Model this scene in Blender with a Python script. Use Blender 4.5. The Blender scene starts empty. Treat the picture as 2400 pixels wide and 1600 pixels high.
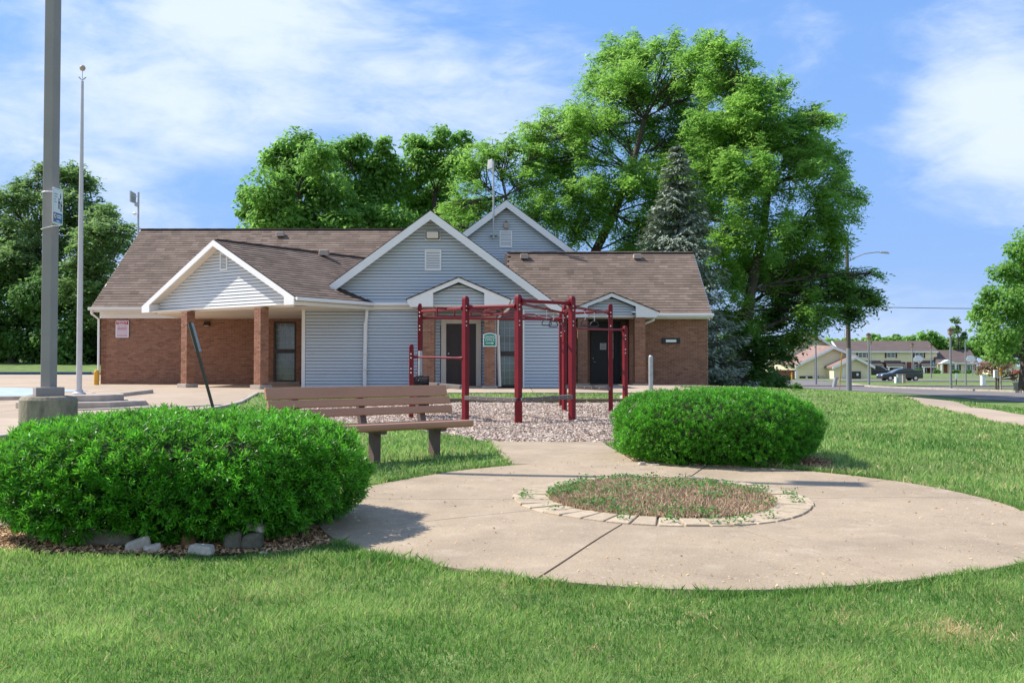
import bpy, math, random
import numpy as np
from mathutils import Vector, Matrix

SC = bpy.context.scene
COL = SC.collection
RAD = math.radians
rnd = random.Random(11)
rng = np.random.default_rng(11)

# ------------------------------------------------------------------ camera
EYE = 1.25
FPX = 2300.0
TILT = math.atan(57 / FPX)
cam_data = bpy.data.cameras.new("camera")
cam_data.sensor_width = 36.0
cam_data.lens = FPX / 2400 * 36.0
cam_data.clip_start = 0.1
cam_data.clip_end = 3000
cam = bpy.data.objects.new("camera", cam_data)
cam.location = (0, 0, EYE)
cam.rotation_euler = (RAD(90) + TILT, 0, 0)
COL.objects.link(cam)
SC.camera = cam

# ------------------------------------------------------------------ light
SUN_DIR = Vector((1.0, -0.22, -1.12)).normalized()      # the way the light travels
SUN_EL = math.asin(-SUN_DIR.z)
SUN_AZ = math.atan2(-SUN_DIR.x, -SUN_DIR.y)             # clockwise from +Y
sun_data = bpy.data.lights.new("sun", 'SUN')
sun_data.energy = 3.4
sun_data.angle = RAD(0.53)
sun_data.color = (1.0, 0.95, 0.87)
sun = bpy.data.objects.new("sun", sun_data)
sun.rotation_euler = SUN_DIR.to_track_quat('-Z', 'Y').to_euler()
sun.location = (-40, 10, 60)
COL.objects.link(sun)

SC.view_settings.view_transform = 'Standard'
SC.view_settings.look = 'None'
SC.view_settings.exposure = 1.08
SC.view_settings.gamma = 1.0
SC.view_settings.use_curve_mapping = False

world = bpy.data.worlds.new("World")
SC.world = world
world.use_nodes = True
wn = world.node_tree.nodes
wl_ = world.node_tree.links
wn.clear()


def wnode(t, **k):
    n = wn.new(t)
    for a, b in k.items():
        setattr(n, a, b)
    return n


def wmath(op, a, b=None, clamp=False):
    n = wnode('ShaderNodeMath', operation=op, use_clamp=clamp)
    for i, v in enumerate((a, b)):
        if v is None:
            continue
        if isinstance(v, (int, float)):
            n.inputs[i].default_value = v
        else:
            wl_.new(v, n.inputs[i])
    return n.outputs[0]


sky = wnode('ShaderNodeTexSky', sky_type='NISHITA')
sky.sun_disc = False
sky.sun_elevation = SUN_EL
sky.sun_rotation = SUN_AZ
sky.altitude = 100
sky.air_density = 1.0
sky.dust_density = 0.1
sky.ozone_density = 2.2
tc = wnode('ShaderNodeTexCoord')


def pxdir(px, py):
    x, y = (px - 1200) / FPX, (800 - py) / FPX
    d = Vector((0, math.cos(TILT), math.sin(TILT))) + x * Vector((1, 0, 0)) + y * Vector((0, -math.sin(TILT), math.cos(TILT)))
    return d.normalized()


def blob(dvec, rad_deg, w):
    n = wnode('ShaderNodeVectorMath', operation='DOT_PRODUCT')
    wl_.new(tc.outputs['Generated'], n.inputs[0])
    n.inputs[1].default_value = dvec
    m = wnode('ShaderNodeMapRange', interpolation_type='SMOOTHSTEP')
    wl_.new(n.outputs['Value'], m.inputs['Value'])
    m.inputs['From Min'].default_value = math.cos(RAD(rad_deg))
    m.inputs['From Max'].default_value = 1.0
    m.inputs['To Min'].default_value = 0
    m.inputs['To Max'].default_value = w
    return m.outputs[0]


def wnoise(scale, detail, rough, sc3, rot, distort=0.0):
    mp = wnode('ShaderNodeMapping')
    wl_.new(tc.outputs['Generated'], mp.inputs['Vector'])
    mp.inputs['Scale'].default_value = sc3
    mp.inputs['Rotation'].default_value = rot
    n = wnode('ShaderNodeTexNoise')
    wl_.new(mp.outputs[0], n.inputs['Vector'])
    n.inputs['Scale'].default_value = scale
    n.inputs['Detail'].default_value = detail
    n.inputs['Roughness'].default_value = rough
    n.inputs['Distortion'].default_value = distort
    return n.outputs['Fac']


# the cloud sheets seen over the park, and a general thin cirrus everywhere else
SPOTS = [(430, 40, 9, .55), (640, 110, 9, .60), (850, 180, 8, .45), (1080, 210, 7, .35), (330, -60, 12, .45),
         (60, 330, 9, .40), (240, 440, 9, .45), (450, 520, 8, .32), (1150, 330, 6, .22),
         (2330, 220, 8, .50), (2400, 360, 8, .46), (2250, 290, 4, .35), (1960, 80, 4, .35), (1800, 60, 6, .22), (2440, 90, 9, .35),
         (2150, 790, 5, .45), (1950, 800, 5, .35), (2400, 700, 6, .2), (1150, 60, 5, .15)]
acc = None
for px, py, r, w in SPOTS:
    b = blob(pxdir(px, py), r, w * .58)
    acc = b if acc is None else wmath('ADD', acc, b)
# unseen cloud added overhead, to both sides and behind to warm the fill light
for dv, r, w in (((0, .2, 1), 48, .5), ((0, -1, .5), 50, .5), ((-1, -.25, .45), 40, .5), ((1, -.3, .5), 42, .42), ((.5, -.9, .25), 36, .4), ((-.7, -.7, .2), 36, .4)):
    acc = wmath('ADD', acc, blob(Vector(dv).normalized(), r, w))
n1 = wnoise(3.2, 9, 0.60, (1.0, 1.0, 2.2), (0.0, RAD(28), 0.3), 0.35)
n2 = wnoise(11.0, 8, 0.62, (1.0, 1.0, 2.6), (0.0, RAD(24), 0.5), 0.5)
wisp = wmath('ADD', wmath('MULTIPLY', n1, 1.15), wmath('MULTIPLY', n2, 0.55))
dens = wmath('ADD', acc, wmath('MULTIPLY', wmath('SUBTRACT', wisp, 0.88), 1.9))
mr = wnode('ShaderNodeMapRange', interpolation_type='SMOOTHSTEP')
wl_.new(dens, mr.inputs['Value'])
mr.inputs['From Min'].default_value = 0.02
mr.inputs['From Max'].default_value = 1.05
mr.inputs['To Min'].default_value = 0.05
mr.inputs['To Max'].default_value = 0.93
hsv = wnode('ShaderNodeHueSaturation')
hsv.inputs['Saturation'].default_value = 1.32
hsv.inputs['Value'].default_value = 0.82
wl_.new(sky.outputs[0], hsv.inputs['Color'])
tintm = wnode('ShaderNodeMix', data_type='RGBA', blend_type='MULTIPLY')
tintm.inputs[0].default_value = 1
wl_.new(hsv.outputs[0], tintm.inputs[6])
tintm.inputs[7].default_value = (1.12, 0.93, 1.0, 1)
# the clear part stays an even mid blue well down towards the horizon
ev = wnode('ShaderNodeMapRange', interpolation_type='SMOOTHSTEP')
sep0 = wnode('ShaderNodeSeparateXYZ')
wl_.new(tc.outputs['Generated'], sep0.inputs[0])
wl_.new(sep0.outputs['Z'], ev.inputs['Value'])
ev.inputs['From Min'].default_value = 0.0
ev.inputs['From Max'].default_value = 0.75
ev.inputs['To Min'].default_value = 0.90
ev.inputs['To Max'].default_value = 0.35
mixe = wnode('ShaderNodeMix', data_type='RGBA')
wl_.new(ev.outputs[0], mixe.inputs[0])
wl_.new(tintm.outputs[2], mixe.inputs[6])
mixe.inputs[7].default_value = (0.72, 1.38, 2.80, 1)
mixc = wnode('ShaderNodeMix', data_type='RGBA')
wl_.new(mr.outputs[0], mixc.inputs[0])
wl_.new(mixe.outputs[2], mixc.inputs[6])
mixc.inputs[7].default_value = (2.75, 3.1, 3.6, 1)
# pale blue air towards the horizon, all the way round
sep = wnode('ShaderNodeSeparateXYZ')
wl_.new(tc.outputs['Generated'], sep.inputs[0])
hz = wnode('ShaderNodeMapRange', interpolation_type='SMOOTHSTEP')
wl_.new(sep.outputs['Z'], hz.inputs['Value'])
hz.inputs['From Min'].default_value = -0.02
hz.inputs['From Max'].default_value = 0.10
hz.inputs['To Min'].default_value = 0.8
hz.inputs['To Max'].default_value = 0.0
mixh = wnode('ShaderNodeMix', data_type='RGBA')
wl_.new(hz.outputs[0], mixh.inputs[0])
wl_.new(mixc.outputs[2], mixh.inputs[6])
mixh.inputs[7].default_value = (1.75, 2.35, 3.25, 1)
bg = wnode('ShaderNodeBackground')
bg.inputs['Strength'].default_value = 0.15
wl_.new(mixh.outputs[2], bg.inputs['Color'])
wo = wnode('ShaderNodeOutputWorld')
wl_.new(bg.outputs[0], wo.inputs['Surface'])

# ------------------------------------------------------------------ helpers
WLOC = {}


def P(px, py, Y):
    d = pxdir(px, py)
    return Vector((d.x / d.y * Y, Y, EYE + d.z / d.y * Y))


def sstep(a, b, x):
    t = np.clip((np.asarray(x, float) - a) / (b - a), 0, 1)
    return t * t * (3 - 2 * t)


def g(X, Y):
    """height of the ground"""
    X = np.asarray(X, float)
    Y = np.asarray(Y, float)
    a = np.interp(Y, [0, 5, 7.5, 10, 12, 14, 19, 24.6, 25.6, 26.5, 28, 60], [-.02, 0, .02, .09, .17, .17, .15, .27, .42, .50, .53, .53])
    b = np.interp(Y, [0, 20, 30, 45, 80, 3000], [.0, .05, -.2, -.35, -.5, -.5])
    t = sstep(6.5, 15, X + (Y - 35) * 0.22)
    z = a * (1 - t) + b * t
    far = sstep(60, 100, Y) * (1 - sstep(-30, -5, -X))
    z = z * (1 - far) + np.minimum(z, -.5) * far
    left = sstep(14, 24, -X)
    z = z + left * np.interp(Y, [38, 55, 57, 80, 400], [0, .22, .36, 1.25, 1.6])
    und = 0.012 * np.sin(X * 1.7 + Y * .6) * np.cos(Y * 1.3 - X * .4)
    return z + und * (1 - sstep(24, 27, Y))


def gz(x, y):
    return float(g(x, y))


def tag(o, label=None, cat=None, group=None, kind=None):
    if label:
        o['label'] = label
    if cat:
        o['category'] = cat
    if group:
        o['group'] = group
    if kind:
        o['kind'] = kind
    return o


def thing(name, loc, label, cat, group=None):
    o = bpy.data.objects.new(name, None)
    COL.objects.link(o)
    o.location = loc
    o.empty_display_size = 0.2
    WLOC[o.name] = Vector(loc)
    return tag(o, label, cat, group)


def link(o, wloc, parent=None):
    COL.objects.link(o)
    wloc = Vector(wloc)
    if parent is not None:
        o.parent = parent
        o.location = wloc - WLOC[parent.name]
    else:
        o.location = wloc
    WLOC[o.name] = wloc
    return o


def set_tint(me, tint, dom='FACE'):
    a = me.attributes.new("tint", 'FLOAT', dom)
    a.data.foreach_set("value", np.asarray(tint, dtype=np.float32))


def npmesh(name, V, F, mat, parent=None, tint=None, smooth=False, kind=None, loc=None):
    """V (n,3) world, F (m,k)"""
    V = np.asarray(V, dtype=np.float64)
    F = np.asarray(F, dtype=np.int32)
    if loc is None:
        c = (V.min(0) + V.max(0)) / 2
        loc = np.array([c[0], c[1], V[:, 2].min()])
    loc = np.asarray(loc, float)
    me = bpy.data.meshes.new(name)
    k = F.shape[1]
    me.vertices.add(len(V))
    me.vertices.foreach_set("co", (V - loc).astype(np.float32).ravel())
    me.loops.add(F.size)
    me.loops.foreach_set("vertex_index", F.ravel())
    me.polygons.add(len(F))
    me.polygons.foreach_set("loop_start", np.arange(0, F.size, k, dtype=np.int32))
    me.polygons.foreach_set("loop_total", np.full(len(F), k, dtype=np.int32))
    me.polygons.foreach_set("use_smooth", np.full(len(F), bool(smooth)))
    me.update(calc_edges=True)
    if tint is not None:
        set_tint(me, tint)
    me.materials.append(mat)
    o = bpy.data.objects.new(name, me)
    link(o, loc, parent)
    if kind:
        o['kind'] = kind
    return o


class MB:
    def __init__(self):
        self.v = []
        self.f = []
        self.t = []

    def add(self, vs, fs, t=.5):
        n = len(self.v)
        self.v += [tuple(map(float, p)) for p in vs]
        self.f += [tuple(n + i for i in q) for q in fs]
        self.t += [t] * len(fs)
        return self

    def hexa(self, p, t=.5):
        """p: 4 bottom points ccw, 4 top points"""
        return self.add(p, [(3, 2, 1, 0), (4, 5, 6, 7), (0, 1, 5, 4), (1, 2, 6, 5), (2, 3, 7, 6), (3, 0, 4, 7)], t)

    def box(self, c, s, rz=0.0, t=.5):
        """c = centre, s = full size"""
        hx, hy, hz = s[0] / 2, s[1] / 2, s[2] / 2
        ca, sa = math.cos(rz), math.sin(rz)
        q = []
        for z in (-hz, hz):
            for x, y in ((-hx, -hy), (hx, -hy), (hx, hy), (-hx, hy)):
                q.append((c[0] + x * ca - y * sa, c[1] + x * sa + y * ca, c[2] + z))
        return self.hexa(q, t)

    def beam(self, a, b, w, h, up=(0, 0, 1), t=.5):
        a, b = Vector(a), Vector(b)
        d = (b - a).normalized()
        s = d.cross(Vector(up))
        if s.length < 1e-4:
            s = d.cross(Vector((0, 1, 0)))
        s.normalize()
        u = s.cross(d).normalized()
        q = []
        for p in (a, b):
            q += [p - s * w / 2 - u * h / 2, p + s * w / 2 - u * h / 2, p + s * w / 2 + u * h / 2, p - s * w / 2 + u * h / 2]
        return self.hexa(q, t)

    def tube(self, pts, r, n=8, cap=True, t=.5):
        pts = [Vector(p) for p in pts]
        rs = r if isinstance(r, (list, tuple)) else [r] * len(pts)
        base = len(self.v)
        prev = None
        for i, p in enumerate(pts):
            d = (pts[min(i + 1, len(pts) - 1)] - pts[max(i - 1, 0)]).normalized()
            if prev is None:
                s = d.cross(Vector((0, 0, 1)))
                if s.length < .05:
                    s = d.cross(Vector((0, 1, 0)))
            else:
                s = prev - d * prev.dot(d)
            s.normalize()
            prev = s
            u = d.cross(s)
            for k in range(n):
                a = 2 * math.pi * k / n
                self.v.append(tuple(p + (s * math.cos(a) + u * math.sin(a)) * rs[i]))
        for i in range(len(pts) - 1):
            for k in range(n):
                k2 = (k + 1) % n
                self.f.append((base + i * n + k, base + i * n + k2, base + (i + 1) * n + k2, base + (i + 1) * n + k))
                self.t.append(t)
        if cap:
            self.f.append(tuple(base + k for k in reversed(range(n))))
            self.f.append(tuple(base + (len(pts) - 1) * n + k for k in range(n)))
            self.t += [t, t]
        return self

    def lathe(self, c, prof, n=20, t=.5):
        """prof = [(r, z)] about the vertical through c"""
        base = len(self.v)
        for r, z in prof:
            for k in range(n):
                a = 2 * math.pi * k / n
                self.v.append((c[0] + r * math.cos(a), c[1] + r * math.sin(a), c[2] + z))
        for i in range(len(prof) - 1):
            for k in range(n):
                k2 = (k + 1) % n
                self.f.append((base + i * n + k, base + i * n + k2, base + (i + 1) * n + k2, base + (i + 1) * n + k))
                self.t.append(t)
        self.f.append(tuple(base + k for k in reversed(range(n))))
        self.f.append(tuple(base + (len(prof) - 1) * n + k for k in range(n)))
        self.t += [t, t]
        return self

    def prism(self, poly, off, t=.5):
        """poly: 3D points, off: vector"""
        n = len(poly)
        off = Vector(off)
        a = [Vector(p) for p in poly]
        b = [p + off for p in a]
        fs = [tuple(range(n)), tuple(reversed(range(n, 2 * n)))]
        fs += [(i, n + i, n + (i + 1) % n, (i + 1) % n) for i in range(n)]
        return self.add(a + b, fs, t)

    def build(self, name, mat, parent=None, smooth=False, kind=None, bevel=0, label=None, recalc=True, segs=2):
        V = np.array(self.v)
        c = (V.min(0) + V.max(0)) / 2
        loc = Vector((c[0], c[1], V[:, 2].min()))
        me = bpy.data.meshes.new(name)
        me.from_pydata([tuple(p) for p in (V - np.array(loc))], [], self.f)
        set_tint(me, self.t)
        me.materials.append(mat)
        if recalc:
            import bmesh
            bm = bmesh.new()
            bm.from_mesh(me)
            bmesh.ops.recalc_face_normals(bm, faces=bm.faces)
            bm.to_mesh(me)
            bm.free()
        if smooth:
            me.polygons.foreach_set("use_smooth", [True] * len(me.polygons))
        o = bpy.data.objects.new(name, me)
        link(o, loc, parent)
        if bevel:
            m = o.modifiers.new("bevel", 'BEVEL')
            m.width = bevel
            m.segments = segs
            m.limit_method = 'ANGLE'
            m.angle_limit = RAD(40)
        if kind:
            o['kind'] = kind
        if label:
            o['label'] = label
        return o


class Pieces:
    """small alike pieces (bricks, shingles): the nearest as objects that share meshes, the rest joined"""

    def __init__(self, name, mat, nobj, variants=8):
        self.name, self.mat, self.n = name, mat, nobj
        self.rows = []
        self.var = []
        for i in range(variants):
            b = [(-.5, -.5, -.5), (.5, -.5, -.5), (.5, .5, -.5), (-.5, .5, -.5), (-.5, -.5, .5), (.5, -.5, .5), (.5, .5, .5), (-.5, .5, .5)]
            me = bpy.data.meshes.new(name)
            me.from_pydata(b, [], [(3, 2, 1, 0), (4, 5, 6, 7), (0, 1, 5, 4), (1, 2, 6, 5), (2, 3, 7, 6), (3, 0, 4, 7)])
            set_tint(me, [(i + .5) / variants] * 6)
            me.materials.append(mat)
            self.var.append(me)

    def add(self, parent, c, ax, ay, az, dims, tint):
        self.rows.append((Vector(c), Vector(ax), Vector(ay), Vector(az), dims, tint, parent))

    def flush(self):
        rows = sorted(self.rows, key=lambda r: (r[0] - Vector((0, 0, EYE))).length)
        for c, ax, ay, az, d, t, par in rows[:self.n]:
            me = self.var[min(len(self.var) - 1, int(t * len(self.var)))]
            o = bpy.data.objects.new(self.name, me)
            link(o, c, par)
            M = Matrix((ax, ay, az)).transposed()
            o.rotation_euler = M.to_euler()
            o.scale = d
        rest = {}
        for r in rows[self.n:]:
            rest.setdefault(r[6].name, []).append(r)
        for pn, rr in rest.items():
            unit = np.array([(-.5, -.5, -.5), (.5, -.5, -.5), (.5, .5, -.5), (-.5, .5, -.5), (-.5, -.5, .5), (.5, -.5, .5), (.5, .5, .5), (-.5, .5, .5)])
            fc = np.array([(4, 5, 6, 7), (0, 1, 5, 4), (1, 2, 6, 5), (2, 3, 7, 6), (3, 0, 4, 7)])
            V, F, T = [], [], []
            for i, (c, ax, ay, az, d, t, par) in enumerate(rr):
                M = np.array([ax, ay, az])
                V.append((unit * np.array(d)) @ M + np.array(c))
                F.append(fc + 8 * i)
                T += [t] * 5
            npmesh(self.name, np.concatenate(V), np.concatenate(F), self.mat, rr[0][6], tint=T, kind='stuff')


# ------------------------------------------------------------------ materials
def material(name, col, col2=None, rough=.7, metal=0.0, spec=.4, vary=.12, vscale=6.0, bump=0.0, bscale=60.0, spots=None,
             trans=0.0, grain=0.0, stretch=(1, 1, 1), coat=0.0, patch=None):
    """col..col2 is chosen by each face's own tint; noise adds grain, wear and fine relief"""
    m = bpy.data.materials.new(name)
    m.use_nodes = True
    nt = m.node_tree
    N, L = nt.nodes, nt.links
    N.clear()
    out = N.new('ShaderNodeOutputMaterial')
    bs = N.new('ShaderNodeBsdfPrincipled')
    bs.inputs['Roughness'].default_value = rough
    bs.inputs['Metallic'].default_value = metal
    bs.inputs['Specular IOR Level'].default_value = spec
    bs.inputs['Coat Weight'].default_value = coat
    geo = N.new('ShaderNodeNewGeometry')
    mp = N.new('ShaderNodeMapping')
    mp.inputs['Scale'].default_value = stretch
    L.new(geo.outputs['Position'], mp.inputs['Vector'])

    def mix(fac, a, b, mode='MIX'):
        x = N.new('ShaderNodeMix')
        x.data_type = 'RGBA'
        x.blend_type = mode
        for i, v in ((0, fac), (6, a), (7, b)):
            if isinstance(v, (int, float)):
                x.inputs[i].default_value = v
            elif isinstance(v, tuple):
                x.inputs[i].default_value = (*v[:3], 1)
            else:
                L.new(v, x.inputs[i])
        return x.outputs[2]

    def noise(scale, detail=4, rough_=.55):
        n = N.new('ShaderNodeTexNoise')
        L.new(mp.outputs[0], n.inputs['Vector'])
        n.inputs['Scale'].default_value = scale
        n.inputs['Detail'].default_value = detail
        n.inputs['Roughness'].default_value = rough_
        return n.outputs['Fac']

    def rng_(v, a, b, c=0.0, d=1.0):
        n = N.new('ShaderNodeMapRange')
        L.new(v, n.inputs[0])
        for i, q in enumerate((a, b, c, d)):
            n.inputs[i + 1].default_value = q
        return n.outputs[0]

    if col2 is not None:
        at = N.new('ShaderNodeAttribute')
        at.attribute_name = 'tint'
        c = mix(at.outputs['Fac'], col, col2)
    else:
        rgb = N.new('ShaderNodeRGB')
        rgb.outputs[0].default_value = (*col, 1)
        c = rgb.outputs[0]
    if vary:
        v = rng_(noise(vscale), .3, .7, 1 - vary, 1 + vary)
        cm = N.new('ShaderNodeVectorMath')
        cm.operation = 'SCALE'
        L.new(c, cm.inputs[0])
        L.new(v, cm.inputs['Scale'])
        c = cm.outputs[0]
    if grain:
        v = rng_(noise(bscale * 1.7, 3, .7), .25, .75, 1 - grain, 1 + grain)
        cm = N.new('ShaderNodeVectorMath')
        cm.operation = 'SCALE'
        L.new(c, cm.inputs[0])
        L.new(v, cm.inputs['Scale'])
        c = cm.outputs[0]
    for sp in (spots or []):
        pcol, sc, lo, hi, amt = sp
        c = mix(rng_(noise(sc, 6, .6), lo, hi, 0, amt), c, pcol)
    L.new(c, bs.inputs['Base Color'])
    if bump:
        bp = N.new('ShaderNodeBump')
        bp.inputs['Strength'].default_value = bump
        bp.inputs['Distance'].default_value = 0.01
        L.new(noise(bscale, 5, .65), bp.inputs['Height'])
        L.new(bp.outputs[0], bs.inputs['Normal'])
    if trans:
        tr = N.new('ShaderNodeBsdfTranslucent')
        tcm = mix(.25, c, (0.18, 0.34, 0.06))
        sc = N.new('ShaderNodeVectorMath')
        sc.operation = 'SCALE'
        L.new(tcm, sc.inputs[0])
        sc.inputs['Scale'].default_value = 1.9
        L.new(sc.outputs[0], tr.inputs['Color'])
        ms = N.new('ShaderNodeMixShader')
        ms.inputs[0].default_value = trans
        L.new(bs.outputs[0], ms.inputs[1])
        L.new(tr.outputs[0], ms.inputs[2])
        L.new(ms.outputs[0], out.inputs['Surface'])
    else:
        L.new(bs.outputs[0], out.inputs['Surface'])
    return m


M = {}
M['lawn'] = material('lawn soil and turf', (.15, .21, .065), rough=.95, spec=.1, vary=.35, vscale=1.1, bump=.8, bscale=45, grain=.45,
                     spots=[((.16, .20, .075), .45, .5, .66, .6), ((.07, .125, .035), 2.6, .52, .66, .6)])
M['grass'] = material('grass blades', (.045, .15, .02), (.34, .44, .145), rough=.55, spec=.3, vary=.2, vscale=.8, trans=.40)
M['grassdry'] = material('dry grass', (.50, .36, .18), (.70, .54, .32), rough=.7, vary=.1, trans=.2)
M['concrete'] = material('plaza concrete', (.35, .272, .186), (.385, .30, .21), rough=.88, spec=.2, vary=.12, vscale=1.3, bump=.5, bscale=48, grain=.24,
                         spots=[((.25, .19, .135), 1.1, .50, .68, .40), ((.24, .19, .14), 5.5, .56, .72, .45), ((.52, .43, .33), 2.9, .56, .70, .35), ((.56, .48, .39), 21, .62, .7, .55), ((.15, .115, .085), 34, .66, .72, .5)])
M['slab'] = material('pavement concrete', (.38, .295, .215), (.43, .335, .245), rough=.85, spec=.25, vary=.10, vscale=.9, bump=.25, bscale=70, grain=.10,
                     spots=[((.25, .20, .16), 2.2, .58, .74, .4)])
M['joint'] = material('joint filler', (.11, .085, .065), rough=.95, vary=.3, vscale=20)
M['paver'] = material('edging block', (.40, .315, .215), (.48, .38, .265), rough=.88, vary=.12, vscale=16, bump=.6, bscale=80, grain=.15)
M['asphalt'] = material('asphalt', (.17, .15, .142), rough=.9, vary=.15, vscale=.5, bump=.3, bscale=50, grain=.2)
M['soil'] = material('planting soil', (.10, .062, .04), rough=.95, vary=.4, vscale=9, bump=1.0, bscale=45, grain=.3)
M['mulch'] = material('bark mulch chips', (.26, .14, .07), (.78, .52, .28), rough=.9, vary=.2, vscale=12)
M['chips'] = material('playground wood chips', (.24, .175, .135), (.72, .60, .50), rough=.88, vary=.12, vscale=3)
M['chipbase'] = material('playground chip bed', (.42, .33, .27), rough=.95, vary=.25, vscale=3, bump=1.0, bscale=38, grain=.45)
M['shade_core'] = material('wall core painted as gap shade', (.10, .115, .13), rough=.9, vary=.05)  # dark tone painted to read as shade in the siding gaps
M['brick'] = material('brown brick', (.22, .095, .055), (.37, .18, .11), rough=.82, spec=.3, vary=.12, vscale=9, bump=.4, bscale=70, grain=.12,
                      spots=[((.10, .055, .04), .9, .6, .75, .35)])
M['mortar'] = material('mortar', (.38, .29, .22), rough=.95, vary=.12, vscale=8, grain=.1)
M['siding'] = material('grey blue vinyl siding', (.495, .535, .565), (.525, .565, .595), rough=.5, spec=.4, vary=.03, vscale=.9)
M['siding_pale'] = material('pale grey siding', (.66, .66, .645), (.70, .70, .685), rough=.5, spec=.4, vary=.03, vscale=2)
M['trim'] = material('white painted trim', (.80, .775, .74), rough=.5, vary=.03, vscale=2)
M['cream'] = material('cream fascia', (.74, .68, .60), rough=.55, vary=.05, vscale=1.5)
M['tan'] = material('tan soffit', (.70, .61, .51), rough=.6, vary=.05, vscale=2)
M['shingle'] = material('asphalt shingle', (.135, .098, .076), (.22, .163, .130), rough=.92, spec=.2, vary=.15, vscale=1.1, bump=.5, bscale=120, grain=.22,
                        spots=[((.10, .075, .065), .6, .62, .8, .3)])
M['roofbase'] = material('roof felt', (.07, .05, .04), rough=.95, vary=.2, bump=.4, bscale=20)
M['ventbox'] = material('roof vent tan', (.42, .33, .26), rough=.6, vary=.08)
M['door_brown'] = material('dark brown door', (.045, .030, .026), rough=.45, vary=.06)
M['door_black'] = material('black door', (.018, .018, .020), rough=.45, vary=.06)
M['bronze'] = material('dark bronze frame', (.055, .045, .038), rough=.45, metal=.3, vary=.06)
M['glass'] = material('window glass', (.13, .16, .14), rough=.08, spec=.9, vary=.25, vscale=1.6)
M['glass_dark'] = material('dark window glass', (.035, .04, .045), rough=.08, spec=.9, vary=.2)
M['glass_pale'] = material('pale lite glass', (.55, .52, .47), rough=.2, vary=.08)
M['blind'] = material('blind grid', (.36, .38, .34), rough=.6, vary=.1)
M['chrome'] = material('brushed metal', (.65, .64, .62), rough=.35, metal=.9, vary=.05)
M['bolt'] = material('steel bolt', (.68, .60, .52), rough=.4, metal=.5, vary=.05)
M['red'] = material('maroon powder coat', (.155, .006, .011), (.175, .007, .013), rough=.42, spec=.3, vary=.10, vscale=4, spots=[((.33, .05, .05), 16, .62, .8, .4)])
M['beam'] = material('grey brown composite beam', (.15, .125, .11), rough=.75, vary=.12, vscale=8)
M['black'] = material('black coated metal', (.02, .02, .022), rough=.45, vary=.1)
M['galv'] = material('galvanised steel', (.42, .43, .42), rough=.5, metal=.55, vary=.15, vscale=14)
M['pole'] = material('grey painted steel pole', (.30, .26, .24), rough=.55, metal=.0, vary=.06, vscale=3, grain=.05)
M['olive'] = material('dull olive steel', (.055, .055, .035), rough=.6, vary=.1)
M['flag'] = material('aluminium flagpole', (.55, .52, .50), rough=.5, metal=.4, vary=.05)
M['oldconc'] = material('weathered cast concrete', (.33, .275, .20), rough=.92, vary=.2, vscale=5, bump=.6, bscale=45, grain=.15, stretch=(1, 1, .35),
                        spots=[((.09, .085, .06), 4.5, .48, .66, .75)])
M['bench'] = material('brown recycled plastic slat', (.42, .215, .125), (.45, .235, .14), rough=.55, spec=.35, vary=.09, vscale=5, grain=.06, bump=.12, bscale=50, stretch=(.25, .25, 1),
                      spots=[((.45, .33, .26), 14, .70, .76, .5)])
M['bench_dark'] = material('dark brown bench post', (.13, .085, .072), rough=.6, vary=.12, vscale=7)
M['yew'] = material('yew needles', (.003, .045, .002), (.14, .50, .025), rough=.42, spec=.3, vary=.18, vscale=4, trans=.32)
M['yewwood'] = material('yew twigs', (.05, .038, .026), rough=.9, vary=.3)
M['bark'] = material('tree bark', (.085, .068, .055), rough=.95, vary=.3, vscale=4, bump=.8, bscale=14, stretch=(1, 1, .3))
M['maple'] = material('maple leaves', (.08, .20, .03), (.23, .39, .09), rough=.6, spec=.25, vary=.20, vscale=.7, trans=.50)
M['locust'] = material('locust leaflets', (.085, .21, .03), (.27, .43, .09), rough=.6, spec=.25, vary=.22, vscale=.7, trans=.50)
M['darkleaf'] = material('dark leaves', (.045, .125, .028), (.12, .23, .055), rough=.6, spec=.25, vary=.15, vscale=.5, trans=.35)
M['greyleaf'] = material('pale airy leaves', (.08, .15, .04), (.19, .28, .11), rough=.55, vary=.15, vscale=.5, trans=.38)
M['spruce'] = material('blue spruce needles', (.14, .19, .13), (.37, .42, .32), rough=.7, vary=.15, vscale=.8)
M['purple'] = material('copper coloured leaves', (.14, .055, .04), (.27, .13, .09), rough=.6, vary=.15, trans=.2)
M['stone'] = material('pale limestone', (.42, .37, .30), (.50, .44, .36), rough=.9, vary=.18, vscale=14, bump=.8, bscale=40, grain=.15)
M['stone_dark'] = material('mossy dark stone', (.13, .125, .09), (.22, .16, .11), rough=.92, vary=.3, vscale=10, bump=.8, bscale=40, grain=.2)
M['timber'] = material('weathered landscape timber', (.17, .12, .085), rough=.9, vary=.25, vscale=6, bump=.6, bscale=40, stretch=(.2, 1, 1))
M['green_sign'] = material('green sign enamel', (.005, .23, .13), rough=.4, vary=.02)
M['white_sign'] = material('white sign enamel', (.78, .78, .80), rough=.4, vary=.02)
M['red_sign'] = material('red sign print', (.48, .02, .04), rough=.45, vary=.02)
M['pinkish'] = material('faded sign print', (.62, .50, .54), rough=.5, vary=.04)
M['blue_sign'] = material('blue sign print', (.06, .17, .33), rough=.4, vary=.02)
M['print_black'] = material('black print', (.02, .02, .03), rough=.5, vary=0)
M['print_grey'] = material('grey green print', (.34, .42, .42), rough=.5, vary=0)
M['yellow'] = material('yellow paint', (.62, .33, .03), rough=.55, vary=.1)
M['blue_kerb'] = material('blue kerb paint', (.05, .09, .16), rough=.7, vary=.2, vscale=3)
M['blue_paint'] = material('faded blue pavement paint', (.36, .44, .52), rough=.8, vary=.12, vscale=2, spots=[((.41, .35, .29), 3.5, .55, .7, .6)])
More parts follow.
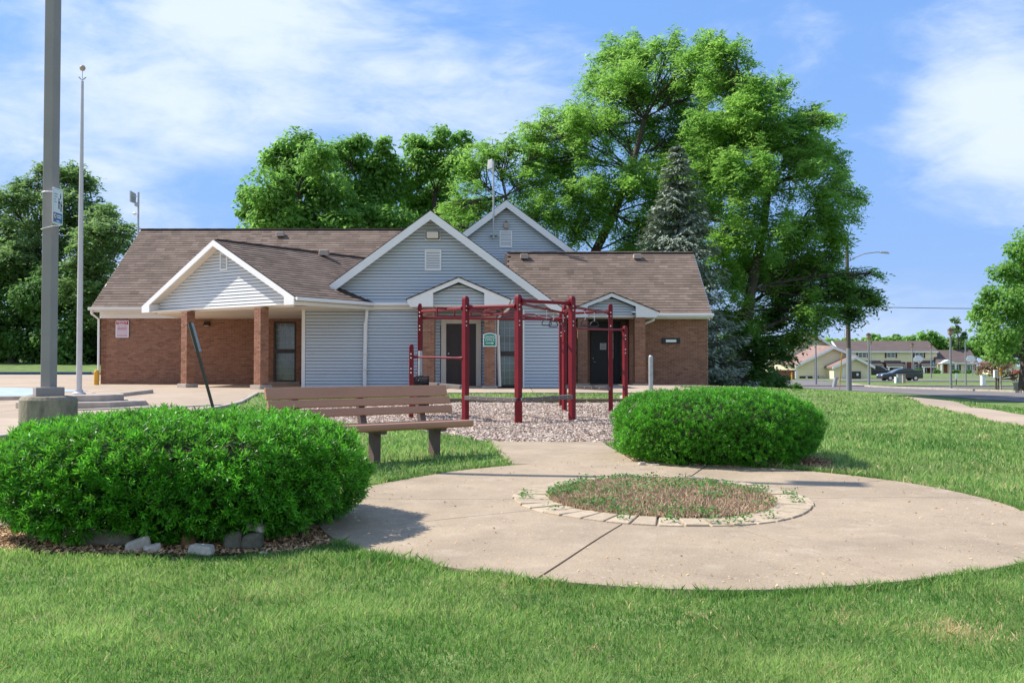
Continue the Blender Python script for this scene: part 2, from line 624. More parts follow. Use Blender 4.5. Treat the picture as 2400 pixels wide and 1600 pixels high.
M['kerb'] = material('kerb concrete', (.40, .34, .28), rough=.9, vary=.15, vscale=3, bump=.3, bscale=40, spots=[((.16, .13, .10), 2.5, .55, .75, .5)])
M['cream_wall'] = material('cream lap siding', (.80, .69, .46), (.84, .73, .49), rough=.7, vary=.05, vscale=.3)
M['far_roof'] = material('far brown roof', (.125, .09, .08), (.30, .19, .155), rough=.92, vary=.1, vscale=.5, grain=.1, bscale=3)
M['far_roof_dark'] = material('dark brown far roof', (.125, .092, .082), rough=.92, vary=.1, vscale=.5, grain=.1, bscale=3)
M['far_brick'] = material('far red brick', (.20, .07, .055), rough=.9, vary=.15, vscale=.8, grain=.2, bscale=4)
M['shutter'] = material('dark maroon shutter', (.05, .018, .02), rough=.6, vary=.1)
M['fence_red'] = material('red brown fence board', (.26, .085, .06), rough=.8, vary=.12, vscale=2)
M['car_black'] = material('black car paint', (.012, .013, .018), rough=.2, spec=.6, vary=.05, coat=.8)
M['car_white'] = material('white car paint', (.7, .7, .7), rough=.25, vary=.02, coat=.6)
M['car_red'] = material('red car paint', (.4, .03, .03), rough=.25, vary=.02, coat=.6)
M['tyre'] = material('tyre rubber', (.02, .02, .02), rough=.8, vary=.1)
M['lamp_amber'] = material('amber lamp glass', (.35, .24, .16), rough=.3, vary=.05)
M['wood_pole'] = material('weathered utility pole wood', (.13, .105, .08), rough=.9, vary=.2, vscale=3, stretch=(1, 1, .1), grain=.15)
M['sheath'] = material('grey pole sheath', (.22, .225, .24), rough=.55, vary=.15, vscale=2, stretch=(1, 1, .1))
M['weed'] = material('clover weeds', (.05, .15, .025), (.13, .27, .06), rough=.6, vary=.15, trans=.25)
M['deadweed'] = material('dead brown weeds', (.36, .24, .14), (.76, .57, .38), rough=.85, vary=.15)

# ================================================================== GROUND
def grid_ground():
    xs = np.concatenate([np.linspace(-1500, -120, 14), np.linspace(-100, -45, 12), np.arange(-42, -16, 1.0), np.arange(-16, 14, .25),
                         np.arange(14, 45, 1.0), np.linspace(48, 130, 16), np.linspace(160, 1500, 12)])
    ys = np.concatenate([np.linspace(-300, -10, 8), np.arange(-6, 0, 1.5), np.arange(0, 29, .25), np.arange(29, 62, 1.0), np.linspace(63, 130, 24),
                         np.linspace(140, 400, 18), np.linspace(450, 2600, 14)])
    XX, YY = np.meshgrid(xs, ys)
    ZZ = g(XX, YY)
    V = np.stack([XX.ravel(), YY.ravel(), ZZ.ravel()], 1)
    nx, ny = len(xs), len(ys)
    i = np.arange(nx - 1)[None, :] + np.arange(ny - 1)[:, None] * nx
    F = np.stack([i, i + 1, i + 1 + nx, i + nx], -1).reshape(-1, 4)
    npmesh('ground', V, F, M['lawn'], smooth=True, kind='structure', loc=(0, 0, 0))


grid_ground()


def clip_poly(poly, x0, x1, y0, y1):
    def cut(pl, ins, inter):
        out = []
        for k in range(len(pl)):
            a, b = pl[k], pl[(k + 1) % len(pl)]
            ia, ib = ins(a), ins(b)
            if ia:
                out.append(a)
            if ia != ib:
                out.append(inter(a, b))
        return out

    def ix(x):
        return lambda a, b: (x, a[1] + (b[1] - a[1]) * (x - a[0]) / (b[0] - a[0]))

    def iy(y):
        return lambda a, b: (a[0] + (b[0] - a[0]) * (y - a[1]) / (b[1] - a[1]), y)
    for ins, it in ((lambda p: p[0] >= x0, ix(x0)), (lambda p: p[0] <= x1, ix(x1)), (lambda p: p[1] >= y0, iy(y0)), (lambda p: p[1] <= y1, iy(y1))):
        poly = cut(poly, ins, it)
        if len(poly) < 3:
            return []
    return poly


def area2(p):
    return sum(p[i][0] * p[(i + 1) % len(p)][1] - p[(i + 1) % len(p)][0] * p[i][1] for i in range(len(p))) / 2


def sheet(name, polys, off, mat, step=.6, thick=.05, parent=None, kind=None, tint=.5, zf=None):
    """sheet that follows the ground; polys = convex outlines"""
    zf = zf or gz
    mb = MB()
    for poly in polys:
        if area2(poly) < 0:
            poly = poly[::-1]
        xa, xb = min(p[0] for p in poly), max(p[0] for p in poly)
        ya, yb = min(p[1] for p in poly), max(p[1] for p in poly)
        nx, ny = max(1, math.ceil((xb - xa) / step)), max(1, math.ceil((yb - ya) / step))
        for i in range(nx):
            for j in range(ny):
                c = clip_poly(poly, xa + (xb - xa) * i / nx, xa + (xb - xa) * (i + 1) / nx, ya + (yb - ya) * j / ny, ya + (yb - ya) * (j + 1) / ny)
                if len(c) >= 3 and abs(area2(c)) > 1e-6:
                    mb.add([(x, y, zf(x, y) + off) for x, y in c], [tuple(range(len(c)))], tint)
        if thick:
            for k in range(len(poly)):
                a, b = poly[k], poly[(k + 1) % len(poly)]
                L = math.hypot(b[0] - a[0], b[1] - a[1])
                n = max(1, math.ceil(L / (step / 2)))
                for q in range(n):
                    p = [(a[0] + (b[0] - a[0]) * s / n, a[1] + (b[1] - a[1]) * s / n) for s in (q, q + 1)]
                    mb.add([(p[0][0], p[0][1], zf(*p[0]) + off), (p[0][0], p[0][1], zf(*p[0]) + off - thick),
                            (p[1][0], p[1][1], zf(*p[1]) + off - thick), (p[1][0], p[1][1], zf(*p[1]) + off)], [(0, 1, 2, 3)], tint)
    return mb.build(name, mat, parent, kind=kind, recalc=False)


def circle(cx, cy, r, n=72, ry=None):
    return [(cx + r * math.cos(2 * math.pi * k / n), cy + (ry or r) * math.sin(2 * math.pi * k / n)) for k in range(n)]


PC = (1.30, 8.28)       # plaza
PR = 2.88
RC = (1.30, 8.66)       # planting ring
RR = 1.27


def slab_parent(name):
    return thing(name, (0, 0, 0), None, None)


def structure_root(name, loc=(0, 0, 0)):
    o = thing(name, loc, None, None)
    o['kind'] = 'structure'
    return o


# plaza: eight wedges of concrete with open joints
sheet('joint_filler', [circle(PC[0], PC[1], PR - .03)], .018, M['joint'], step=.4, thick=0, kind='structure')
plaza = structure_root('plaza', (PC[0], PC[1], gz(*PC)))
angs = [0, 25, 69, 105, 153, 180, 209, 249, 286, 326]
wide = {69, 249}
for k, a0 in enumerate(angs):
    a1 = angs[(k + 1) % len(angs)] + (360 if k == len(angs) - 1 else 0)
    if (a0 % 360) == 326 or (a0 % 360) == 153:
        continue
    if a1 in (326, 153):
        a1 = angs[(k + 2) % len(angs)] + (360 if k + 2 >= len(angs) else 0)
    g0 = .010 if a0 in wide else .004
    g1 = .010 if (a1 % 360) in wide else .004
    A0, A1 = RAD(a0), RAD(a1)
    mid, half = (A0 + A1) / 2, (A1 - A0) / 2
    gm = (g0 + g1) / 2
    ap = (RC[0] + math.cos(mid) * gm / math.sin(half), RC[1] + math.sin(mid) * gm / math.sin(half))

    def rim(a, side, gp):
        # ray from the ring's centre to the plaza's rim
        ox, oy = RC[0] - math.sin(a) * side * gp, RC[1] + math.cos(a) * side * gp
        dx, dy = ox - PC[0], oy - PC[1]
        bq = dx * math.cos(a) + dy * math.sin(a)
        t = -bq + math.sqrt(bq * bq - (dx * dx + dy * dy - PR * PR))
        return (ox + math.cos(a) * t, oy + math.sin(a) * t)
    n = max(3, int((a1 - a0) / 4))
    arc = [rim(A0, 1, g0)] + [rim(A0 + (A1 - A0) * q / n, 0, 0) for q in range(1, n)] + [rim(A1, -1, g1)]
    sheet('concrete_slab', [[ap] + arc], .032, M['concrete'], step=.4, thick=.06, parent=plaza, tint=rnd.random())

# walk from the plaza up to the play area, in three slabs
walk = structure_root('walkway', (.65, 12.4, .15))
edges = [(10.95, 0.02, 1.42), (11.95, -.14, 1.30), (12.93, -.24, 1.25), (13.62, -.28, 1.25)]
for (ya, la, ra), (yb, lb, rb) in zip(edges[:-1], edges[1:]):
    sheet('concrete_slab', [[(la, ya + .008), (ra, ya + .008), (rb, yb), (lb, yb)]], .030, M['concrete'], step=.4, parent=walk, tint=rnd.random())
sheet('joint_filler', [[(.05, 10.9), (1.38, 10.9), (1.22, 13.6), (-.22, 13.6)]], .016, M['joint'], step=.4, thick=0, kind='structure')
# walk leaving to the left behind the big bush
side = structure_root('side_walkway', (-4.5, 8.0, .05))
for k in range(5):
    xa = -1.35 - k * 1.5
    sheet('concrete_slab', [[(xa - 1.49, 7.45), (xa, 7.45), (xa, 8.75), (xa - 1.49, 8.75)]], .030, M['concrete'], step=.5, parent=side, tint=rnd.random())
# narrow path over the right-hand lawn
path = structure_root('lawn_path', (10, 25, .1))
pa = [(7.6, 11.0), (8.35, 14.2), (9.1, 17.4), (9.7, 20.6), (10.25, 23.8), (10.75, 27.0), (11.2, 30.2), (11.6, 33.4), (12.0, 36.6)]
for (xa, ya), (xb, yb) in zip(pa[:-1], pa[1:]):
    sheet('concrete_slab', [[(xa, ya + .012), (xa + 1.05, ya - .2 + .012), (xb + 1.05, yb - .2), (xb, yb)]], .03, M['slab'], step=.5, parent=path, tint=rnd.random())

# left lot and the apron along the building, cast in panels
lot_poly = [(-46, 11.5), (-7.85, 11.5), (-7.6, 14.7), (-6.95, 23), (-6.95, 54), (-46, 54)]
lot = structure_root('concrete_lot', (-20, 30, .5))
sheet('joint_filler', [[(-46, 11.5), (-7.9, 11.5), (-7.65, 14.7), (-7.0, 23), (-7.0, 36), (-46, 53)]], .012, M['joint'], step=1.2, thick=0, kind='structure')
sheet('joint_filler', [[(-6.9, 26.6), (5.5, 26.6), (5.5, 37.4), (-6.9, 37.4)]], .016, M['joint'], step=1.0, thick=0, kind='structure')
for i in range(9):
    for j in range(10):
        x0, y0 = -46 + i * 4.34, 11.5 + j * 4.25
        c = clip_poly(lot_poly, x0 + .012, x0 + 4.33, y0 + .012, y0 + 4.24)
        if len(c) >= 3 and not (x0 > -15.5 and y0 > 37.5) and abs(area2(c)) > .3:
            sheet('concrete_panel', [c], .028, M['slab'], step=.7, thick=.03, parent=lot, tint=rnd.random())
apron = structure_root('entry_pavement', (0, 31, .5))
for i in range(6):
    for j in range(3):
        x0, y0 = -6.93 + i * 2.5, 26.5 + j * 3.6
        if i == 5 and j < 2:
            continue
        xr = x0 + 2.49 if i < 5 else 7.2
        sheet('concrete_panel', [[(x0 + .01, y0 + .01), (xr, y0 + .01), (xr, y0 + 3.59), (x0 + .01, y0 + 3.59)]], .030, M['slab'],
              step=.7, thick=.12, parent=apron, tint=rnd.random())
sheet('blue_pavement_marking', [[(-17.0, 32.0), (-12.9, 28.6), (-11.9, 27.6), (-13.0, 25.2), (-14.6, 23.9), (-18.0, 25.5)]], .034, M['blue_paint'], step=.7, thick=0, kind='structure')

# kerbs of the left lot
def kerb(name, pts, h, w, mat, label=None):
    mb = MB()
    for a, b in zip(pts[:-1], pts[1:]):
        n = max(1, int(math.dist(a, b) / 1.5))
        for q in range(n):
            p0 = [a[i] + (b[i] - a[i]) * q / n for i in (0, 1)]
            p1 = [a[i] + (b[i] - a[i]) * (q + .992) / n for i in (0, 1)]
            z0, z1 = gz(*p0), gz(*p1)
            mb.beam((p0[0], p0[1], z0 + h / 2 - .05), (p1[0], p1[1], z1 + h / 2 - .05), w, h + .1)
    o = mb.build(name, mat, kind='structure', bevel=.02)
    return o


kerb('lot_kerb', [(-7.78, 12), (-7.5, 15.5), (-6.88, 23.2), (-6.83, 26.3)], .07, .14, M['kerb'])
kerb('far_kerb', [(-45, 55), (-16.5, 55)], .15, .2, M['kerb'])
kerb('blue_kerb', [(-36, 54.6), (-23.4, 54.6)], .17, .2, M['blue_kerb'])
kerb('ramp_kerb', [(-9.9, 22.2), (-8.9, 22.9), (-8.0, 23.5), (-7.2, 24.4)], .05, .3, M['kerb'])
kerb('flag_island_kerb', [(-13.2, 25.2), (-10.6, 25.3), (-9.7, 26.5)], .12, .16, M['kerb'])

# playground bed
GRAV = [[(-.3, 13.6), (1.3, 13.6), (3.4, 16), (4.6, 20), (4.6, 24.85), (-1.45, 24.85), (-1.45, 16.4)],
        [(-1.45, 16.4), (-1.45, 24.85), (-5.0, 24.85), (-4.9, 21.0)]]
sheet('playground_chip_bed', GRAV, .012, M['chipbase'], step=.5, thick=0, kind='structure')
# road on the right and the far parking
sheet('road', [[(21.5, 36), (29.5, 36), (31.5, 58), (29.0, 80), (36, 118), (27, 118), (22.2, 80), (23.3, 58)]], .02, M['asphalt'], step=2.5, thick=0, kind='structure')
sheet('road_far', [[(22, 76), (120, 66), (120, 72), (24, 82)]], .028, M['asphalt'], step=3, thick=0, kind='structure')
sheet('parking_area', [[(36, 108), (62, 108), (66, 126), (36, 126)]], .02, M['asphalt'], step=4, thick=0, kind='structure')
sheet('parking_lane', [[(60, 150), (150, 142), (160, 152), (60, 160)]], .02, M['asphalt'], step=4, thick=0, kind='structure')
kerb('road_kerb', [(31.7, 58), (29.2, 79.6), (31.5, 92)], .14, .3, M['kerb'])
kerb('road_kerb', [(24.5, 83), (70, 79.5), (118, 74)], .14, .35, M['kerb'])
kerb('road_kerb', [(35.5, 107), (62, 107)], .14, .35, M['kerb'])

# ================================================================== BUILDING
FL = .53
house = thing('office_building', (-4, 37, FL), 'long single storey office with brick walls, grey blue siding gables and brown shingle roofs', 'building')
BR = Pieces('brick', M['brick'], 300)
SH = Pieces('shingle', M['shingle'], 300)


def part(name, parent, mat, fn, **k):
    mb = MB()
    fn(mb)
    return mb.build(name, mat, parent, **k)


def WP(fr, u, z, n=0.0):
    O, D, Nn = fr
    return Vector((O[0] + D[0] * u + Nn[0] * n, O[1] + D[1] * u + Nn[1] * n, z))


def plate(name, parent, mat, fr, poly, n0, n1, **k):
    off = Vector((fr[2][0] * (n1 - n0), fr[2][1] * (n1 - n0), 0))
    mb = MB()
    mb.prism([WP(fr, u, z, n0) for u, z in poly], off)
    return mb.build(name, mat, parent, **k)


def rect(u0, u1, z0, z1):
    return [(u0, z0), (u1, z0), (u1, z1), (u0, z1)]


def brick_wall(fr, u0, u1, z0, z1, holes=(), thick=.22, name='brick_wall', parent=None, depth=None):
    D3 = Vector((fr[1][0], fr[1][1], 0))
    N3 = Vector((fr[2][0], fr[2][1], 0))
    us = sorted({u0, u1} | {h[0] for h in holes} | {h[1] for h in holes})
    mb = MB()
    for a, b in zip(us[:-1], us[1:]):
        zs = [(z0, z1)]
        for h in holes:
            if h[0] <= a + 1e-6 and h[1] >= b - 1e-6:
                nz = []
                for q in zs:
                    if h[2] > q[0]:
                        nz.append((q[0], min(q[1], h[2])))
                    if h[3] < q[1]:
                        nz.append((max(q[0], h[3]), q[1]))
                zs = nz
        for za, zb in zs:
            mb.prism([WP(fr, a, za, 0), WP(fr, b, za, 0), WP(fr, b, zb, 0), WP(fr, a, zb, 0)], -N3 * thick)
    w = mb.build(name, M['mortar'], parent or house)
    bricks_on(w, fr, u0, u1, z0, z1, holes)
    return w


def bricks_on(w, fr, u0, u1, z0, z1, holes=(), phase=0):
    D3 = Vector((fr[1][0], fr[1][1], 0))
    N3 = Vector((fr[2][0], fr[2][1], 0))
    bl, bh, jt = .193, .057, .0107
    rows = int(round((z1 - z0) / (bh + jt)))
    ph = (z1 - z0) / rows
    for r in range(rows):
        zc = z0 + (r + .5) * ph
        u = u0 - ((r + phase) % 2) * (bl + jt) / 2
        while u < u1 - .01:
            a, b = max(u, u0), min(u + bl, u1)
            segs = [(a, b)]
            for h in holes:
                if h[2] < zc < h[3]:
                    ns = []
                    for s in segs:
                        if s[1] <= h[0] or s[0] >= h[1]:
                            ns.append(s)
                        else:
                            if s[0] < h[0]:
                                ns.append((s[0], h[0]))
                            if s[1] > h[1]:
                                ns.append((h[1], s[1]))
                    segs = ns
            for s in segs:
                if s[1] - s[0] > .03:
                    c = WP(fr, (s[0] + s[1]) / 2, zc, .000)
                    BR.add(w, c, D3, -N3, Vector((0, 0, 1)), (s[1] - s[0], .016 + rnd.uniform(0, .006), ph - jt), min(.999, max(0, rnd.gauss(.5, .24))))
            u += bl + jt


def brick_column(cx, cy, ang, size, z0, z1, cap=True, base=.12, label=None):
    """square pier; ang = turn of its front"""
    col = thing('brick_column', (cx, cy, z0), None, None)
    col.parent = house
    col.location = Vector((cx, cy, z0)) - WLOC[house.name]
    if label:
        col['label'] = label
    h = size / 2
    part('pier_core', col, M['mortar'], lambda mb: mb.box((cx, cy, (z0 + z1) / 2), (size - .012, size - .012, z1 - z0), ang))
    c, s = math.cos(ang), math.sin(ang)
    for k in range(4):
        a = ang + k * math.pi / 2
        Dk = (math.cos(a), math.sin(a))
        Nk = (math.sin(a), -math.cos(a))
        if Nk[1] > .5:
            continue
        O = (cx + Nk[0] * (h - .006) - Dk[0] * h, cy + Nk[1] * (h - .006) - Dk[1] * h)
        bricks_on(col, (O, Dk, Nk), 0.004, size - .004, z0 + base, z1, phase=k)
    if base:
        part('footing', col, M['kerb'], lambda mb: mb.box((cx, cy, z0 + base / 2), (size + .16, size + .16, base), ang), bevel=.015)
    return col


EXPO = .1022


def siding(fr, zf, z0, z1, mat, parent, label=None, back=True, name='siding_board', split=None):
    """zf(z) -> list of (u0, u1) spans at that height"""
    n = int(round((z1 - z0) / EXPO))
    e = (z1 - z0) / n
    gap = .017
    for r in range(n):
        za, zb = z0 + r * e, z0 + (r + 1) * e
        A, B = zf(za), zf(zb - 1e-4)
        if len(A) != len(B):
            B = A
        for (a0, a1), (b0, b1) in zip(A, B):
            if a1 - a0 < .04:
                continue
            if b1 - b0 < .02:
                b0 = b1 = (b0 + b1) / 2
                b0 -= .01
                b1 += .01
            mb = MB()
            p = [WP(fr, a0, za + gap, .020), WP(fr, a1, za + gap, .020), WP(fr, a1, za + gap, .030), WP(fr, a0, za + gap, .030),
                 WP(fr, b0, zb, .001), WP(fr, b1, zb, .001), WP(fr, b1, zb, .012), WP(fr, b0, zb, .012)]
            mb.hexa([p[3], p[2], p[1], p[0], p[7], p[6], p[5], p[4]], rnd.random())
            mb.build(name, mat, parent)


def gable_poly(uc, zap, half, pitch):
    return [(uc - half, zap - half * pitch), (uc + half, zap - half * pitch), (uc, zap)]


def louvre(fr, uc, zc, w, h, parent, mat=None):
    v = thing('louvre_vent', WP(fr, uc, zc - h / 2), None, None)
    v.parent = parent
    v.location = WLOC[v.name] - WLOC[parent.name]
    mat = mat or M['trim']
    fw = .05

    def frame(mb):
        for a, b, c, d in ((uc - w / 2, uc - w / 2 + fw, zc - h / 2, zc + h / 2), (uc + w / 2 - fw, uc + w / 2, zc - h / 2, zc + h / 2),
                           (uc - w / 2 + fw, uc + w / 2 - fw, zc + h / 2 - fw, zc + h / 2), (uc - w / 2 + fw, uc + w / 2 - fw, zc - h / 2, zc - h / 2 + fw)):
            mb.prism([WP(fr, *q, .02) for q in rect(a, b, c, d)], Vector((fr[2][0], fr[2][1], 0)) * .035)
    part('frame', v, mat, frame)
    part('vent_back', v, M['bronze'], lambda mb: mb.prism([WP(fr, *q, .02) for q in rect(uc - w / 2 + fw, uc + w / 2 - fw, zc - h / 2 + fw, zc + h / 2 - fw)],
                                                           Vector((fr[2][0], fr[2][1], 0)) * .004))
    n = 11
    for k in range(n):
        z = zc - h / 2 + fw + (k + .5) * (h - 2 * fw) / n
        s = (h - 2 * fw) / n
        a, b = uc - w / 2 + fw, uc + w / 2 - fw
        mb = MB()
        mb.hexa([WP(fr, a, z - s * .48, .045), WP(fr, b, z - s * .48, .045), WP(fr, b, z - s * .38, .038), WP(fr, a, z - s * .38, .038),
                 WP(fr, a, z + s * .2, .03), WP(fr, b, z + s * .2, .03), WP(fr, b, z + s * .28, .022), WP(fr, a, z + s * .28, .022)])
        mb.build('slat', mat, v)
    return v


def window(fr, u0, u1, z0, z1, parent, mid=None, nback=-.06, glass='glass', muntin=True, frame_mat='bronze'):
    w = thing('window', WP(fr, (u0 + u1) / 2, z0), None, None)
    w.parent = parent
    w.location = WLOC[w.name] - WLOC[parent.name]
    f = .065
    N3 = Vector((fr[2][0], fr[2][1], 0))
    bars = [rect(u0, u0 + f, z0, z1), rect(u1 - f, u1, z0, z1), rect(u0 + f, u1 - f, z0, z0 + f), rect(u0 + f, u1 - f, z1 - f, z1)]
    if mid:
        bars.append(rect(u0 + f, u1 - f, mid - .075, mid + .075))

    def fr_(mb):
        for b in bars:
            mb.prism([WP(fr, *q, nback) for q in b], N3 * .07)
    part('frame', w, M[frame_mat], fr_)
    spans = [(z0 + f, (mid - .075) if mid else z1 - f)] + ([(mid + .075, z1 - f)] if mid else [])
    for a, b in spans:
        plate('pane', w, M[glass], fr, rect(u0 + f, u1 - f, a, b), nback + .01, nback + .018)
        if muntin:
            def mu(mb):
                for k in (1, 2, 3):
                    u = u0 + f + (u1 - u0 - 2 * f) * k / 4
                    mb.prism([WP(fr, *q, nback + .0185) for q in rect(u - .006, u + .006, a, b)], N3 * .004)
                for k in (1, 2, 3):
                    z = a + (b - a) * k / 4
                    mb.prism([WP(fr, *q, nback + .0190) for q in rect(u0 + f, u1 - f, z - .006, z + .006)], N3 * .0025)
            part('muntin_grid', w, M['blind'], mu)
    return w


FRONT = ((0, 31.0), (1, 0), (0, -1))       # blue gabled wing
FX0, FX1 = -6.62, 1.52
FC = (FX0 + FX1) / 2
# wall core with the entry recess left open
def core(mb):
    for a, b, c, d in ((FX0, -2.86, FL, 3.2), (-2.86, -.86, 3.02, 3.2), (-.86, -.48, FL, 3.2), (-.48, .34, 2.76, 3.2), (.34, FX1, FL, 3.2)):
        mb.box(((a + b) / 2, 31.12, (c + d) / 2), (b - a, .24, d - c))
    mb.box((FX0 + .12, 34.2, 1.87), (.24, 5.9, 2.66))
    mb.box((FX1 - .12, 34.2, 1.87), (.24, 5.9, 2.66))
front = part('front_wall', house, M['shade_core'], core)
spans = lambda z: [(FX0 + .1, -2.86 - .02)]
siding(FRONT, lambda z: [(FX0 + .1, -2.90)], FL + .03, 3.05, M['siding'], front)
siding(FRONT, lambda z: ([(.40, FX1 - .04)]), FL + .03, 3.05, M['siding'], front)
siding(FRONT, lambda z: ([(-.86, -.50)]), FL + .03, 3.05, M['siding'], front)
plate('corner_board', house, M['trim'], FRONT, rect(FX0 - .02, FX0 + .09, FL, 3.08), -.1, .036)
plate('corner_board', house, M['trim'], FRONT, rect(FX1 - .04, FX1 + .03, FL, 3.24), -.1, .036)
plate('corner_board', house, M['trim'], FRONT, rect(.34, .395, FL, 3.05), -.02, .036)
# side walls of the wing
LS = ((FX0, 37.0), (0, -1), (-1, 0))
siding(LS, lambda z: [(0.0, 5.9)], FL + .03, 3.05, M['siding'], front)
RS = ((FX1, 31.02), (0, 1), (1, 0))
siding(RS, lambda z: [(0.0, 6.0)], FL + .03, 3.05, M['siding'], front)

# the big gable
ZAP = 6.12
PIT = .739
HALF = 4.09
gable = part('gable_wall', house, M['shade_core'], lambda mb: mb.prism([WP(FRONT, *q, -.24) for q in gable_poly(FC, ZAP - .12, HALF - .1, PIT)], Vector((0, -.24, 0))))
zb0 = ZAP - .12 - (HALF - .1) * PIT


def gspan(z):
    h = max(0, (ZAP - .2 - z) / PIT)
    return [(max(FC - h, FX0 + .02), min(FC + h, FX1 - .02))]


siding(FRONT, gspan, 3.24, ZAP - .26, M['siding'], gable)
siding(FRONT, lambda z: [(-.10, FX1 - .02)], 3.05, 3.24, M['siding'], gable)
FACE = ((0, 31.0), (1, 0), (0, -1))


def rake(fr, uc, zap, half, pitch, width, n0, n1, mat, parent, left=True, right=True, name='rake_board'):
    for s, on in ((-1, left), (1, right)):
        if not on:
            continue
        po = [(uc, zap), (uc + s * half, zap - half * pitch), (uc + s * (half - .12), zap - half * pitch - width * .75), (uc, zap - width)]
        plate(name, parent, mat, fr, po, n0, n1)


def roof_planes(fr, uc, zap, half, pitch, th, n0, n1, parent, name='roof', mat=None, hl=None):
    both = half
    mb = MB()
    off = Vector((fr[2][0] * (n1 - n0), fr[2][1] * (n1 - n0), 0))
    for s in (-1, 1):
        half = hl if (s < 0 and hl) else both
        po = [(uc, zap), (uc + s * half, zap - half * pitch), (uc + s * half, zap - half * pitch - th), (uc, zap - th)]
        mb.prism([WP(fr, *q, n0) for q in po], off)
    return mb.build(name, mat or M['roofbase'], parent)


roof_main = roof_planes(FRONT, FC, ZAP, HALF + .2, PIT, .10, -9.5, .42, house, hl=3.4)
rake(FRONT, FC, ZAP - .03, 3.4, PIT, .27, .38, .425, M['trim'], house, right=False)
rake(FRONT, FC, ZAP - .03, HALF + .17, PIT, .27, .38, .425, M['trim'], house, left=False)
# soffit strip under the rake
roof_planes(FRONT, FC, ZAP - .10, HALF + .1, PIT, .03, .0, .38, house, name='soffit', mat=M['trim'], hl=3.38)
louvre(FRONT, (1014.7 - 1200) / 74.2, EYE + (857 - 609) / 74.2, .52, .68, gable)
# fascia and gutter along the foot of the gable
def gut(mb):
    mb.box((-4.02, 30.9, 3.17), (1.9, .22, .15))
    mb.box((-.35, 30.9, 3.17), (.25, .22, .15))
part('fascia', house, M['cream'], lambda mb: mb.box((-4.0, 30.93, 3.11), (2.0, .12, .16)))
part('lintel_core', house, M['shade_core'], lambda mb: mb.box((FC, 31.12, 3.13), (FX1 - FX0, .22, .22)))
part('gutter', house, M['trim'], lambda mb: mb.box((-4.0, 30.81, 3.19), (2.05, .11, .10)), bevel=.02)

# entry porch one
def porch(xc, Y, zap, half, pitch, zret, inner, wallY, colw, colx, name, front_wall_y):
    fr = ((0, Y), (1, 0), (0, -1))
    pr = thing('entry_porch', (xc, Y, FL), None, None)
    pr.parent = house
    pr.location = WLOC[pr.name] - WLOC[house.name]
    ztip = zap - half * pitch
    for s in (-1, 1):
        po = [(0, zap - .025), (s * half, ztip - .025), (s * half, ztip - .07), (s * (half - .10), zret), (s * inner, zret), (s * inner, zap - .17 - inner * pitch), (0, zap - .17)]
        plate('pediment_board', pr, M['trim'], ((xc, Y), (1, 0), (0, -1)), po, .0, .05)
        # return box behind the board
        plate('eave_return', pr, M['trim'], ((xc, Y), (1, 0), (0, -1)), [(s * half * .99, ztip - .06), (s * (half - .10), zret + .002), (s * inner, zret + .002), (s * inner, zap - .19 - inner * pitch)], -(wallY - Y) + .02, -.002)
    roof_planes(((xc, Y), (1, 0), (0, -1)), 0, zap, half + .03, pitch, .035, -(wallY - Y + .2), .075, pr, name='roof')
    fi = ((xc, Y + .22), (1, 0), (0, -1))
    gw = plate('pediment_wall', pr, M['shade_core'], fi, [(-inner, zret + .02), (inner, zret + .02), (inner, zap - .19 - inner * pitch), (0, zap - .19), (-inner, zap - .19 - inner * pitch)], -.1, 0)

    def sp(z):
        lim = inner if z < zap - .19 - inner * pitch else max(0, (zap - .2 - z) / pitch)
        return [(-lim, lim)]
    siding(fi, sp, zret + .10, zap - .24, M['siding'], gw)
    plate('beam', pr, M['cream'], fi, rect(-inner, inner, zret + .0, zret + .10), .0, .05)
    part('ceiling', pr, M['tan'], lambda mb: mb.box((xc, (Y + wallY) / 2 + .1, zret + .03), (2 * inner + .2, wallY - Y, .03)))
    return pr


p1x = (1075 - 1200) / 76.6
porch1 = porch(p1x, 30.0, EYE + 209 / 76.6, 1.58, .427, 3.05, .785, 31.0, .36, None, 'a', 31.0)
brick_column((1004.5 - 1200) / 76.6, 30.22, 0, .355, FL + .03, 3.05, base=0)
brick_column((1147.5 - 1200) / 76.6, 30.22, 0, .325, FL + .03, 3.05, base=.07)
# recess of entry one
REC = ((0, 31.5), (1, 0), (0, -1))
rec = part('recess_wall', house, M['shade_core'], lambda mb: (mb.box((-1.86, 31.62, 1.85), (2.1, .2, 2.64)), mb.box((-2.93, 31.3, 1.85), (.12, .45, 2.64)), mb.box((-.80, 31.3, 1.85), (.12, .45, 2.64))))
siding(REC, lambda z: [(-2.87, -2.30)] if z < 2.62 else [(-2.87, -.86)], FL + .03, 3.05, M['siding'], rec)
siding(REC, lambda z: [(-1.02, -.86)] if z < 2.62 else [], FL + .03, 2.62, M['siding'], rec)
d1 = thing('door', (-1.64, 31.4, FL), None, None)
d1.parent = house
d1.location = WLOC[d1.name] - WLOC[house.name]
da, db = -2.11, -1.15
plate('door_leaf', d1, M['door_brown'], REC, rect(da, db, FL + .03, 2.60), 0, .05)


def casing(mb):
    for r in (rect(da - .16, da, FL, 2.76), rect(db, db + .16, FL, 2.76), rect(da, db, 2.60, 2.76)):
        mb.prism([WP(REC, *q, .02) for q in r], Vector((0, -.07, 0)))
part('casing', d1, M['tan'], casing)


def panel_ring(fr, u0, u1, z0, z1, n, mb, w=.02, h=.012):
    for r in (rect(u0, u0 + w, z0, z1), rect(u1 - w, u1, z0, z1), rect(u0 + w, u1 - w, z0, z0 + w), rect(u0 + w, u1 - w, z1 - w, z1)):
        mb.prism([WP(fr, *q, n) for q in r], Vector((0, -h, 0)))


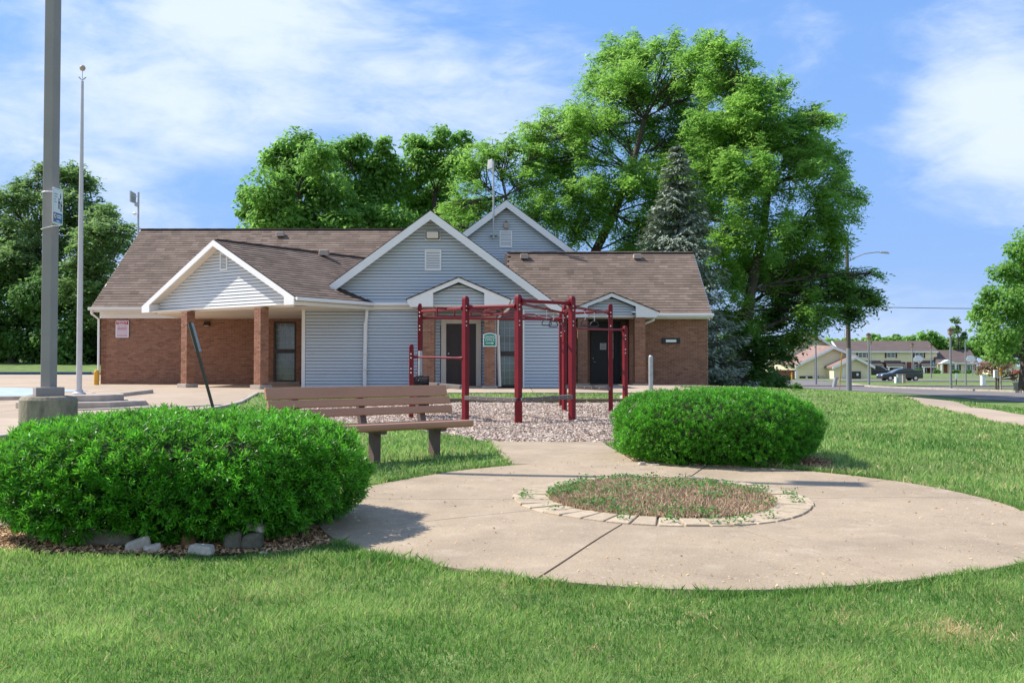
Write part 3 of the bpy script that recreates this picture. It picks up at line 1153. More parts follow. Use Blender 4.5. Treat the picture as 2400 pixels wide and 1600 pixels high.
for (a, b, c, d) in ((-2.00, -1.68, .72, 1.30), (-1.58, -1.26, .72, 1.30), (-2.0, -1.68, 1.48, 2.12), (-1.58, -1.26, 1.48, 2.12), (-2.0, -1.68, 2.24, 2.48), (-1.58, -1.26, 2.24, 2.48)):
    part('door_panel', d1, M['door_brown'], lambda mb: (panel_ring(REC, a, b, c, d, .05, mb), mb.prism([WP(REC, *q, .05) for q in rect(a + .05, b - .05, c + .05, d - .05)], Vector((0, -.008, 0)))))


def lever(fr, u, z, parent, n=.05, deadbolt=True, flip=1):
    mb = MB()
    c = WP(fr, u, z, n)
    mb.tube([c, c + Vector((0, -.03, 0))], .035, 14)
    mb.tube([c + Vector((0, -.035, 0)), c + Vector((0, -.06, 0)), c + Vector((flip * .05, -.065, 0)), c + Vector((flip * .13, -.06, -.005))], [.014, .014, .012, .01], 8)
    mb.build('door_handle', M['chrome'], parent, smooth=True)
    if deadbolt:
        c = WP(fr, u, z + .14, n)
        mb = MB().tube([c, c + Vector((0, -.03, 0))], [.036, .03], 14)
        mb.build('deadbolt', M['chrome'], parent, smooth=True)


lever(REC, -2.03, 1.50, d1)
part('threshold', house, M['slab'], lambda mb: mb.box((-1.65, 30.85, FL + .055), (2.1, 1.2, .05)), bevel=.01)
window(FRONT, -.47, .33, FL + .06, 2.75, front, mid=EYE + 28 / 73., muntin=True)

# back hall gable
BK = ((0, 41.0), (1, 0), (0, -1))
bz = EYE + 388 / 56.1
bcx = (1187 - 1200) / 56.1
hall = part('hall_gable_wall', house, M['shade_core'], lambda mb: mb.prism([WP(BK, *q, -.3) for q in gable_poly(bcx, bz - .1, 6.1, .75)], Vector((0, -.3, 0))))
siding(BK, lambda z: [(max(bcx - (bz - .22 - z) / .75, -4.2 if z < 6.2 else -9), bcx + (bz - .22 - z) / .75)], 5.1, bz - .3, M['siding'], hall)
roof_planes(BK, bcx, bz, 6.4, .75, .1, -9.5, .3, house)
rake(BK, bcx, bz - .03, 6.35, .75, .30, .27, .305, M['trim'], house)
louvre(BK, (1185.5 - 1200) / 56.1, EYE + (857 - 560) / 56.1, .53, .70, hall)
part('hall_wall', house, M['siding'], lambda mb: mb.box((bcx, 45.8, 2.0), (12.0, 9.0, 2.94)))


# long roofs -------------------------------------------------------
def shingle_plane(par, O, Dv, Sv, Lu, Ls, keep=None, expo=.185, tab=.40):
    """O corner at the eave, Dv along the eave, Sv up the slope"""
    Nv = Dv.cross(Sv).normalized()
    if Nv.z < 0:
        Nv = -Nv
    rows = int(Ls / expo)
    S2 = (Sv - Nv * .09).normalized()
    N2 = Dv.cross(S2).normalized()
    if N2.z < 0:
        N2 = -N2
    for r in range(rows + 1):
        s = r * expo
        u = -rnd.uniform(0, tab)
        while u < Lu:
            w = tab * rnd.uniform(.6, 1.1)
            a, b = max(0, u), min(Lu, u + w)
            u += w
            if b - a < .04:
                continue
            c = O + Dv * ((a + b) / 2) + Sv * (s + .095) + Nv * .018
            if keep and not keep(c):
                continue
            SH.add(par, c, Dv, S2, N2, (b - a - .003, .200, .014), min(.999, max(0, rnd.gauss(.5, .24))))


def long_roof(x0, x1, ye, ze, yr, zr, name='roof'):
    """gable roof with its ridge along X"""
    th = .12
    sec = [(ye, ze - .02), (yr, zr - .02), (yr, zr - .02 - th), (ye, ze - .02 - th)]
    mb = MB()
    mb.prism([(x0, y, z) for y, z in sec], Vector((x1 - x0, 0, 0)))
    yb = 2 * yr - ye
    mb.prism([(x0, yr, zr - .02), (x0, yb, ze - .02), (x0, yb, ze - .02 - th), (x0, yr, zr - .02 - th)], Vector((x1 - x0, 0, 0)))
    return mb.build(name, M['roofbase'], house)


LY, LZ, LRY, LRZ = 36.62, 3.42, 41.5, 7.02
leftroof = long_roof(-15.72, -3.4, LY, LZ, LRY, LRZ)
Sv = Vector((0, LRY - LY, LRZ - LZ))
Ls = Sv.length
Sv.normalize()
# carport geometry
TH = RAD(36)
DW = Vector((-math.cos(TH), math.sin(TH), 0))      # along its face, leftwards
DD = Vector((math.sin(TH), math.cos(TH), 0))       # into the building
CPR = Vector((-6.26, 28.25, 0))
CW = 7.45
CP_RZ = 5.17
CP_EZ = 3.24
cap_pitch = (CP_RZ - CP_EZ) / (CW / 2)


def cp_height(p):
    w = (p - CPR).dot(DW)
    d = (p - CPR).dot(DD)
    if d < 0 or w < 0 or w > CW:
        return -9
    return CP_RZ - abs(w - CW / 2) * cap_pitch


def main_height(p):
    if p.y < 30.5:
        return -9
    return ZAP - abs(p.x - FC) * PIT


def left_height(p):
    return LZ + (p.y - LY) * (LRZ - LZ) / (LRY - LY)


shingle_plane(leftroof, Vector((-15.72, LY, LZ)), Vector((1, 0, 0)), Sv, 12.2, Ls - .02,
              keep=lambda c: c.z > cp_height(c) - .05 and c.z > main_height(c) - .05 and c.x < -2.9)
part('ridge_cap', leftroof, M['shingle'], lambda mb: [mb.box((-15.6 + k * .30, LRY, LRZ + .015 + .004 * (k % 2)), (.29, .26, .03), t=.35 + .3 * rnd.random()) for k in range(41)])
RY, RZ, RRY, RRZ = 36.6, 3.19, 40.25, 5.88
rightroof = long_roof(-.3, 7.45, RY, RZ, RRY, RRZ)
Sv2 = Vector((0, RRY - RY, RRZ - RZ))
shingle_plane(rightroof, Vector((-.2, RY, RZ)), Vector((1, 0, 0)), Sv2.normalized(), 7.65, Sv2.length - .02, keep=lambda c: c.z > main_height(c) - .05 and c.x > -.1)
part('ridge_cap', rightroof, M['shingle'], lambda mb: [mb.box((-.05 + k * .30, RRY, RRZ + .015 + .004 * (k % 2)), (.29, .26, .03), t=.35 + .3 * rnd.random()) for k in range(26)])

# carport roof
CF = ((CPR.x, CPR.y), (DW.x, DW.y), (-DD.x, -DD.y))    # u from the right corner to the left, n towards the camera


def cp_roof(mb):
    L = 10.6
    for s in (-1, 1):
        po = [(CW / 2, CP_RZ - .02), (CW / 2 + s * CW / 2, CP_EZ - .02), (CW / 2 + s * CW / 2, CP_EZ - .12), (CW / 2, CP_RZ - .12)]
        LL = L if s < 0 else 10.6
        mb.prism([WP(CF, *q, -LL) for q in po], Vector((-DD.x * LL, -DD.y * LL, 0)))
cproof = part('roof', house, M['roofbase'], cp_roof)
Sr = (DW * (CW / 2) + Vector((0, 0, CP_RZ - CP_EZ)))
shingle_plane(cproof, Vector((CPR.x, CPR.y, CP_EZ)) + DD * -.0, DD, Sr.normalized(), 10.4, Sr.length - .02,
              keep=lambda c: c.z > left_height(c) - .05 and c.z > main_height(c) - .06 and not (c.y > 31.0 and c.x > -5.2 and c.z < main_height(c)))
Sl = (-DW * (CW / 2) + Vector((0, 0, CP_RZ - CP_EZ)))
shingle_plane(cproof, Vector((CPR.x, CPR.y, CP_EZ)) + DW * CW, DD, Sl.normalized(), 10.4, Sl.length - .02, keep=lambda c: c.z > left_height(c) - .05)
part('ridge_cap', cproof, M['shingle'], lambda mb: [mb.box(tuple(CPR + DW * (CW / 2) + DD * (.15 + k * .3) + Vector((0, 0, CP_RZ + .01 + .004 * (k % 2)))), (.26, .29, .03), -TH, t=.4 + .3 * rnd.random()) for k in range(26)])
# carport gable face: rakes, returns, siding set back, beam
NF = .0
mbz = CP_EZ - .23
for s in (-1, 1):
    c0 = CW / 2
    e = CW / 2
    inn = e - .42
    po = [(c0, CP_RZ - .02), (c0 + s * e, CP_EZ - .02), (c0 + s * e, mbz), (c0 + s * inn, mbz), (c0 + s * inn, CP_RZ - .20 - inn * cap_pitch), (c0, CP_RZ - .20)]
    plate('rake_board', house, M['trim'], CF, po, 0, .045)
    # soffit under the overhang, seen from below
    po = [(c0, CP_RZ - .12), (c0 + s * e, CP_EZ - .12), (c0 + s * e, CP_EZ - .15), (c0, CP_RZ - .15)]
    plate('soffit', house, M['tan'], CF, po, -.34, -.002)
    plate('eave_return', house, M['trim'], CF, [(c0 + s * e * .995, CP_EZ - .14), (c0 + s * e * .995, mbz + .002), (c0 + s * inn, mbz + .002), (c0 + s * inn, CP_RZ - .17 - inn * cap_pitch)], -.34, -.002)
CI = ((CPR.x + DD.x * .34, CPR.y + DD.y * .34), CF[1], CF[2])
inn = CW / 2 - .42
cg = plate('carport_gable', house, M['shade_core'], CI, [(CW / 2 - CW / 2 + .05, mbz), (CW - .05, mbz), (CW - .05, CP_EZ - .16), (CW / 2, CP_RZ - .13), (.05, CP_EZ - .16)], -.2, 0)
siding(CI, lambda z: [(max(CW / 2 - inn, CW / 2 - (CP_RZ - .16 - z) / cap_pitch), min(CW / 2 + inn, CW / 2 + (CP_RZ - .16 - z) / cap_pitch))], mbz + .02, CP_RZ - .22, M['siding_pale'], cg)
plate('beam', house, M['trim'], CI, rect(.40, CW - .40, mbz - .03, mbz + .03), .0, .06)
louvre(CI, CW / 2 - .10, EYE + (857 - 612) * 30.6 / 2300, .36, .56, cg)
# carport ceiling
part('ceiling', house, M['tan'], lambda mb: mb.prism([CPR + DW * .1 + Vector((0, 0, mbz + .01)), CPR + DW * (CW - .1) + Vector((0, 0, mbz + .01)), Vector((-12.4, 36.9, mbz + .01)), Vector((-6.6, 36.9, mbz + .01)), Vector((-6.6, 31.0, mbz + .01)), Vector((-4.6, 31.0, mbz + .01))], Vector((0, 0, .02))))
# side fascia and gutter of the carport
sf = Vector((CPR.x, CPR.y, 0))
part('fascia', house, M['cream'], lambda mb: mb.beam(sf + Vector((0, 0, CP_EZ - .13)) + DW * .02, sf + DD * 3.25 + Vector((0, 0, CP_EZ - .13)) + DW * .02, .03, .20))
part('gutter', house, M['trim'], lambda mb: mb.beam(sf + Vector((0, 0, CP_EZ - .06)) - DW * .06, sf + DD * 3.2 + Vector((0, 0, CP_EZ - .06)) - DW * .06, .11, .10), bevel=.02)
for s_, lab in ((1.60, None), (5.16, None)):
    c = CPR + DW * s_ + DD * .12
    brick_column(c.x, c.y, -TH, .30, FL + .02, mbz - .03, base=.13)

# left brick wing
LW = ((0, 37.0), (1, 0), (0, -1))
wx0, wx1 = (640.5 - 1200) / 62.2, (694 - 1200) / 62.2
lw = brick_wall(LW, -15.5, FX0 - .01, FL, 3.04, holes=[(wx0, wx1, FL + .12, 2.92)])
window(LW, wx0 + .004, wx1 - .004, FL + .12, 2.92, lw, mid=EYE + 33 / 62.2 + .02)
part('sill', lw, M['kerb'], lambda mb: mb.box(((wx0 + wx1) / 2, 36.95, FL + .07), (1.2, .25, .10)), bevel=.01)
plate('frieze_board', house, M['trim'], LW, rect(-15.55, FX0, 3.041, 3.30), -.2, .03)
part('soffit', house, M['tan'], lambda mb: mb.box((-10.8, 36.83, 3.31), (9.6, .36, .02)))
part('fascia', house, M['cream'], lambda mb: mb.box((-12.2, 36.63, 3.33), (7.1, .04, .16)))
part('gutter', house, M['cream'], lambda mb: mb.box((-12.3, 36.54, 3.37), (7.0, .12, .11)), bevel=.02)
part('downspout', house, M['trim'], lambda mb: mb.tube([(-15.68, 36.55, 3.32), (-15.70, 36.62, 3.2), (-15.56, 36.92, 3.0), (-15.56, 36.94, .7), (-15.66, 36.8, FL + .05)], .045, 8))
# gable end walls
part('end_wall', house, M['mortar'], lambda mb: mb.prism([(-15.5, 37, FL), (-15.5, 46, FL), (-15.5, 46, 3.3), (-15.5, 41.5, 6.85), (-15.5, 37, 3.3)], Vector((.2, 0, 0))))
plate('rake_board', house, M['trim'], ((-15.72, LY), (0, 1), (-1, 0)), [(0, LZ - .02), (LRY - LY, LRZ - .02), (LRY - LY, LRZ - .26), (0, LZ - .20)], 0, .03)

# right brick wing
RW = ((0, 37.0), (1, 0), (0, -1))
rw = brick_wall(RW, 4.42, 7.39, FL, 3.0)
RD = ((0, 37.95), (1, 0), (0, -1))
rr = brick_wall(RD, 1.53, 4.42, FL, 3.0, holes=[(2.10, 2.44, FL, 2.9), (3.02, 4.20, FL, 2.98)])
SD = ((4.42, 37.0), (0, 1), (-1, 0))
rsd = brick_wall(SD, .01, .95, FL, 3.0, thick=.15)
window(RD, 2.105, 2.435, FL + .02, 2.88, rr, muntin=False, glass='glass_dark', frame_mat='black')
d2 = thing('door', (3.5, 37.95, FL), None, None)
d2.parent = house
d2.location = WLOC[d2.name] - WLOC[house.name]
plate('door_leaf', d2, M['door_black'], RD, rect(3.05, 3.96, FL + .03, 2.60), -.06, -.01)
plate('transom', d2, M['black'], RD, rect(3.03, 4.19, 2.62, 2.97), -.07, -.02)
plate('side_panel', d2, M['black'], RD, rect(3.97, 4.19, FL + .03, 2.60), -.07, -.025)
for (a, b, c, d) in ((3.20, 3.46, .78, 1.36), (3.20, 3.46, 1.48, 2.10)):
    part('door_panel', d2, M['door_black'], lambda mb: (panel_ring(RD, a, b, c, d, -.01, mb), mb.prism([WP(RD, *q, -.01) for q in rect(a + .05, b - .05, c + .05, d - .05)], Vector((0, -.008, 0)))))
for k in range(3):
    plate('pane', d2, M['glass_pale'], RD, rect(3.72, 3.92, 1.52 + k * .34, 1.83 + k * .34), -.01, -.004)
lever(RD, 3.13, 1.40, d2, n=-.01)
part('frieze_board', house, M['cream'], lambda mb: mb.box((5.9, 36.93, 3.05), (3.0, .10, .10)))
part('soffit', house, M['tan'], lambda mb: mb.box((4.5, 36.8, 3.09), (5.9, .42, .02)))
part('gutter', house, M['trim'], lambda mb: mb.box((6.4, 36.53, 3.14), (2.25, .12, .11)), bevel=.02)
part('fascia', house, M['trim'], lambda mb: mb.box((6.4, 36.60, 3.10), (2.2, .03, .14)))
part('downspout', house, M['cream'], lambda mb: mb.tube([(5.28, 36.5, 3.08), (5.28, 36.5, 2.95), (4.95, 36.45, 2.82), (4.85, 36.4, 2.72), (4.80, 36.4, 2.6)], .045, 8))
part('end_wall', house, M['mortar'], lambda mb: mb.prism([(7.2, 37.01, FL), (7.2, 43.5, FL), (7.2, 43.5, 3.1), (7.2, 40.25, 5.75), (7.2, 37.01, 3.1)], Vector((.19, 0, 0))))
plate('rake_board', house, M['trim'], ((7.45, RY), (0, 1), (1, 0)), [(0, RZ - .02), (RRY - RY, RRZ - .02), (RRY - RY, RRZ - .24), (0, RZ - .18)], 0, .03)
part('wing_core', house, M['mortar'], lambda mb: (mb.box((2.9, 40.9, 1.75), (8.3, 5.4, 2.44)), mb.box((-11.1, 41.6, 1.8), (8.6, 8.6, 2.5))))

porch2 = porch((1434 - 1200) / 65.2, 35.3, EYE + 173 / 65.2, 1.70, .405, 2.99, .87, 37.0, .36, None, 'b', 37)
brick_column((1366 - 1200) / 65.2 + .0, 35.5, 0, .345, FL + .03, 2.99, base=.05)
brick_column((1500.5 - 1200) / 65.2, 35.5, 0, .385, FL + .03, 2.99, base=.05)

# downspouts of the blue wing
X1 = (853 - 1200) / 75.5
dsp = part('downspout', house, M['trim'], lambda mb: (mb.tube([(X1 + .05, 30.78, 3.14), (X1 + .04, 30.8, 3.0), (X1, 30.86, 2.55)], .05, 8), mb.tube([(X1 - .01, 30.86, 2.62), (X1 - .03, 30.86, 1.0), (X1 - .03, 30.86, FL + .05)], .062, 8)))
part('bracket', dsp, M['tan'], lambda mb: (mb.box((X1 - .02, 30.86, 1.62), (.15, .14, .03)), mb.box((X1 - .02, 30.86, 1.12), (.15, .14, .03))))
X2 = (1167 - 1200) / 76
dsp = part('downspout', house, M['cream'], lambda mb: (mb.tube([(p1x + 1.62, 30.0, 3.26), (p1x + 1.62, 30.05, 3.12), (p1x + 1.50, 30.1, 2.98), (X2 + .12, 30.2, 2.86), (X2, 30.3, 2.72), (X2 - .01, 30.35, 2.1)], .04, 8),
                                                        mb.tube([(X2, 30.35, 2.2), (X2 + .03, 30.35, 1.2), (X2 + .05, 30.35, FL + .08)], .055, 8)))
# roof vents
def roof_vent(x, y, ztop, rot=0):
    o = part('roof_vent', house, M['ventbox'], lambda mb: (mb.hexa([(x - .17, y - .2, ztop - .16), (x + .17, y - .2, ztop - .16), (x + .17, y + .12, ztop - .10), (x - .17, y + .12, ztop - .10),
                                                                     (x - .15, y - .17, ztop + .04), (x + .15, y - .17, ztop + .04), (x + .15, y + .1, ztop + .05), (x - .15, y + .1, ztop + .05)])), bevel=.02)


for px, Y, kind_ in ((656, 41.0, 'l'), (1228.5, 39.85, 'r'), (1494, 39.85, 'r')):
    x = (px - 1200) / 2300 * Y
    z = (left_height(Vector((x, Y, 0))) if kind_ == 'l' else RZ + (Y - RY) * (RRZ - RZ) / (RRY - RY))
    roof_vent(x, Y, z + .16)
c = CPR + DW * (CW / 2 - .35) + DD * 4.3
roof_vent(c.x, c.y, CP_RZ + .02)
BR.flush()
SH.flush()

# ================================================================== OBJECTS
def text(name, body, size, loc, rot, mat, parent, extrude=.002, align='CENTER', sx=1.0):
    cu = bpy.data.curves.new(name, 'FONT')
    cu.body = body
    cu.size = size
    cu.extrude = extrude
    cu.align_x = align
    cu.align_y = 'CENTER'
    cu.offset = 0.0
    cu.materials.append(mat)
    tmp = bpy.data.objects.new(name, cu)
    me = bpy.data.meshes.new_from_object(tmp)
    bpy.data.objects.remove(tmp)
    o = bpy.data.objects.new(name, me)
    link(o, loc, parent)
    o.rotation_euler = rot
    o.scale = (sx, 1, 1)
    return o


FACING = (RAD(90), 0, 0)

# ---- bench ----
gb = .155
bA = Vector((-2.664, 10.6, 0))
bD = Vector((1.852, 1.6, 0)).normalized()
bN = Vector((bD.y, -bD.x, 0))
BL = 2.447
bench = thing('park_bench', (*(bA + bD * BL / 2 + bN * .25).xy, gb), 'brown slatted plastic park bench on square posts between the big bush and the playground', 'bench')


def bpt(s, o, z):
    return bA + bD * s + bN * o + Vector((0, 0, z))


# back slats lean back
for k, (zc, h, o) in enumerate(((.945, .135, 0.0), (.828, .088, .035), (.722, .088, .068))):
    mb = MB()
    lean = Vector((bN.x * -.30, bN.y * -.30, 1)).normalized()
    a, b = bpt(0 + .012 * k, o, zc), bpt(BL + .012 * k - (.0 if k else .01), o, zc)
    s = lean.cross(bD).normalized()
    q = []
    for p in (a, b):
        q += [p - s * .02 - lean * h / 2, p + s * .02 - lean * h / 2, p + s * .02 + lean * h / 2, p - s * .02 + lean * h / 2]
    mb.hexa(q, rnd.random())
    mb.build('back_slat', M['bench'], bench, bevel=.008)
SZ = .575
for k, (o, w) in enumerate(((.16, .085), (.265, .085), (.37, .085))):
    mb = MB()
    mb.beam(bpt(.03, o, SZ), bpt(BL - .02, o, SZ), .085, .038)
    mb.build('seat_slat', M['bench'], bench, bevel=.008)
mb = MB()
mb.beam(bpt(-.0, .475, SZ - .015), bpt(BL + .03, .475, SZ - .015), .10, .085)
mb.build('seat_slat', M['bench'], bench, bevel=.032, segs=4)
for s in (.36, 1.20, 2.04):
    g0 = .12
    part('leg', bench, M['bench_dark'], lambda mb: mb.hexa([bpt(s - .045, .36, g0), bpt(s + .045, .36, g0), bpt(s + .045, .24, g0), bpt(s - .045, .24, g0),
                                                             bpt(s - .045, .37, SZ - .02), bpt(s + .045, .37, SZ - .02), bpt(s + .045, .24, SZ - .02), bpt(s - .045, .24, SZ - .02)]), bevel=.006)
    part('back_bracket', bench, M['bench_dark'], lambda mb: mb.hexa([bpt(s - .04, .105, SZ - .06), bpt(s + .04, .105, SZ - .06), bpt(s + .04, .03, SZ - .06), bpt(s - .04, .03, SZ - .06),
                                                                      bpt(s - .04, -.035, .99), bpt(s + .04, -.035, .99), bpt(s + .04, -.09, .99), bpt(s - .04, -.09, .99)]))
    part('seat_bracket', bench, M['bench_dark'], lambda mb: mb.beam(bpt(s, .04, SZ - .055), bpt(s, .49, SZ - .065), .08, .06))

# ---- litter basket on its post ----
bkx = (984 - 1200) / 2300 * 20.5
lb = thing('litter_basket', (bkx, 20.5, .15), 'black steel mesh litter basket hung on a galvanised post behind the bench', 'trash basket')
part('post', lb, M['galv'], lambda mb: mb.tube([(bkx, 20.62, .05), (bkx, 20.62, 1.56)], .042, 14), smooth=False, bevel=.004)


def mesh_basket(mb):
    n, R_ = 40, .20
    zt, zb_ = 1.02, .35
    for k in range(n):
        for sgn in (-1, 1):
            pts = []
            for j in range(5):
                a = 2 * math.pi * k / n + sgn * j * .16
                z = zb_ + (zt - zb_) * j / 4
                pts.append((bkx + R_ * math.cos(a), 20.38 + R_ * math.sin(a), z))
            mb.tube(pts, .006, 3, cap=False)


part('mesh', lb, M['black'], mesh_basket)
part('rim', lb, M['black'], lambda mb: mb.tube([(bkx + .205 * math.cos(a * math.pi / 12), 20.38 + .205 * math.sin(a * math.pi / 12), 1.03) for a in range(25)], .016, 6))
part('liner', lb, M['black'], lambda mb: mb.lathe((bkx, 20.38, .36), [(.165, 0), (.175, .58)], 20))

# ---- grey bollard by the right bush ----
bx = (1525 - 1200) / 2300 * 24.0
o = part('bollard', None, M['galv'], lambda mb: mb.lathe((bx, 24.0, .22), [(.055, 0), (.055, 1.22), (.05, 1.26), (.03, 1.285), (.005, 1.29)], 16), smooth=False)
tag(o, 'round grey steel post standing at the edge of the chips behind the right bush', 'post')

# ---- leaning sign post ----
a, b = P(514, 1008, 17.0), P(444, 755, 17.0)
lp = thing('leaning_sign_post', tuple(a), 'leaning green metal post with a small blank sign seen edge-on by the lot', 'sign post')
part('post', lp, M['olive'], lambda mb: mb.beam(a, b, .032, .045))
sg = b + (a - b) * .22
part('sign_plate', lp, M['galv'], lambda mb: mb.prism([b + Vector((-.045, .03, .0)), b + Vector((-.055, .36, .0)), b + (a - b) * .27 + Vector((-.05, .36, 0)), b + (a - b) * .27 + Vector((-.045, .03, 0))], (.01, 0, 0)))

# ---- light pole, its concrete footing ----
lx, ly = -5.33, 11.3
lpz = .10
pl = thing('light_pole', (lx, ly, lpz), 'tall square grey light pole on a round concrete footing behind the left bush', 'light pole')
part('footing', pl, M['oldconc'], lambda mb: mb.lathe((lx, ly, lpz - .1), [(.31, 0), (.31, .86), (.285, .90), (.25, .905)], 36), bevel=.012)
part('base_cover', pl, M['pole'], lambda mb: mb.box((lx, ly, lpz + .855), (.30, .30, .10), RAD(32)), bevel=.008)
part('shaft', pl, M['pole'], lambda mb: mb.box((lx, ly, lpz + 4.9), (.128, .128, 8.0), RAD(-13)), bevel=.010, segs=3)
part('luminaire', pl, M['pole'], lambda mb: (mb.box((lx + .45, ly, lpz + 8.9), (.6, .35, .14), RAD(-13)), mb.box((lx + .1, ly, lpz + 8.9), (.3, .06, .06), RAD(-13))))
# sign strapped to the pole, turned away
sc_ = P(134.5, 484, 11.15)
ang = RAD(88)
sD = Vector((math.cos(ang), math.sin(ang), 0))
sN = Vector((sD.y, -sD.x, 0))
SF = ((sc_.x, sc_.y), (sD.x, sD.y), (sN.x, sN.y))
sgn = thing('pole_sign', tuple(sc_ - Vector((0, 0, .22))), 'white and blue children crossing sign strapped to the tall light pole', 'sign')
zc = sc_.z
hw, hh = .115, .205


def rounded(w, h, r, zc=0., uc=0., n=5):
    pts = []
    for cx, cz, a0 in ((w - r, h - r, 0), (-w + r, h - r, 90), (-w + r, -h + r, 180), (w - r, -h + r, 270)):
        for k in range(n + 1):
            a = RAD(a0 + 90 * k / n)
            pts.append((uc + cx + r * math.cos(a), zc + cz + r * math.sin(a)))
    return pts


def disc(u, z, r, n=16, rz=None):
    return [(u + r * math.cos(2 * math.pi * k / n), z + (rz or r) * math.sin(2 * math.pi * k / n)) for k in range(n)]


plate('plate', sgn, M['white_sign'], SF, rounded(hw, hh, .02, zc), 0, .006)
plate('border', sgn, M['print_grey'], SF, rounded(hw - .010, hh - .012, .016, zc), .006, .0066)
plate('white_field', sgn, M['white_sign'], SF, rounded(hw - .014, hh - .016, .014, zc), .0066, .0074)
plate('blue_field', sgn, M['blue_sign'], SF, rect(-hw + .014, hw - .014, zc - hh + .022, zc - .075), .0074, .0082)
for (u, z, s) in ((.055, zc + .115, .55), (.020, zc + .02, 1.0), (.070, zc - .005, .95)):
    mb = MB()
    for pol in (disc(u, z + .062 * s, .012 * s), [(u - .016 * s, z + .045 * s), (u + .016 * s, z + .045 * s), (u + .010 * s, z), (u - .010 * s, z)],
                [(u - .010 * s, z), (u + .001, z), (u - .012 * s, z - .05 * s), (u - .022 * s, z - .045 * s)],
                [(u - .001, z), (u + .010 * s, z), (u + .022 * s, z - .045 * s), (u + .010 * s, z - .05 * s)],
                [(u + .012 * s, z + .045 * s), (u + .032 * s, z + .02 * s), (u + .027 * s, z + .014 * s), (u + .010 * s, z + .033 * s)]):
        mb.prism([WP(SF, *q, .0075) for q in pol], sN * .0012)
    mb.build('figure', M['print_black'], sgn)
mb = MB()
for k, z in enumerate((zc + .135, zc + .105, zc + .075, zc + .045)):
    w = (.07, .065, .03, .05)[k]
    mb.prism([WP(SF, *q, .0075) for q in rect(-.085, -.085 + w, z - .007, z + .007)], sN * .001)
mb.build('print_line', M['print_grey'], sgn)
plate('red_ring', sgn, M['red_sign'], SF, disc(-.065, zc - .115, .034), .0083, .0090)
plate('ring_field', sgn, M['white_sign'], SF, disc(-.065, zc - .115, .026), .0090, .0096)
plate('ring_mark', sgn, M['print_black'], SF, [(-.078, zc - .125), (-.055, zc - .128), (-.052, zc - .11), (-.062, zc - .098), (-.07, zc - .108)], .0096, .0101)
mb = MB()
for z, w in ((zc - .105, .10), (zc - .128, .095)):
    mb.prism([WP(SF, *q, .0083) for q in rect(-.02, -.02 + w, z - .006, z + .006)], sN * .001)
mb.prism([WP(SF, *q, .0083) for q in rect(-.035, .035, zc - .175, zc - .163)], sN * .001)
mb.build('white_print', M['white_sign'], sgn)
for z0, dz in ((zc + hh - .02, -.003), (zc - hh + .015, -.055)):
    def strap(mb):
        c = Vector((lx, ly, z0))
        r = .105
        pts = []
        for k in range(17):
            a = 2 * math.pi * k / 16 + RAD(32)
            pts.append(c + Vector((r * .95 * math.cos(a), r * .95 * math.sin(a), dz * (.5 - .5 * math.cos(2 * math.pi * k / 16)))))
        mb.tube(pts, .0055, 5)
    part('strap', sgn, M['white_sign'], strap)

# ---- flagpole ----
fx, fy = -10.58, 24.0
gf = gz(fx, fy)
fp = thing('flagpole', (fx, fy, gf), 'slim silver flagpole with ball finial on a stepped concrete plinth', 'flagpole')
for k, (w, z) in enumerate(((1.55, 0), (1.0, .15))):
    part('plinth_step', fp, M['kerb'], lambda mb: mb.lathe((fx + .1, fy, gf + z - .02), [(w, 0), (w, .15 + .02)], 8), bevel=.015)
fb = gf + .30
part('collar', fp, M['flag'], lambda mb: mb.lathe((fx, fy, fb), [(.16, 0), (.16, .03), (.10, .06), (.09, .12)], 24))
part('shaft', fp, M['flag'], lambda mb: mb.lathe((fx, fy, fb), [(.068, 0), (.066, 2.5), (.052, 5), (.032, 7.85 - .15)], 20), smooth=False)
part('finial', fp, M['ventbox'], lambda mb: mb.lathe((fx, fy, fb + 8.02), [(.01, -.075), (.05, -.055), (.075, 0), (.05, .055), (.008, .075)], 16), smooth=True)
part('truck', fp, M['galv'], lambda mb: (mb.tube([(fx, fy, fb + 7.7), (fx, fy, fb + 7.96)], .008, 6), mb.tube([(fx - .09, fy, fb + 7.80), (fx - .03, fy, fb + 7.74), (fx + .03, fy, fb + 7.74), (fx + .09, fy, fb + 7.80)], .014, 6)))

# ---- small bollard and rail at the left end ----
yb = P(226, 895, 35.5)
o = part('yellow_bollard', None, M['yellow'], lambda mb: mb.lathe((yb.x, 35.5, gz(yb.x, 35.5)), [(.09, 0), (.09, .50), (.06, .56), (.01, .58)], 16))
tag(o, 'short yellow bollard at the left corner of the brick wall', 'bollard')
o = part('yellow_rail', None, M['yellow'], lambda mb: (mb.box((yb.x - .1, 42, .60 + gz(-18, 42) - .3), (1.6, .12, .16)), mb.box((yb.x - .75, 42, gz(-18, 42) + .15), (.1, .1, .5)), mb.box((yb.x + .6, 42, gz(-18, 42) + .15), (.1, .1, .5))))
tag(o, 'low yellow guard rail behind the yellow bollard', 'rail')

# ================================================================== PLAYGROUND CLIMBER
PG = .15
clim = thing('climbing_frame', (.6, 21, PG), 'maroon steel playground climber with bars, hanging handles and balance beams on wood chips', 'climbing frame')
HT = 2.62
posts = {
    'A': (-.915, 19.3, HT), 'B': (.12, 18.6, HT - .02), 'C': (1.18, 19.3, HT), 'D': (-2.03, 21.6, HT), 'G': (2.21, 22.0, HT + .02),
    'F': (1.19, 22.3, HT), 'E': (1.20, 24.0, 2.56), 'I': (-2.05, 20.0, 1.69), 'H': (2.42, 21.0, 2.10)}
tw = {'A': 45, 'B': 45, 'C': 40, 'D': 10, 'G': 6, 'F': 30, 'E': 12, 'I': 15, 'H': 30}


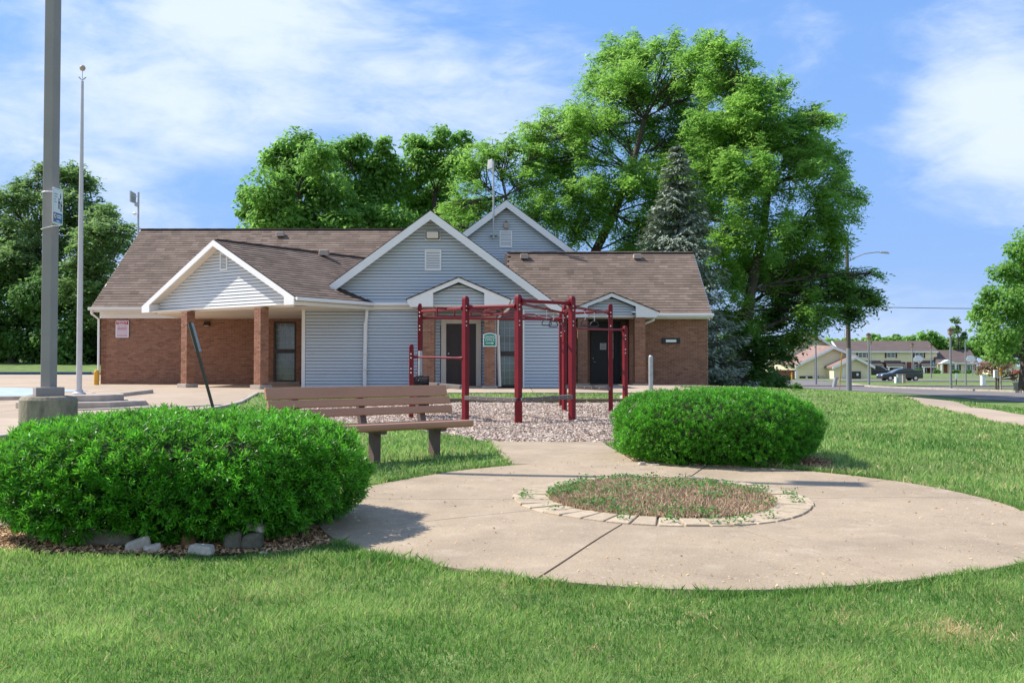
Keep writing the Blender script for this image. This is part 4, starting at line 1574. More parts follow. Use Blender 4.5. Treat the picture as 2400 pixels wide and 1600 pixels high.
def bolt(mb, c, d=(0, -1, 0), r=.017):
    c, d = Vector(c), Vector(d).normalized()
    mb.tube([c, c + d * .008, c + d * .016], [r, r * .85, r * .3], 8)


for k, (x, y, zt) in posts.items():
    big = k in 'ABC'
    w = .108 if big else (.088 if k not in 'DI' else .085)
    a = RAD(tw[k])

    def pf(mb):
        # hollow section with a raised seam, chamfered at the top
        z0 = gz(x, y) - .1
        for (s, z_a, z_b, sh) in ((w, z0, zt - .05, 1.0),):
            ca, sa = math.cos(a), math.sin(a)
            lo = [(x + (i * ca - j * sa) * s / 2, y + (i * sa + j * ca) * s / 2) for i, j in ((-1, -1), (1, -1), (1, 1), (-1, 1))]
            hi = [(x + (i * ca - j * sa) * s * .34, y + (i * sa + j * ca) * s * .34) for i, j in ((-1, -1), (1, -1), (1, 1), (-1, 1))]
            mb.hexa([(*p, z0) for p in lo] + [(*p, zt - .05) for p in lo])
            mb.hexa([(*p, zt - .0502) for p in lo] + [(*p, zt) for p in hi])
        # seam ribs
        for sgn_ in (-1, 1):
            px_, py_ = x + sgn_ * math.cos(a + RAD(45)) * w * .70, y + sgn_ * math.sin(a + RAD(45)) * w * .70
            mb.box((px_, py_, (z0 + zt) / 2 - .02), (.018, .018, zt - z0 - .06), a)
    p_ = part('post', clim, M['red'], pf, bevel=.008)

    for z_ in (zt - .20, zt - .28, zt - .50, zt - .58):
        part('bolt', p_, M['bolt'], lambda mb: bolt(mb, (x + .02 * (1 if big else 0), y - w * .62 - .004, z_)))


def bar(a, b, r=.03, name='bar', ends=True, mat='red'):
    a, b = Vector(a), Vector(b)
    d = (b - a).normalized()
    L = (b - a).length

    def f(mb):
        if ends:
            mb.tube([a, a + d * .05, a + d * .14, a + d * (L / 2), b - d * .14, b - d * .05, b], [r * 1.55, r * 1.55, r, r, r, r * 1.55, r * 1.55], 12)
        else:
            mb.tube([a, b], r, 10)
    return part(name, clim, M[mat], f, smooth=False)


def PP(k, z, dx=0, dy=0):
    x, y, _ = posts[k]
    return Vector((x + dx, y + dy, z))


bar(PP('A', 2.40, .05), PP('B', 2.38, -.05), .034)
bar(PP('B', 2.48, .05), PP('C', 2.48, -.05), .034)
bar(PP('D', 2.44, .04), PP('A', 2.38, -.05), .030)
bar(PP('C', 2.40, .05), PP('G', 2.44, -.04), .030)
bar(PP('C', 2.42, 0, .05), PP('F', 2.46, 0, -.05), .034)
bar(PP('F', 2.44, .05), PP('G', 2.46, -.05), .028)
bar(PP('A', 2.34, .03, .05), PP('E', 2.36, -.05), .028)
bar(PP('D', 2.30, .05), PP('F', 2.30, -.05), .024)
bar(PP('I', 1.43, .04), PP('A', 1.40, -.05), .020, 'chin_bar')
bar(PP('C', 1.98, .05), PP('H', 2.02, -.04), .020, 'chin_bar')
# swept ladder: two curved rails with uprights
def curved(off, zz):
    pts = []
    for k in range(13):
        t = k / 12
        pts.append(Vector((-1.52 + 1.32 * t, 19.9 + .55 * math.sin(math.pi * t) + .2 * t, zz + .05 * t + off * .0)))
    return pts


up, lo = curved(0, 2.42), curved(0, 2.26)
part('ladder_rail', clim, M['red'], lambda mb: mb.tube(up, .026, 10))
part('ladder_rail', clim, M['red'], lambda mb: mb.tube(lo, .018, 10))
for k in (0, 3, 6, 9, 12):
    part('rung', clim, M['red'], lambda mb: mb.tube([up[k], lo[k]], .016, 8))
# wave rungs on the far overhead ladder
for k in range(5):
    t = (k + .6) / 5.2
    c0 = PP('A', 2.34, .1, .1).lerp(PP('E', 2.34, -.1, 0), t)
    part('rung', clim, M['red'], lambda mb: mb.tube([c0, c0 + Vector((.16, -.28, .04)), c0 + Vector((.34, -.34, .03)), c0 + Vector((.42, -.05, 0))], .015, 8))
# hanging handles
def handle(c, L=.20, s=.075, tilt=0.0):
    s = s * 1.2
    c = Vector(c)
    h = thing('hanging_handle', tuple(c), None, None)
    h.parent = clim
    h.location = c - WLOC[clim.name]
    part('chain', h, M['chrome'], lambda mb: [mb.tube([c + Vector((.008 * (-1) ** k, 0, -k * L / 5)), c + Vector((-.008 * (-1) ** k, .006 * (k % 2), -(k + 1) * L / 5))], .008, 5) for k in range(5)])
    part('clamp', h, M['red'], lambda mb: mb.box(tuple(c + Vector((0, 0, .01))), (.05, .05, .04)))
    top = c - Vector((0, 0, L))
    pts = [top + Vector((s * math.sin(a), tilt * math.sin(a) * s, -s * 1.0 + s * math.cos(a))) for a in [RAD(q) for q in range(-110, 111, 20)]]
    part('grip', h, M['black'], lambda mb: (mb.tube(pts, .0095, 8, cap=True), mb.tube([pts[0], pts[-1]], .012, 8)))


for t in (.18, .58):
    handle(PP('C', 2.40, 0, .05).lerp(PP('F', 2.44, 0, -.05), t) + Vector((-.48 + .18 * (t > .5), 0, -.01)), s=.078)
bar(PP('B', 2.43, .05, .03), PP('F', 2.45, -.05, -.05), .028)
for t in (.28, .55):
    handle(PP('C', 2.39, .05).lerp(PP('G', 2.43, -.04), t) - Vector((0, 0, .02)), s=.072, tilt=.3)
handle(PP('C', 2.40, 0, .05).lerp(PP('F', 2.44, 0, -.05), .85) - Vector((.05, 0, .02)), s=.066, tilt=.8)
# balance beams
def bbeam(a, b):
    o = part('balance_beam', clim, M['beam'], lambda mb: mb.beam(a, b, .11, .085), bevel=.01)
    def bo(mb):
        a_, b_ = Vector(a), Vector(b)
        for k in range(6):
            p = a_.lerp(b_, (k + .5) / 6)
            bolt(mb, (p.x, p.y - .06, p.z), r=.010)
    part('bolt', o, M['bolt'], bo)


bbeam((-.90, 19.2, .625), (.10, 18.52, .605))
bbeam((.16, 18.52, .605), (1.16, 19.2, .645))
bbeam((1.22, 22.3, .78), (2.2, 21.95, .74))
bbeam((-2.0, 21.5, .86), (-.92, 19.5, .82))
part('step_post', clim, M['red'], lambda mb: mb.box((.13, 18.50, .33), (.125, .06, .52)), bevel=.006)

# timber edge behind the chips
te = thing('timber_edging', (1.5, 25.0, .3), 'weathered dark landscape timbers edging the far side of the playground chips', 'edging')
xx = -1.9
while xx < 4.5:
    L = 2.42
    part('timber', te, M['timber'], lambda mb: mb.box((xx + L / 2, 25.0, gz(xx + 1, 24.9) - .02), (L - .02, .14, .26), rnd.uniform(-.006, .006)), bevel=.012)
    xx += L
o = part('kerb_stone', None, M['stone'], lambda mb: mb.box((P(1480, 932, 25).x, 25.2, .42), (.5, .3, .14), .1), bevel=.03)
tag(o, 'pale block lying at the right end of the timber edging', 'stone')

# ================================================================== THINGS ON THE BUILDING
# leasing office sign
Y = 29.98
su, sz = (1148 - 1200) / 2300 * Y, EYE + (857 - 796) / 2300 * Y
s1 = thing('office_sign', (su, Y, sz - .22), 'small green arched sign reading leasing office with an arrow on the porch column', 'sign')
fr = ((su, Y), (1, 0), (0, -1))


def arch(w, h, rise, zc):
    pts = [(-w, zc - h), (w, zc - h), (w, zc + h - rise)]
    for k in range(1, 12):
        t = k / 12
        pts.append((w - 2 * w * t, zc + h - rise + rise * math.sin(math.pi * t)))
    pts.append((-w, zc + h - rise))
    return pts


plate('plate', s1, M['white_sign'], fr, arch(.205, .21, .05, sz), 0, .012)
plate('field', s1, M['green_sign'], fr, arch(.178, .182, .043, sz), .012, .015)
text('lettering', 'LEASING', .112, WP(fr, 0, sz + .085, .0165), FACING, M['white_sign'], s1, sx=.80)
text('lettering', 'OFFICE', .112, WP(fr, 0, sz - .01, .0165), FACING, M['white_sign'], s1, sx=.80)
mb = MB()
for pol in (rect(-.125, .06, sz - .112, sz - .092), [(.055, sz - .132), (.13, sz - .102), (.055, sz - .072)]):
    mb.prism([WP(fr, *q, .0152) for q in pol], Vector((0, -.003, 0)))
mb.build('arrow', M['white_sign'], s1)
part('bracket', s1, M['galv'], lambda mb: mb.box((su, Y + .03, sz), (.1, .05, .1)))

# private property sign on the left wall
Y = 36.94
su, sz = (286 - 1200) / 2300 * Y, EYE + (857 - 771) / 2300 * Y
s2 = thing('property_sign', (su, Y, sz - .32), 'white sign with red private header on the left end of the brick wall', 'sign')
fr = ((su, Y), (1, 0), (0, -1))
plate('plate', s2, M['white_sign'], fr, rounded(.245, .32, .03, sz), 0, .01)
plate('header', s2, M['red_sign'], fr, rect(-.225, .225, sz + .17, sz + .30), .01, .013)
text('lettering', 'PRIVATE', .12, WP(fr, 0, sz + .250, .0145), FACING, M['white_sign'], s2, sx=.85)
text('lettering', 'PROPERTY', .055, WP(fr, 0, sz + .188, .0145), FACING, M['white_sign'], s2)
plate('faded_field', s2, M['pinkish'], fr, rect(-.215, .215, sz - .30, sz + .16), .01, .0115)
mb = MB()
for k in range(3):
    u = -.12 + .12 * k
    mb.prism([WP(fr, *q, .0116) for q in ((u - .045, sz + .10), (u + .03, sz + .075), (u + .045, sz + .09), (u, sz + .12), (u - .03, sz + .125))], Vector((0, -.002, 0)))
mb.build('tow_picture', M['print_grey'], s2)
mb = MB()
for z, w in ((sz + .035, .36), (sz - .012, .34), (sz - .245, .38)):
    mb.prism([WP(fr, *q, .0116) for q in rect(-w / 2, w / 2, z - .009, z + .009)], Vector((0, -.002, 0)))
mb.build('print_line', M['red_sign'], s2)

# small notice on the black door
Y = 37.99 - .06
su, sz = (1413.5 - 1200) / 60.6, EYE + (857 - 811.5) / 60.6
s3 = thing('door_notice', (su, 37.93, sz - .12), 'small square white notice with black print on the black door', 'notice')
fr = ((su, 37.945), (1, 0), (0, -1))
plate('plate', s3, M['white_sign'], fr, rect(-.12, .12, sz - .125, sz + .125), 0.0, .006)
text('lettering', 'OFFICE', .058, WP(fr, 0, sz + .085, .0075), FACING, M['print_black'], s3)
text('lettering', '4050', .105, WP(fr, 0, sz - .055, .0075), FACING, M['print_black'], s3, sx=.9)
mb = MB()
for k in range(5):
    mb.prism([WP(fr, *q, .0062) for q in rect(-.095 + k * .04, -.067 + k * .04, sz + .015, sz + .035)], Vector((0, -.001, 0)))
mb.build('print_line', M['print_black'], s3)

# dark plaque with a light strip
Y = 36.95
su, sz = (1572.5 - 1200) / 62.25, EYE + (857 - 798.5) / 62.25
s4 = thing('wall_plaque', (su, Y, sz - .1), 'dark rectangular night drop plate with a pale slot on the right brick wall', 'wall plate')
fr = ((su, 36.96), (1, 0), (0, -1))
plate('plate', s4, M['black'], fr, rect(-.34, .34, sz - .105, sz + .105), -.03, .03)
plate('slot', s4, M['chrome'], fr, rect(-.19, .20, sz - .05, sz + .045), .03, .036)

# flood light in the gable
su, sz = (1013.5 - 1200) / 74.4, EYE + (857 - 551) / 74.4
fl = thing('flood_light', (su, 30.95, sz - .15), 'boxy bronze and white flood light high in the main gable', 'light')
fr = ((su, 30.97), (1, 0), (0, -1))
plate('mount', fl, M['trim'], fr, rect(-.245, .245, sz - .15, sz + .15), 0, .03)
plate('housing', fl, M['black'], fr, rect(-.215, .215, sz - .115, sz + .125), .03, .15, bevel=.01)
plate('lens', fl, M['tan'], fr, rect(-.185, .185, sz - .10, sz + .105), .15, .156)
# bell box on the hall gable
su, sz = (1186 - 1200) / 56.4, EYE + (857 - 525) / 56.4
bl = thing('gable_lamp', (su, 40.9, sz - .1), 'small tan lamp box high on the rear gable', 'light')
plate('housing', bl, M['ventbox'], ((su, 40.97), (1, 0), (0, -1)), rect(-.085, .085, sz - .14, sz + .10), 0, .13, bevel=.01)
plate('cap', bl, M['bronze'], ((su, 40.97), (1, 0), (0, -1)), rect(-.05, .05, sz + .101, sz + .16), 0, .1)
# wall lamp under the carport
su, sz = (486 - 1200) / 62.2, EYE + (857 - 759) / 62.2
wl = thing('wall_lamp', (su, 36.9, sz - .08), 'small bronze wall lamp on the brick wall under the carport', 'light')
part('housing', wl, M['bronze'], lambda mb: mb.hexa([(su - .11, 36.78, sz - .06), (su + .11, 36.78, sz - .06), (su + .11, 36.98, sz - .06), (su - .11, 36.98, sz - .06), (su - .09, 36.86, sz + .08), (su + .09, 36.86, sz + .08), (su + .09, 36.98, sz + .08), (su - .09, 36.98, sz + .08)]))
part('lens', wl, M['tan'], lambda mb: mb.box((su, 36.88, sz - .07), (.16, .12, .02)))
# security camera under porch two
cc = P(1485, 733, 35.25)
sc2 = thing('security_camera', tuple(cc), 'small white security camera under the right entry porch', 'camera')
part('dome', sc2, M['black'], lambda mb: mb.lathe(tuple(cc), [(.01, -.07), (.05, -.04), (.06, 0)], 14))
part('housing', sc2, M['trim'], lambda mb: mb.lathe(tuple(cc + Vector((0, 0, .002))), [(.09, 0), (.085, .03), (.03, .05)], 16))

# antennas
ax = -16.05
an = thing('antenna_mast', (ax, 42.0, 5.2), 'grey mast with panel antenna and camera at the left end of the roof', 'antenna')
zt = EYE + (857 - 449) * 42 / 2300
part('mast', an, M['galv'], lambda mb: mb.tube([(ax, 42, 4.6), (ax, 42, zt)], .042, 8))
part('bracket', an, M['galv'], lambda mb: (mb.box((ax + .26, 42, 5.2), (.6, .06, .06)), mb.box((ax + .26, 42, 6.0), (.6, .06, .06))))
part('panel', an, M['galv'], lambda mb: mb.prism([(ax - .30, 41.9, zt - .42), (ax - .16, 42.15, zt - .46), (ax - .16, 42.15, zt - .05), (ax - .30, 41.9, zt + .05)], (-.05, .02, 0)))
part('arm', an, M['galv'], lambda mb: mb.box((ax - .11, 42.0, zt - .18), (.2, .03, .03)))
part('dish', an, M['galv'], lambda mb: mb.tube([(ax - .02, 41.93, zt - .55), (ax - .02, 41.85, zt - .55)], [.09, .10], 14))
part('camera', an, M['trim'], lambda mb: mb.lathe((ax - .14, 41.95, zt - .92), [(.02, -.08), (.08, -.03), (.10, 0), (.03, .05)], 12))
ax = (1156.5 - 1200) / 2300 * 40.7
a2 = thing('antenna_mast', (ax, 40.7, 6.3), 'slim galvanised mast with white panel antenna bolted to the rear gable', 'antenna')
zt, zb2 = EYE + (857 - 375) * 40.7 / 2300, EYE + (857 - 559) * 40.7 / 2300
part('mast', a2, M['galv'], lambda mb: mb.tube([(ax, 40.7, zb2), (ax, 40.7, zt)], .036, 10))
part('bracket', a2, M['galv'], lambda mb: (mb.box((ax, 40.82, zb2 + .18), (.30, .26, .03)), mb.box((ax, 40.75, zt - 2.25), (.30, .1, .03))))
part('panel', a2, M['trim'], lambda mb: mb.hexa([(ax - .26, 40.62, zt - .38), (ax - .05, 40.5, zt - .33), (ax - .03, 40.58, zt - .33), (ax - .24, 40.7, zt - .38), (ax - .24, 40.58, zt - .0), (ax - .05, 40.46, zt + .04), (ax - .03, 40.54, zt + .04), (ax - .22, 40.66, zt)]), bevel=.01)

# ================================================================== RING OF PAVERS AND ITS BED
ring = thing('paver_ring', (RC[0], RC[1], gz(*RC)), 'ring of pale buff edging blocks set flush around the weedy planting bed in the plaza', 'edging')
NP = 40
for k in range(NP):
    a0 = 2 * math.pi * k / NP
    a1 = a0 + 2 * math.pi / NP * .90
    r0, r1 = RR - .33 + rnd.uniform(-.01, .01), RR + .02 + rnd.uniform(-.012, .012)
    dz = .047 + rnd.uniform(-.004, .004)
    tilt = rnd.uniform(-.004, .004)
    q = []
    for z in (-.02, 1):
        for r, a in ((r0, a0), (r1, a0), (r1, a1), (r0, a1)):
            x, y = RC[0] + r * math.cos(a), RC[1] + r * math.sin(a)
            q.append((x, y, gz(x, y) + (dz + tilt * (1 if r > RR - .1 else -1) if z == 1 else -.02)))
    MB().hexa(q, rnd.random()).build('paver', M['paver'], ring, bevel=.008)
bed = sheet('planting_bed_soil', [circle(RC[0], RC[1], RR - .31, 40)], .045, M['soil'], step=.25, thick=0, kind='structure',
            zf=lambda x, y: gz(x, y) + .07 * max(0, 1 - ((x - RC[0]) ** 2 + (y - RC[1]) ** 2) / 1.1))

# ================================================================== VEGETATION
def unit(n):
    v = rng.normal(size=(n, 3))
    return v / np.linalg.norm(v, axis=1)[:, None]


def norm(v):
    return v / np.maximum(np.linalg.norm(v, axis=1)[:, None], 1e-9)


def leaf_cards(C, Nrm, Tan, ln, wd, bend=0.0):
    """diamond leaves: C centres, Nrm normals, Tan directions"""
    T = norm(Tan - Nrm * np.sum(Tan * Nrm, 1)[:, None])
    B = np.cross(Nrm, T)
    ln = np.broadcast_to(np.asarray(ln, float), (len(C),))[:, None]
    wd = np.broadcast_to(np.asarray(wd, float), (len(C),))[:, None]
    a = C - T * ln / 2
    b = C + B * wd / 2 + Nrm * bend * wd
    c = C + T * ln / 2 - Nrm * bend * ln
    d = C - B * wd / 2 + Nrm * bend * wd
    V = np.stack([a, b, c, d], 1).reshape(-1, 3)
    F = np.arange(len(C) * 4).reshape(-1, 4)
    return V, F


def in_poly(X, Y, poly):
    inside = np.zeros(X.shape, bool)
    n = len(poly)
    for i in range(n):
        x0, y0 = poly[i]
        x1, y1 = poly[(i + 1) % n]
        if y0 == y1:
            continue
        c = ((y0 > Y) != (y1 > Y)) & (X < (x1 - x0) * (Y - y0) / (y1 - y0) + x0)
        inside ^= c
    return inside


# ---- clipped yews ----
def yew(name, cx, cy, rx, ry, h, z0, label, nsp, star, seed, wob=1.0):
    r_ = np.random.default_rng(seed)
    t = thing(name, (cx, cy, z0), label, 'bush', 'clipped yew bushes beside the plaza')
    ph = r_.uniform(0, 6.28, 12)

    def radius(d):
        az = np.arctan2(d[:, 1], d[:, 0])
        el = d[:, 2]
        return 1 + 1.0 * wob * (.030 * np.sin(3 * az + ph[0]) + .030 * np.sin(5 * az + 3 * el + ph[1]) + .022 * np.sin(9 * az - 4 * el + ph[2]) + .018 * np.sin(14 * az + 9 * el + ph[3])
                          + .014 * np.sin(23 * az + 17 * el + ph[4]))
    # directions over a flattened dome that overhangs a little
    d = r_.normal(size=(nsp * 2, 3))
    d /= np.linalg.norm(d, axis=1)[:, None]
    d = d[d[:, 2] > -.80][:nsp]
    p = 3.1
    den = (np.abs(d[:, 0]) ** p + np.abs(d[:, 1]) ** p + np.abs(d[:, 2]) ** p) ** (1 / p)
    S = d / den[:, None]
    R = radius(d)[:, None]
    depth = 1 - np.abs(r_.normal(0, .045, (len(d), 1)))
    zc = z0 + h * .52
    sc = np.array([rx, ry, h * .49])
    C = S * R * depth * sc + np.array([cx, cy, zc])
    # the underside lifts where stems show
    low = C[:, 2] < z0 + .05
    C[low, 2] = z0 + .05 + r_.uniform(0, .10, low.sum())
    out = norm(S / sc)
    ax = norm(out + np.array([0, 0, .55]) + r_.normal(0, .5, C.shape))
    nn = 10
    # stem of each sprig runs outward; needles radiate to all sides and forward
    L = star * r_.uniform(.65, 1.25, (len(C), 1))
    s1 = norm(np.cross(ax, r_.normal(size=C.shape)))
    s2 = np.cross(ax, s1)
    VV, TT = [], []
    base_t = np.clip(r_.normal(.42, .2, len(C)), 0, 1)
    for k in range(nn):
        ang = k * 2.399 + r_.uniform(-.3, .3, (len(C), 1))
        u = k / (nn - 1)
        fwd = .25 + 1.1 * u
        dirn = norm(s1 * np.cos(ang) + s2 * np.sin(ang) + ax * fwd)
        c0 = C + ax * L * (u * 1.0 - .35)
        ln = L * (1.0 - .35 * u)
        nrm = norm(np.cross(dirn, r_.normal(size=C.shape)))
        V, F = leaf_cards(c0 + dirn * ln * .5, nrm, dirn, ln[:, 0], ln[:, 0] * .27)
        VV.append(V)
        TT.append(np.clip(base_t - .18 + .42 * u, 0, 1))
    V = np.concatenate(VV)
    V[:, 2] = np.maximum(V[:, 2], z0 + .005)
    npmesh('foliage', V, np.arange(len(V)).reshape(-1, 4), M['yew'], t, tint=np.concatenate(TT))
    # inner shoots: buried, tint dark to paint the inner shade; then the woody frame
    n2 = int(nsp * 1.4)
    d2 = r_.normal(size=(n2, 3))
    d2 /= np.linalg.norm(d2, axis=1)[:, None]
    C2 = d2 / ((np.abs(d2) ** p).sum(1) ** (1 / p))[:, None] * sc * r_.uniform(.72, .88, (n2, 1)) + np.array([cx, cy, zc])
    C2[:, 2] = np.maximum(C2[:, 2], z0 + .1)
    V, F = leaf_cards(C2, unit(n2), unit(n2), star * 1.5, star * .5)
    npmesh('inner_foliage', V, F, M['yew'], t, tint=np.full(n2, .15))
    mb = MB()
    for k in range(46):
        a = r_.uniform(0, 6.28)
        q = r_.uniform(.2, .9)
        b = Vector((cx + rx * .4 * q * math.cos(a), cy + ry * .4 * q * math.sin(a), z0 - .02))
        e = Vector((cx + rx * .85 * math.cos(a + .2) * q, cy + ry * .85 * math.sin(a + .2) * q, z0 + h * r_.uniform(.45, .8)))
        m = b.lerp(e, .5) + Vector((r_.uniform(-.08, .08), r_.uniform(-.08, .08), -.04))
        mb.tube([b, m, e], [.022, .016, .008], 5, cap=False)
    mb.build('stem', M['yewwood'], t)
    core = MB()
    n_, m_ = 24, 10
    for i in range(m_ + 1):
        el = -math.pi / 2 * .5 + (math.pi / 2 * 1.5) * i / m_
        for j in range(n_):
            az = 2 * math.pi * j / n_
            dd = np.array([[math.cos(el) * math.cos(az), math.cos(el) * math.sin(az), math.sin(el)]])
            q = dd / ((np.abs(dd) ** p).sum() ** (1 / p)) * sc * .66 * (1 + .05 * math.sin(7 * az + 3 * i))
            core.v.append((cx + q[0, 0], cy + q[0, 1], max(z0 + .05, zc + q[0, 2])))
    for i in range(m_):
        for j in range(n_):
            core.f.append((i * n_ + j, i * n_ + (j + 1) % n_, (i + 1) * n_ + (j + 1) % n_, (i + 1) * n_ + j))
            core.t.append(.05)
    core.build('dark_core', M['yewwood'], t)  # opaque dark lump added to stand in for the bush's shaded inside
    return t


yew('yew_bush', -2.50, 7.47, 1.285, 1.0, .88, gz(-2.5, 7.4) - .035, 'huge rounded bright green yew bush on the left with pale stones under its skirt', 7400, .055, 3)
yew('yew_bush', 2.40, 11.58, 1.15, .98, .88, gz(2.4, 11.6) - .09, 'smaller flat topped yew bush on the right between the plaza and the building', 9500, .040, 4)

# ---- mulch beds and stones under the bushes ----
def chips(name, poly, n, size, mat, zoff=.01, seed=5, tintf=None, thick=.2, keep=None, xy=None, lift=.012):
    r_ = np.random.default_rng(seed)
    if xy is None:
        P_ = np.array(poly)
        lo, hi = P_.min(0), P_.max(0)
        X, Y = r_.uniform(lo[0], hi[0], n * 3), r_.uniform(lo[1], hi[1], n * 3)
        k = in_poly(X, Y, poly)
        X, Y = X[k][:n], Y[k][:n]
    else:
        X, Y = xy
    if keep is not None:
        k = keep(X, Y)
        X, Y = X[k], Y[k]
    n = len(X)
    Z = g(X, Y) + zoff + r_.uniform(0, lift, n)
    C = np.stack([X, Y, Z], 1)
    a = r_.uniform(0, 6.28, n)
    T = np.stack([np.cos(a), np.sin(a), r_.normal(0, .35, n)], 1)
    Nn = norm(np.array([0, 0, 1]) + r_.normal(0, .45, (n, 3)))
    s = size * r_.uniform(.5, 1.4, n)
    V, F = leaf_cards(C, Nn, norm(T), s, s * r_.uniform(.2, .55, n))
    t = r_.beta(2, 2, n) if tintf is None else tintf(X, Y, r_)
    return npmesh(name, V, F, mat, tint=np.clip(t, 0, 1), kind='stuff', loc=(0, 0, 0))


MULCH1 = [(-4.25, 6.95), (-3.7, 6.55), (-3.0, 6.42), (-2.2, 6.40), (-1.5, 6.55), (-1.15, 6.95), (-1.25, 7.8), (-2.5, 8.7), (-4.1, 8.3)]
MULCH2 = [(1.18, 11.35), (1.5, 10.98), (2.2, 10.84), (3.1, 10.74), (3.5, 10.85), (3.7, 11.3), (3.2, 12.8), (1.6, 12.7)]
sheet('mulch_bed', [MULCH1], .012, M['soil'], step=.4, thick=0, kind='structure')
sheet('mulch_bed', [MULCH2], .012, M['soil'], step=.4, thick=0, kind='structure')
o = chips('mulch', MULCH1, 16000, .035, M['mulch'], .016, 5)
tag(o, 'orange brown bark mulch spread under the left yew bush', 'mulch')
o = chips('mulch', MULCH2, 8000, .035, M['mulch'], .016, 6)
tag(o, 'brown bark mulch spread under the right yew bush', 'mulch')


def rock(px, py, Y, dims, rz, label, mat='stone', tilt=0.0, seed=0, name='stone'):
    r_ = random.Random(seed)
    c = P(px, py, Y)
    z = gz(c.x, Y) + .01
    mb = MB()
    w, d, h = dims
    q = []
    for zz in (0, 1):
        for x, y in ((-1, -1), (1, -1), (1, 1), (-1, 1)):
            k = .86 if zz else 1
            q.append(Vector((x * w / 2 * k * r_.uniform(.86, 1.08), y * d / 2 * k * r_.uniform(.86, 1.08), zz * h * r_.uniform(.85, 1.1) + x * tilt * w / 2)))
    R_ = Matrix.Rotation(rz, 3, 'Z')
    mb.hexa([tuple(Vector((c.x, Y, z)) + R_ @ v) for v in q], r_.random())
    o = mb.build(name, M[mat], bevel=min(dims) * .26, segs=3)
    return tag(o, label, 'stone')


rock(255, 1285, 6.72, (.40, .16, .11), .04, 'long mossy block half hidden under the left end of the big bush', 'stone_dark', seed=1)
rock(165, 1283, 6.78, (.10, .12, .12), .3, 'small dark stone at the far left under the big bush', 'stone_dark', seed=2)
rock(322, 1292, 6.55, (.18, .10, .075), .45, 'pale stone leaning at the front under the big bush, left of the pair', 'stone', tilt=.25, seed=3)
rock(356, 1297, 6.50, (.12, .08, .05), .5, 'small pale wedge stone touching the right end of the leaning stone', 'stone', tilt=.18, seed=4)
rock(473, 1300, 6.47, (.17, .11, .065), -.12, 'flat pale grey stone lying in the middle of the mulch', 'stone', tilt=-.08, seed=5)
rock(548, 1285, 6.66, (.13, .12, .12), .1, 'mossy upright stone right of the middle under the big bush', 'stone_dark', seed=6)
rock(592, 1285, 6.68, (.16, .14, .11), .1, 'large dark stone near the right end under the big bush', 'stone_dark', seed=7)
rock(441, 1270, 6.75, (.11, .1, .09), .4, 'reddish brown stone in the shade under the bush', 'mulch', seed=8)
o = rock(600, 1262, 6.72, (.12, .10, .05), -.25, 'white rough stone resting on top of the large dark stone', 'stone', tilt=-.15, seed=9)
o.location.z += .115
rock(618, 1294, 6.50, (.05, .04, .015), .0, 'tiny pale flake of stone at the right end of the mulch', 'stone', seed=10)
rock(1504, 1095, 10.86, (.09, .08, .055), .2, 'small grey stone at the left foot of the right bush', 'stone', seed=11)
rock(1535, 1095, 10.84, (.11, .07, .035), -.1, 'flat white stone at the left foot of the right bush', 'stone', seed=12)
rock(1790, 1092, 10.95, (.30, .16, .08), .1, 'long mossy stone under the right end of the right bush', 'stone_dark', seed=13)

# ---- playground chips ----
gp = GRAV[0]
r5 = np.random.default_rng(8)
n = 85000
Yc = 13.6 * np.exp(r5.uniform(0, 1, n) * math.log(24.85 / 13.6))
Xc = r5.uniform(-5, 4.7, n)
ok = in_poly(Xc, Yc, GRAV[0]) | in_poly(Xc, Yc, GRAV[1])
Xc, Yc = Xc[ok], Yc[ok]
o = chips('playground_chips', None, 0, .060, M['chips'], .016, 9, xy=(Xc, Yc), lift=.02)
tag(o, 'pale pinkish wood chips filling the playground bed', 'wood chips')

# ---- weeds in the ring ----


def dome(X, Y):
    return .05 + .07 * np.maximum(0, 1 - ((X - RC[0]) ** 2 + (Y - RC[1]) ** 2) / 1.1)


def tufts(name, X, Y, z, h, w, mat, tint, lean=.35, seed=1, label=None, cat=None, swirl=None):
    r_ = np.random.default_rng(seed)
    n = len(X)
    a = r_.uniform(0, 6.283, n)
    h = np.broadcast_to(h, (n,)) * r_.uniform(.55, 1.25, n)
    w = np.broadcast_to(w, (n,)) * r_.uniform(.7, 1.2, n)
    ld = r_.uniform(0, 6.283, n) if swirl is None else swirl + r_.normal(0, 1.5, n)
    lm = np.abs(r_.normal(0, lean, n)) * h
    b = np.stack([X, Y, z], 1)
    side = np.stack([np.cos(a), np.sin(a), np.zeros(n)], 1) * (w / 2)[:, None]
    ldv = np.stack([np.cos(ld), np.sin(ld), np.zeros(n)], 1)
    mid = b + ldv * (lm * .35)[:, None] + np.array([0, 0, 1]) * (h * .55)[:, None]
    tip = b + ldv * lm[:, None] + np.array([0, 0, 1]) * (h)[:, None]
    V = np.stack([b - side, b + side, mid + side * .8, tip, mid - side * .8], 1).reshape(-1, 3)
    F = np.arange(n * 5).reshape(-1, 5)
    o = npmesh(name, V, F, mat, tint=np.clip(tint, 0, 1), kind='stuff', loc=(0, 0, 0))
    return tag(o, label, cat)


r6 = np.random.default_rng(21)
n = 34000
X = r6.uniform(RC[0] - 1.1, RC[0] + 1.1, n)
Y = r6.uniform(RC[1] - 1.1, RC[1] + 1.1, n)
k = (X - RC[0]) ** 2 + (Y - RC[1]) ** 2 < (RR - .28) ** 2
X, Y = X[k], Y[k]
tufts('dead_weeds', X, Y, g(X, Y) + dome(X, Y) - .01, .035, .007, M['deadweed'], r6.beta(1.6, 1.8, len(X)), .6, 22, 'matted dead brown weeds covering the planting bed', 'weeds')
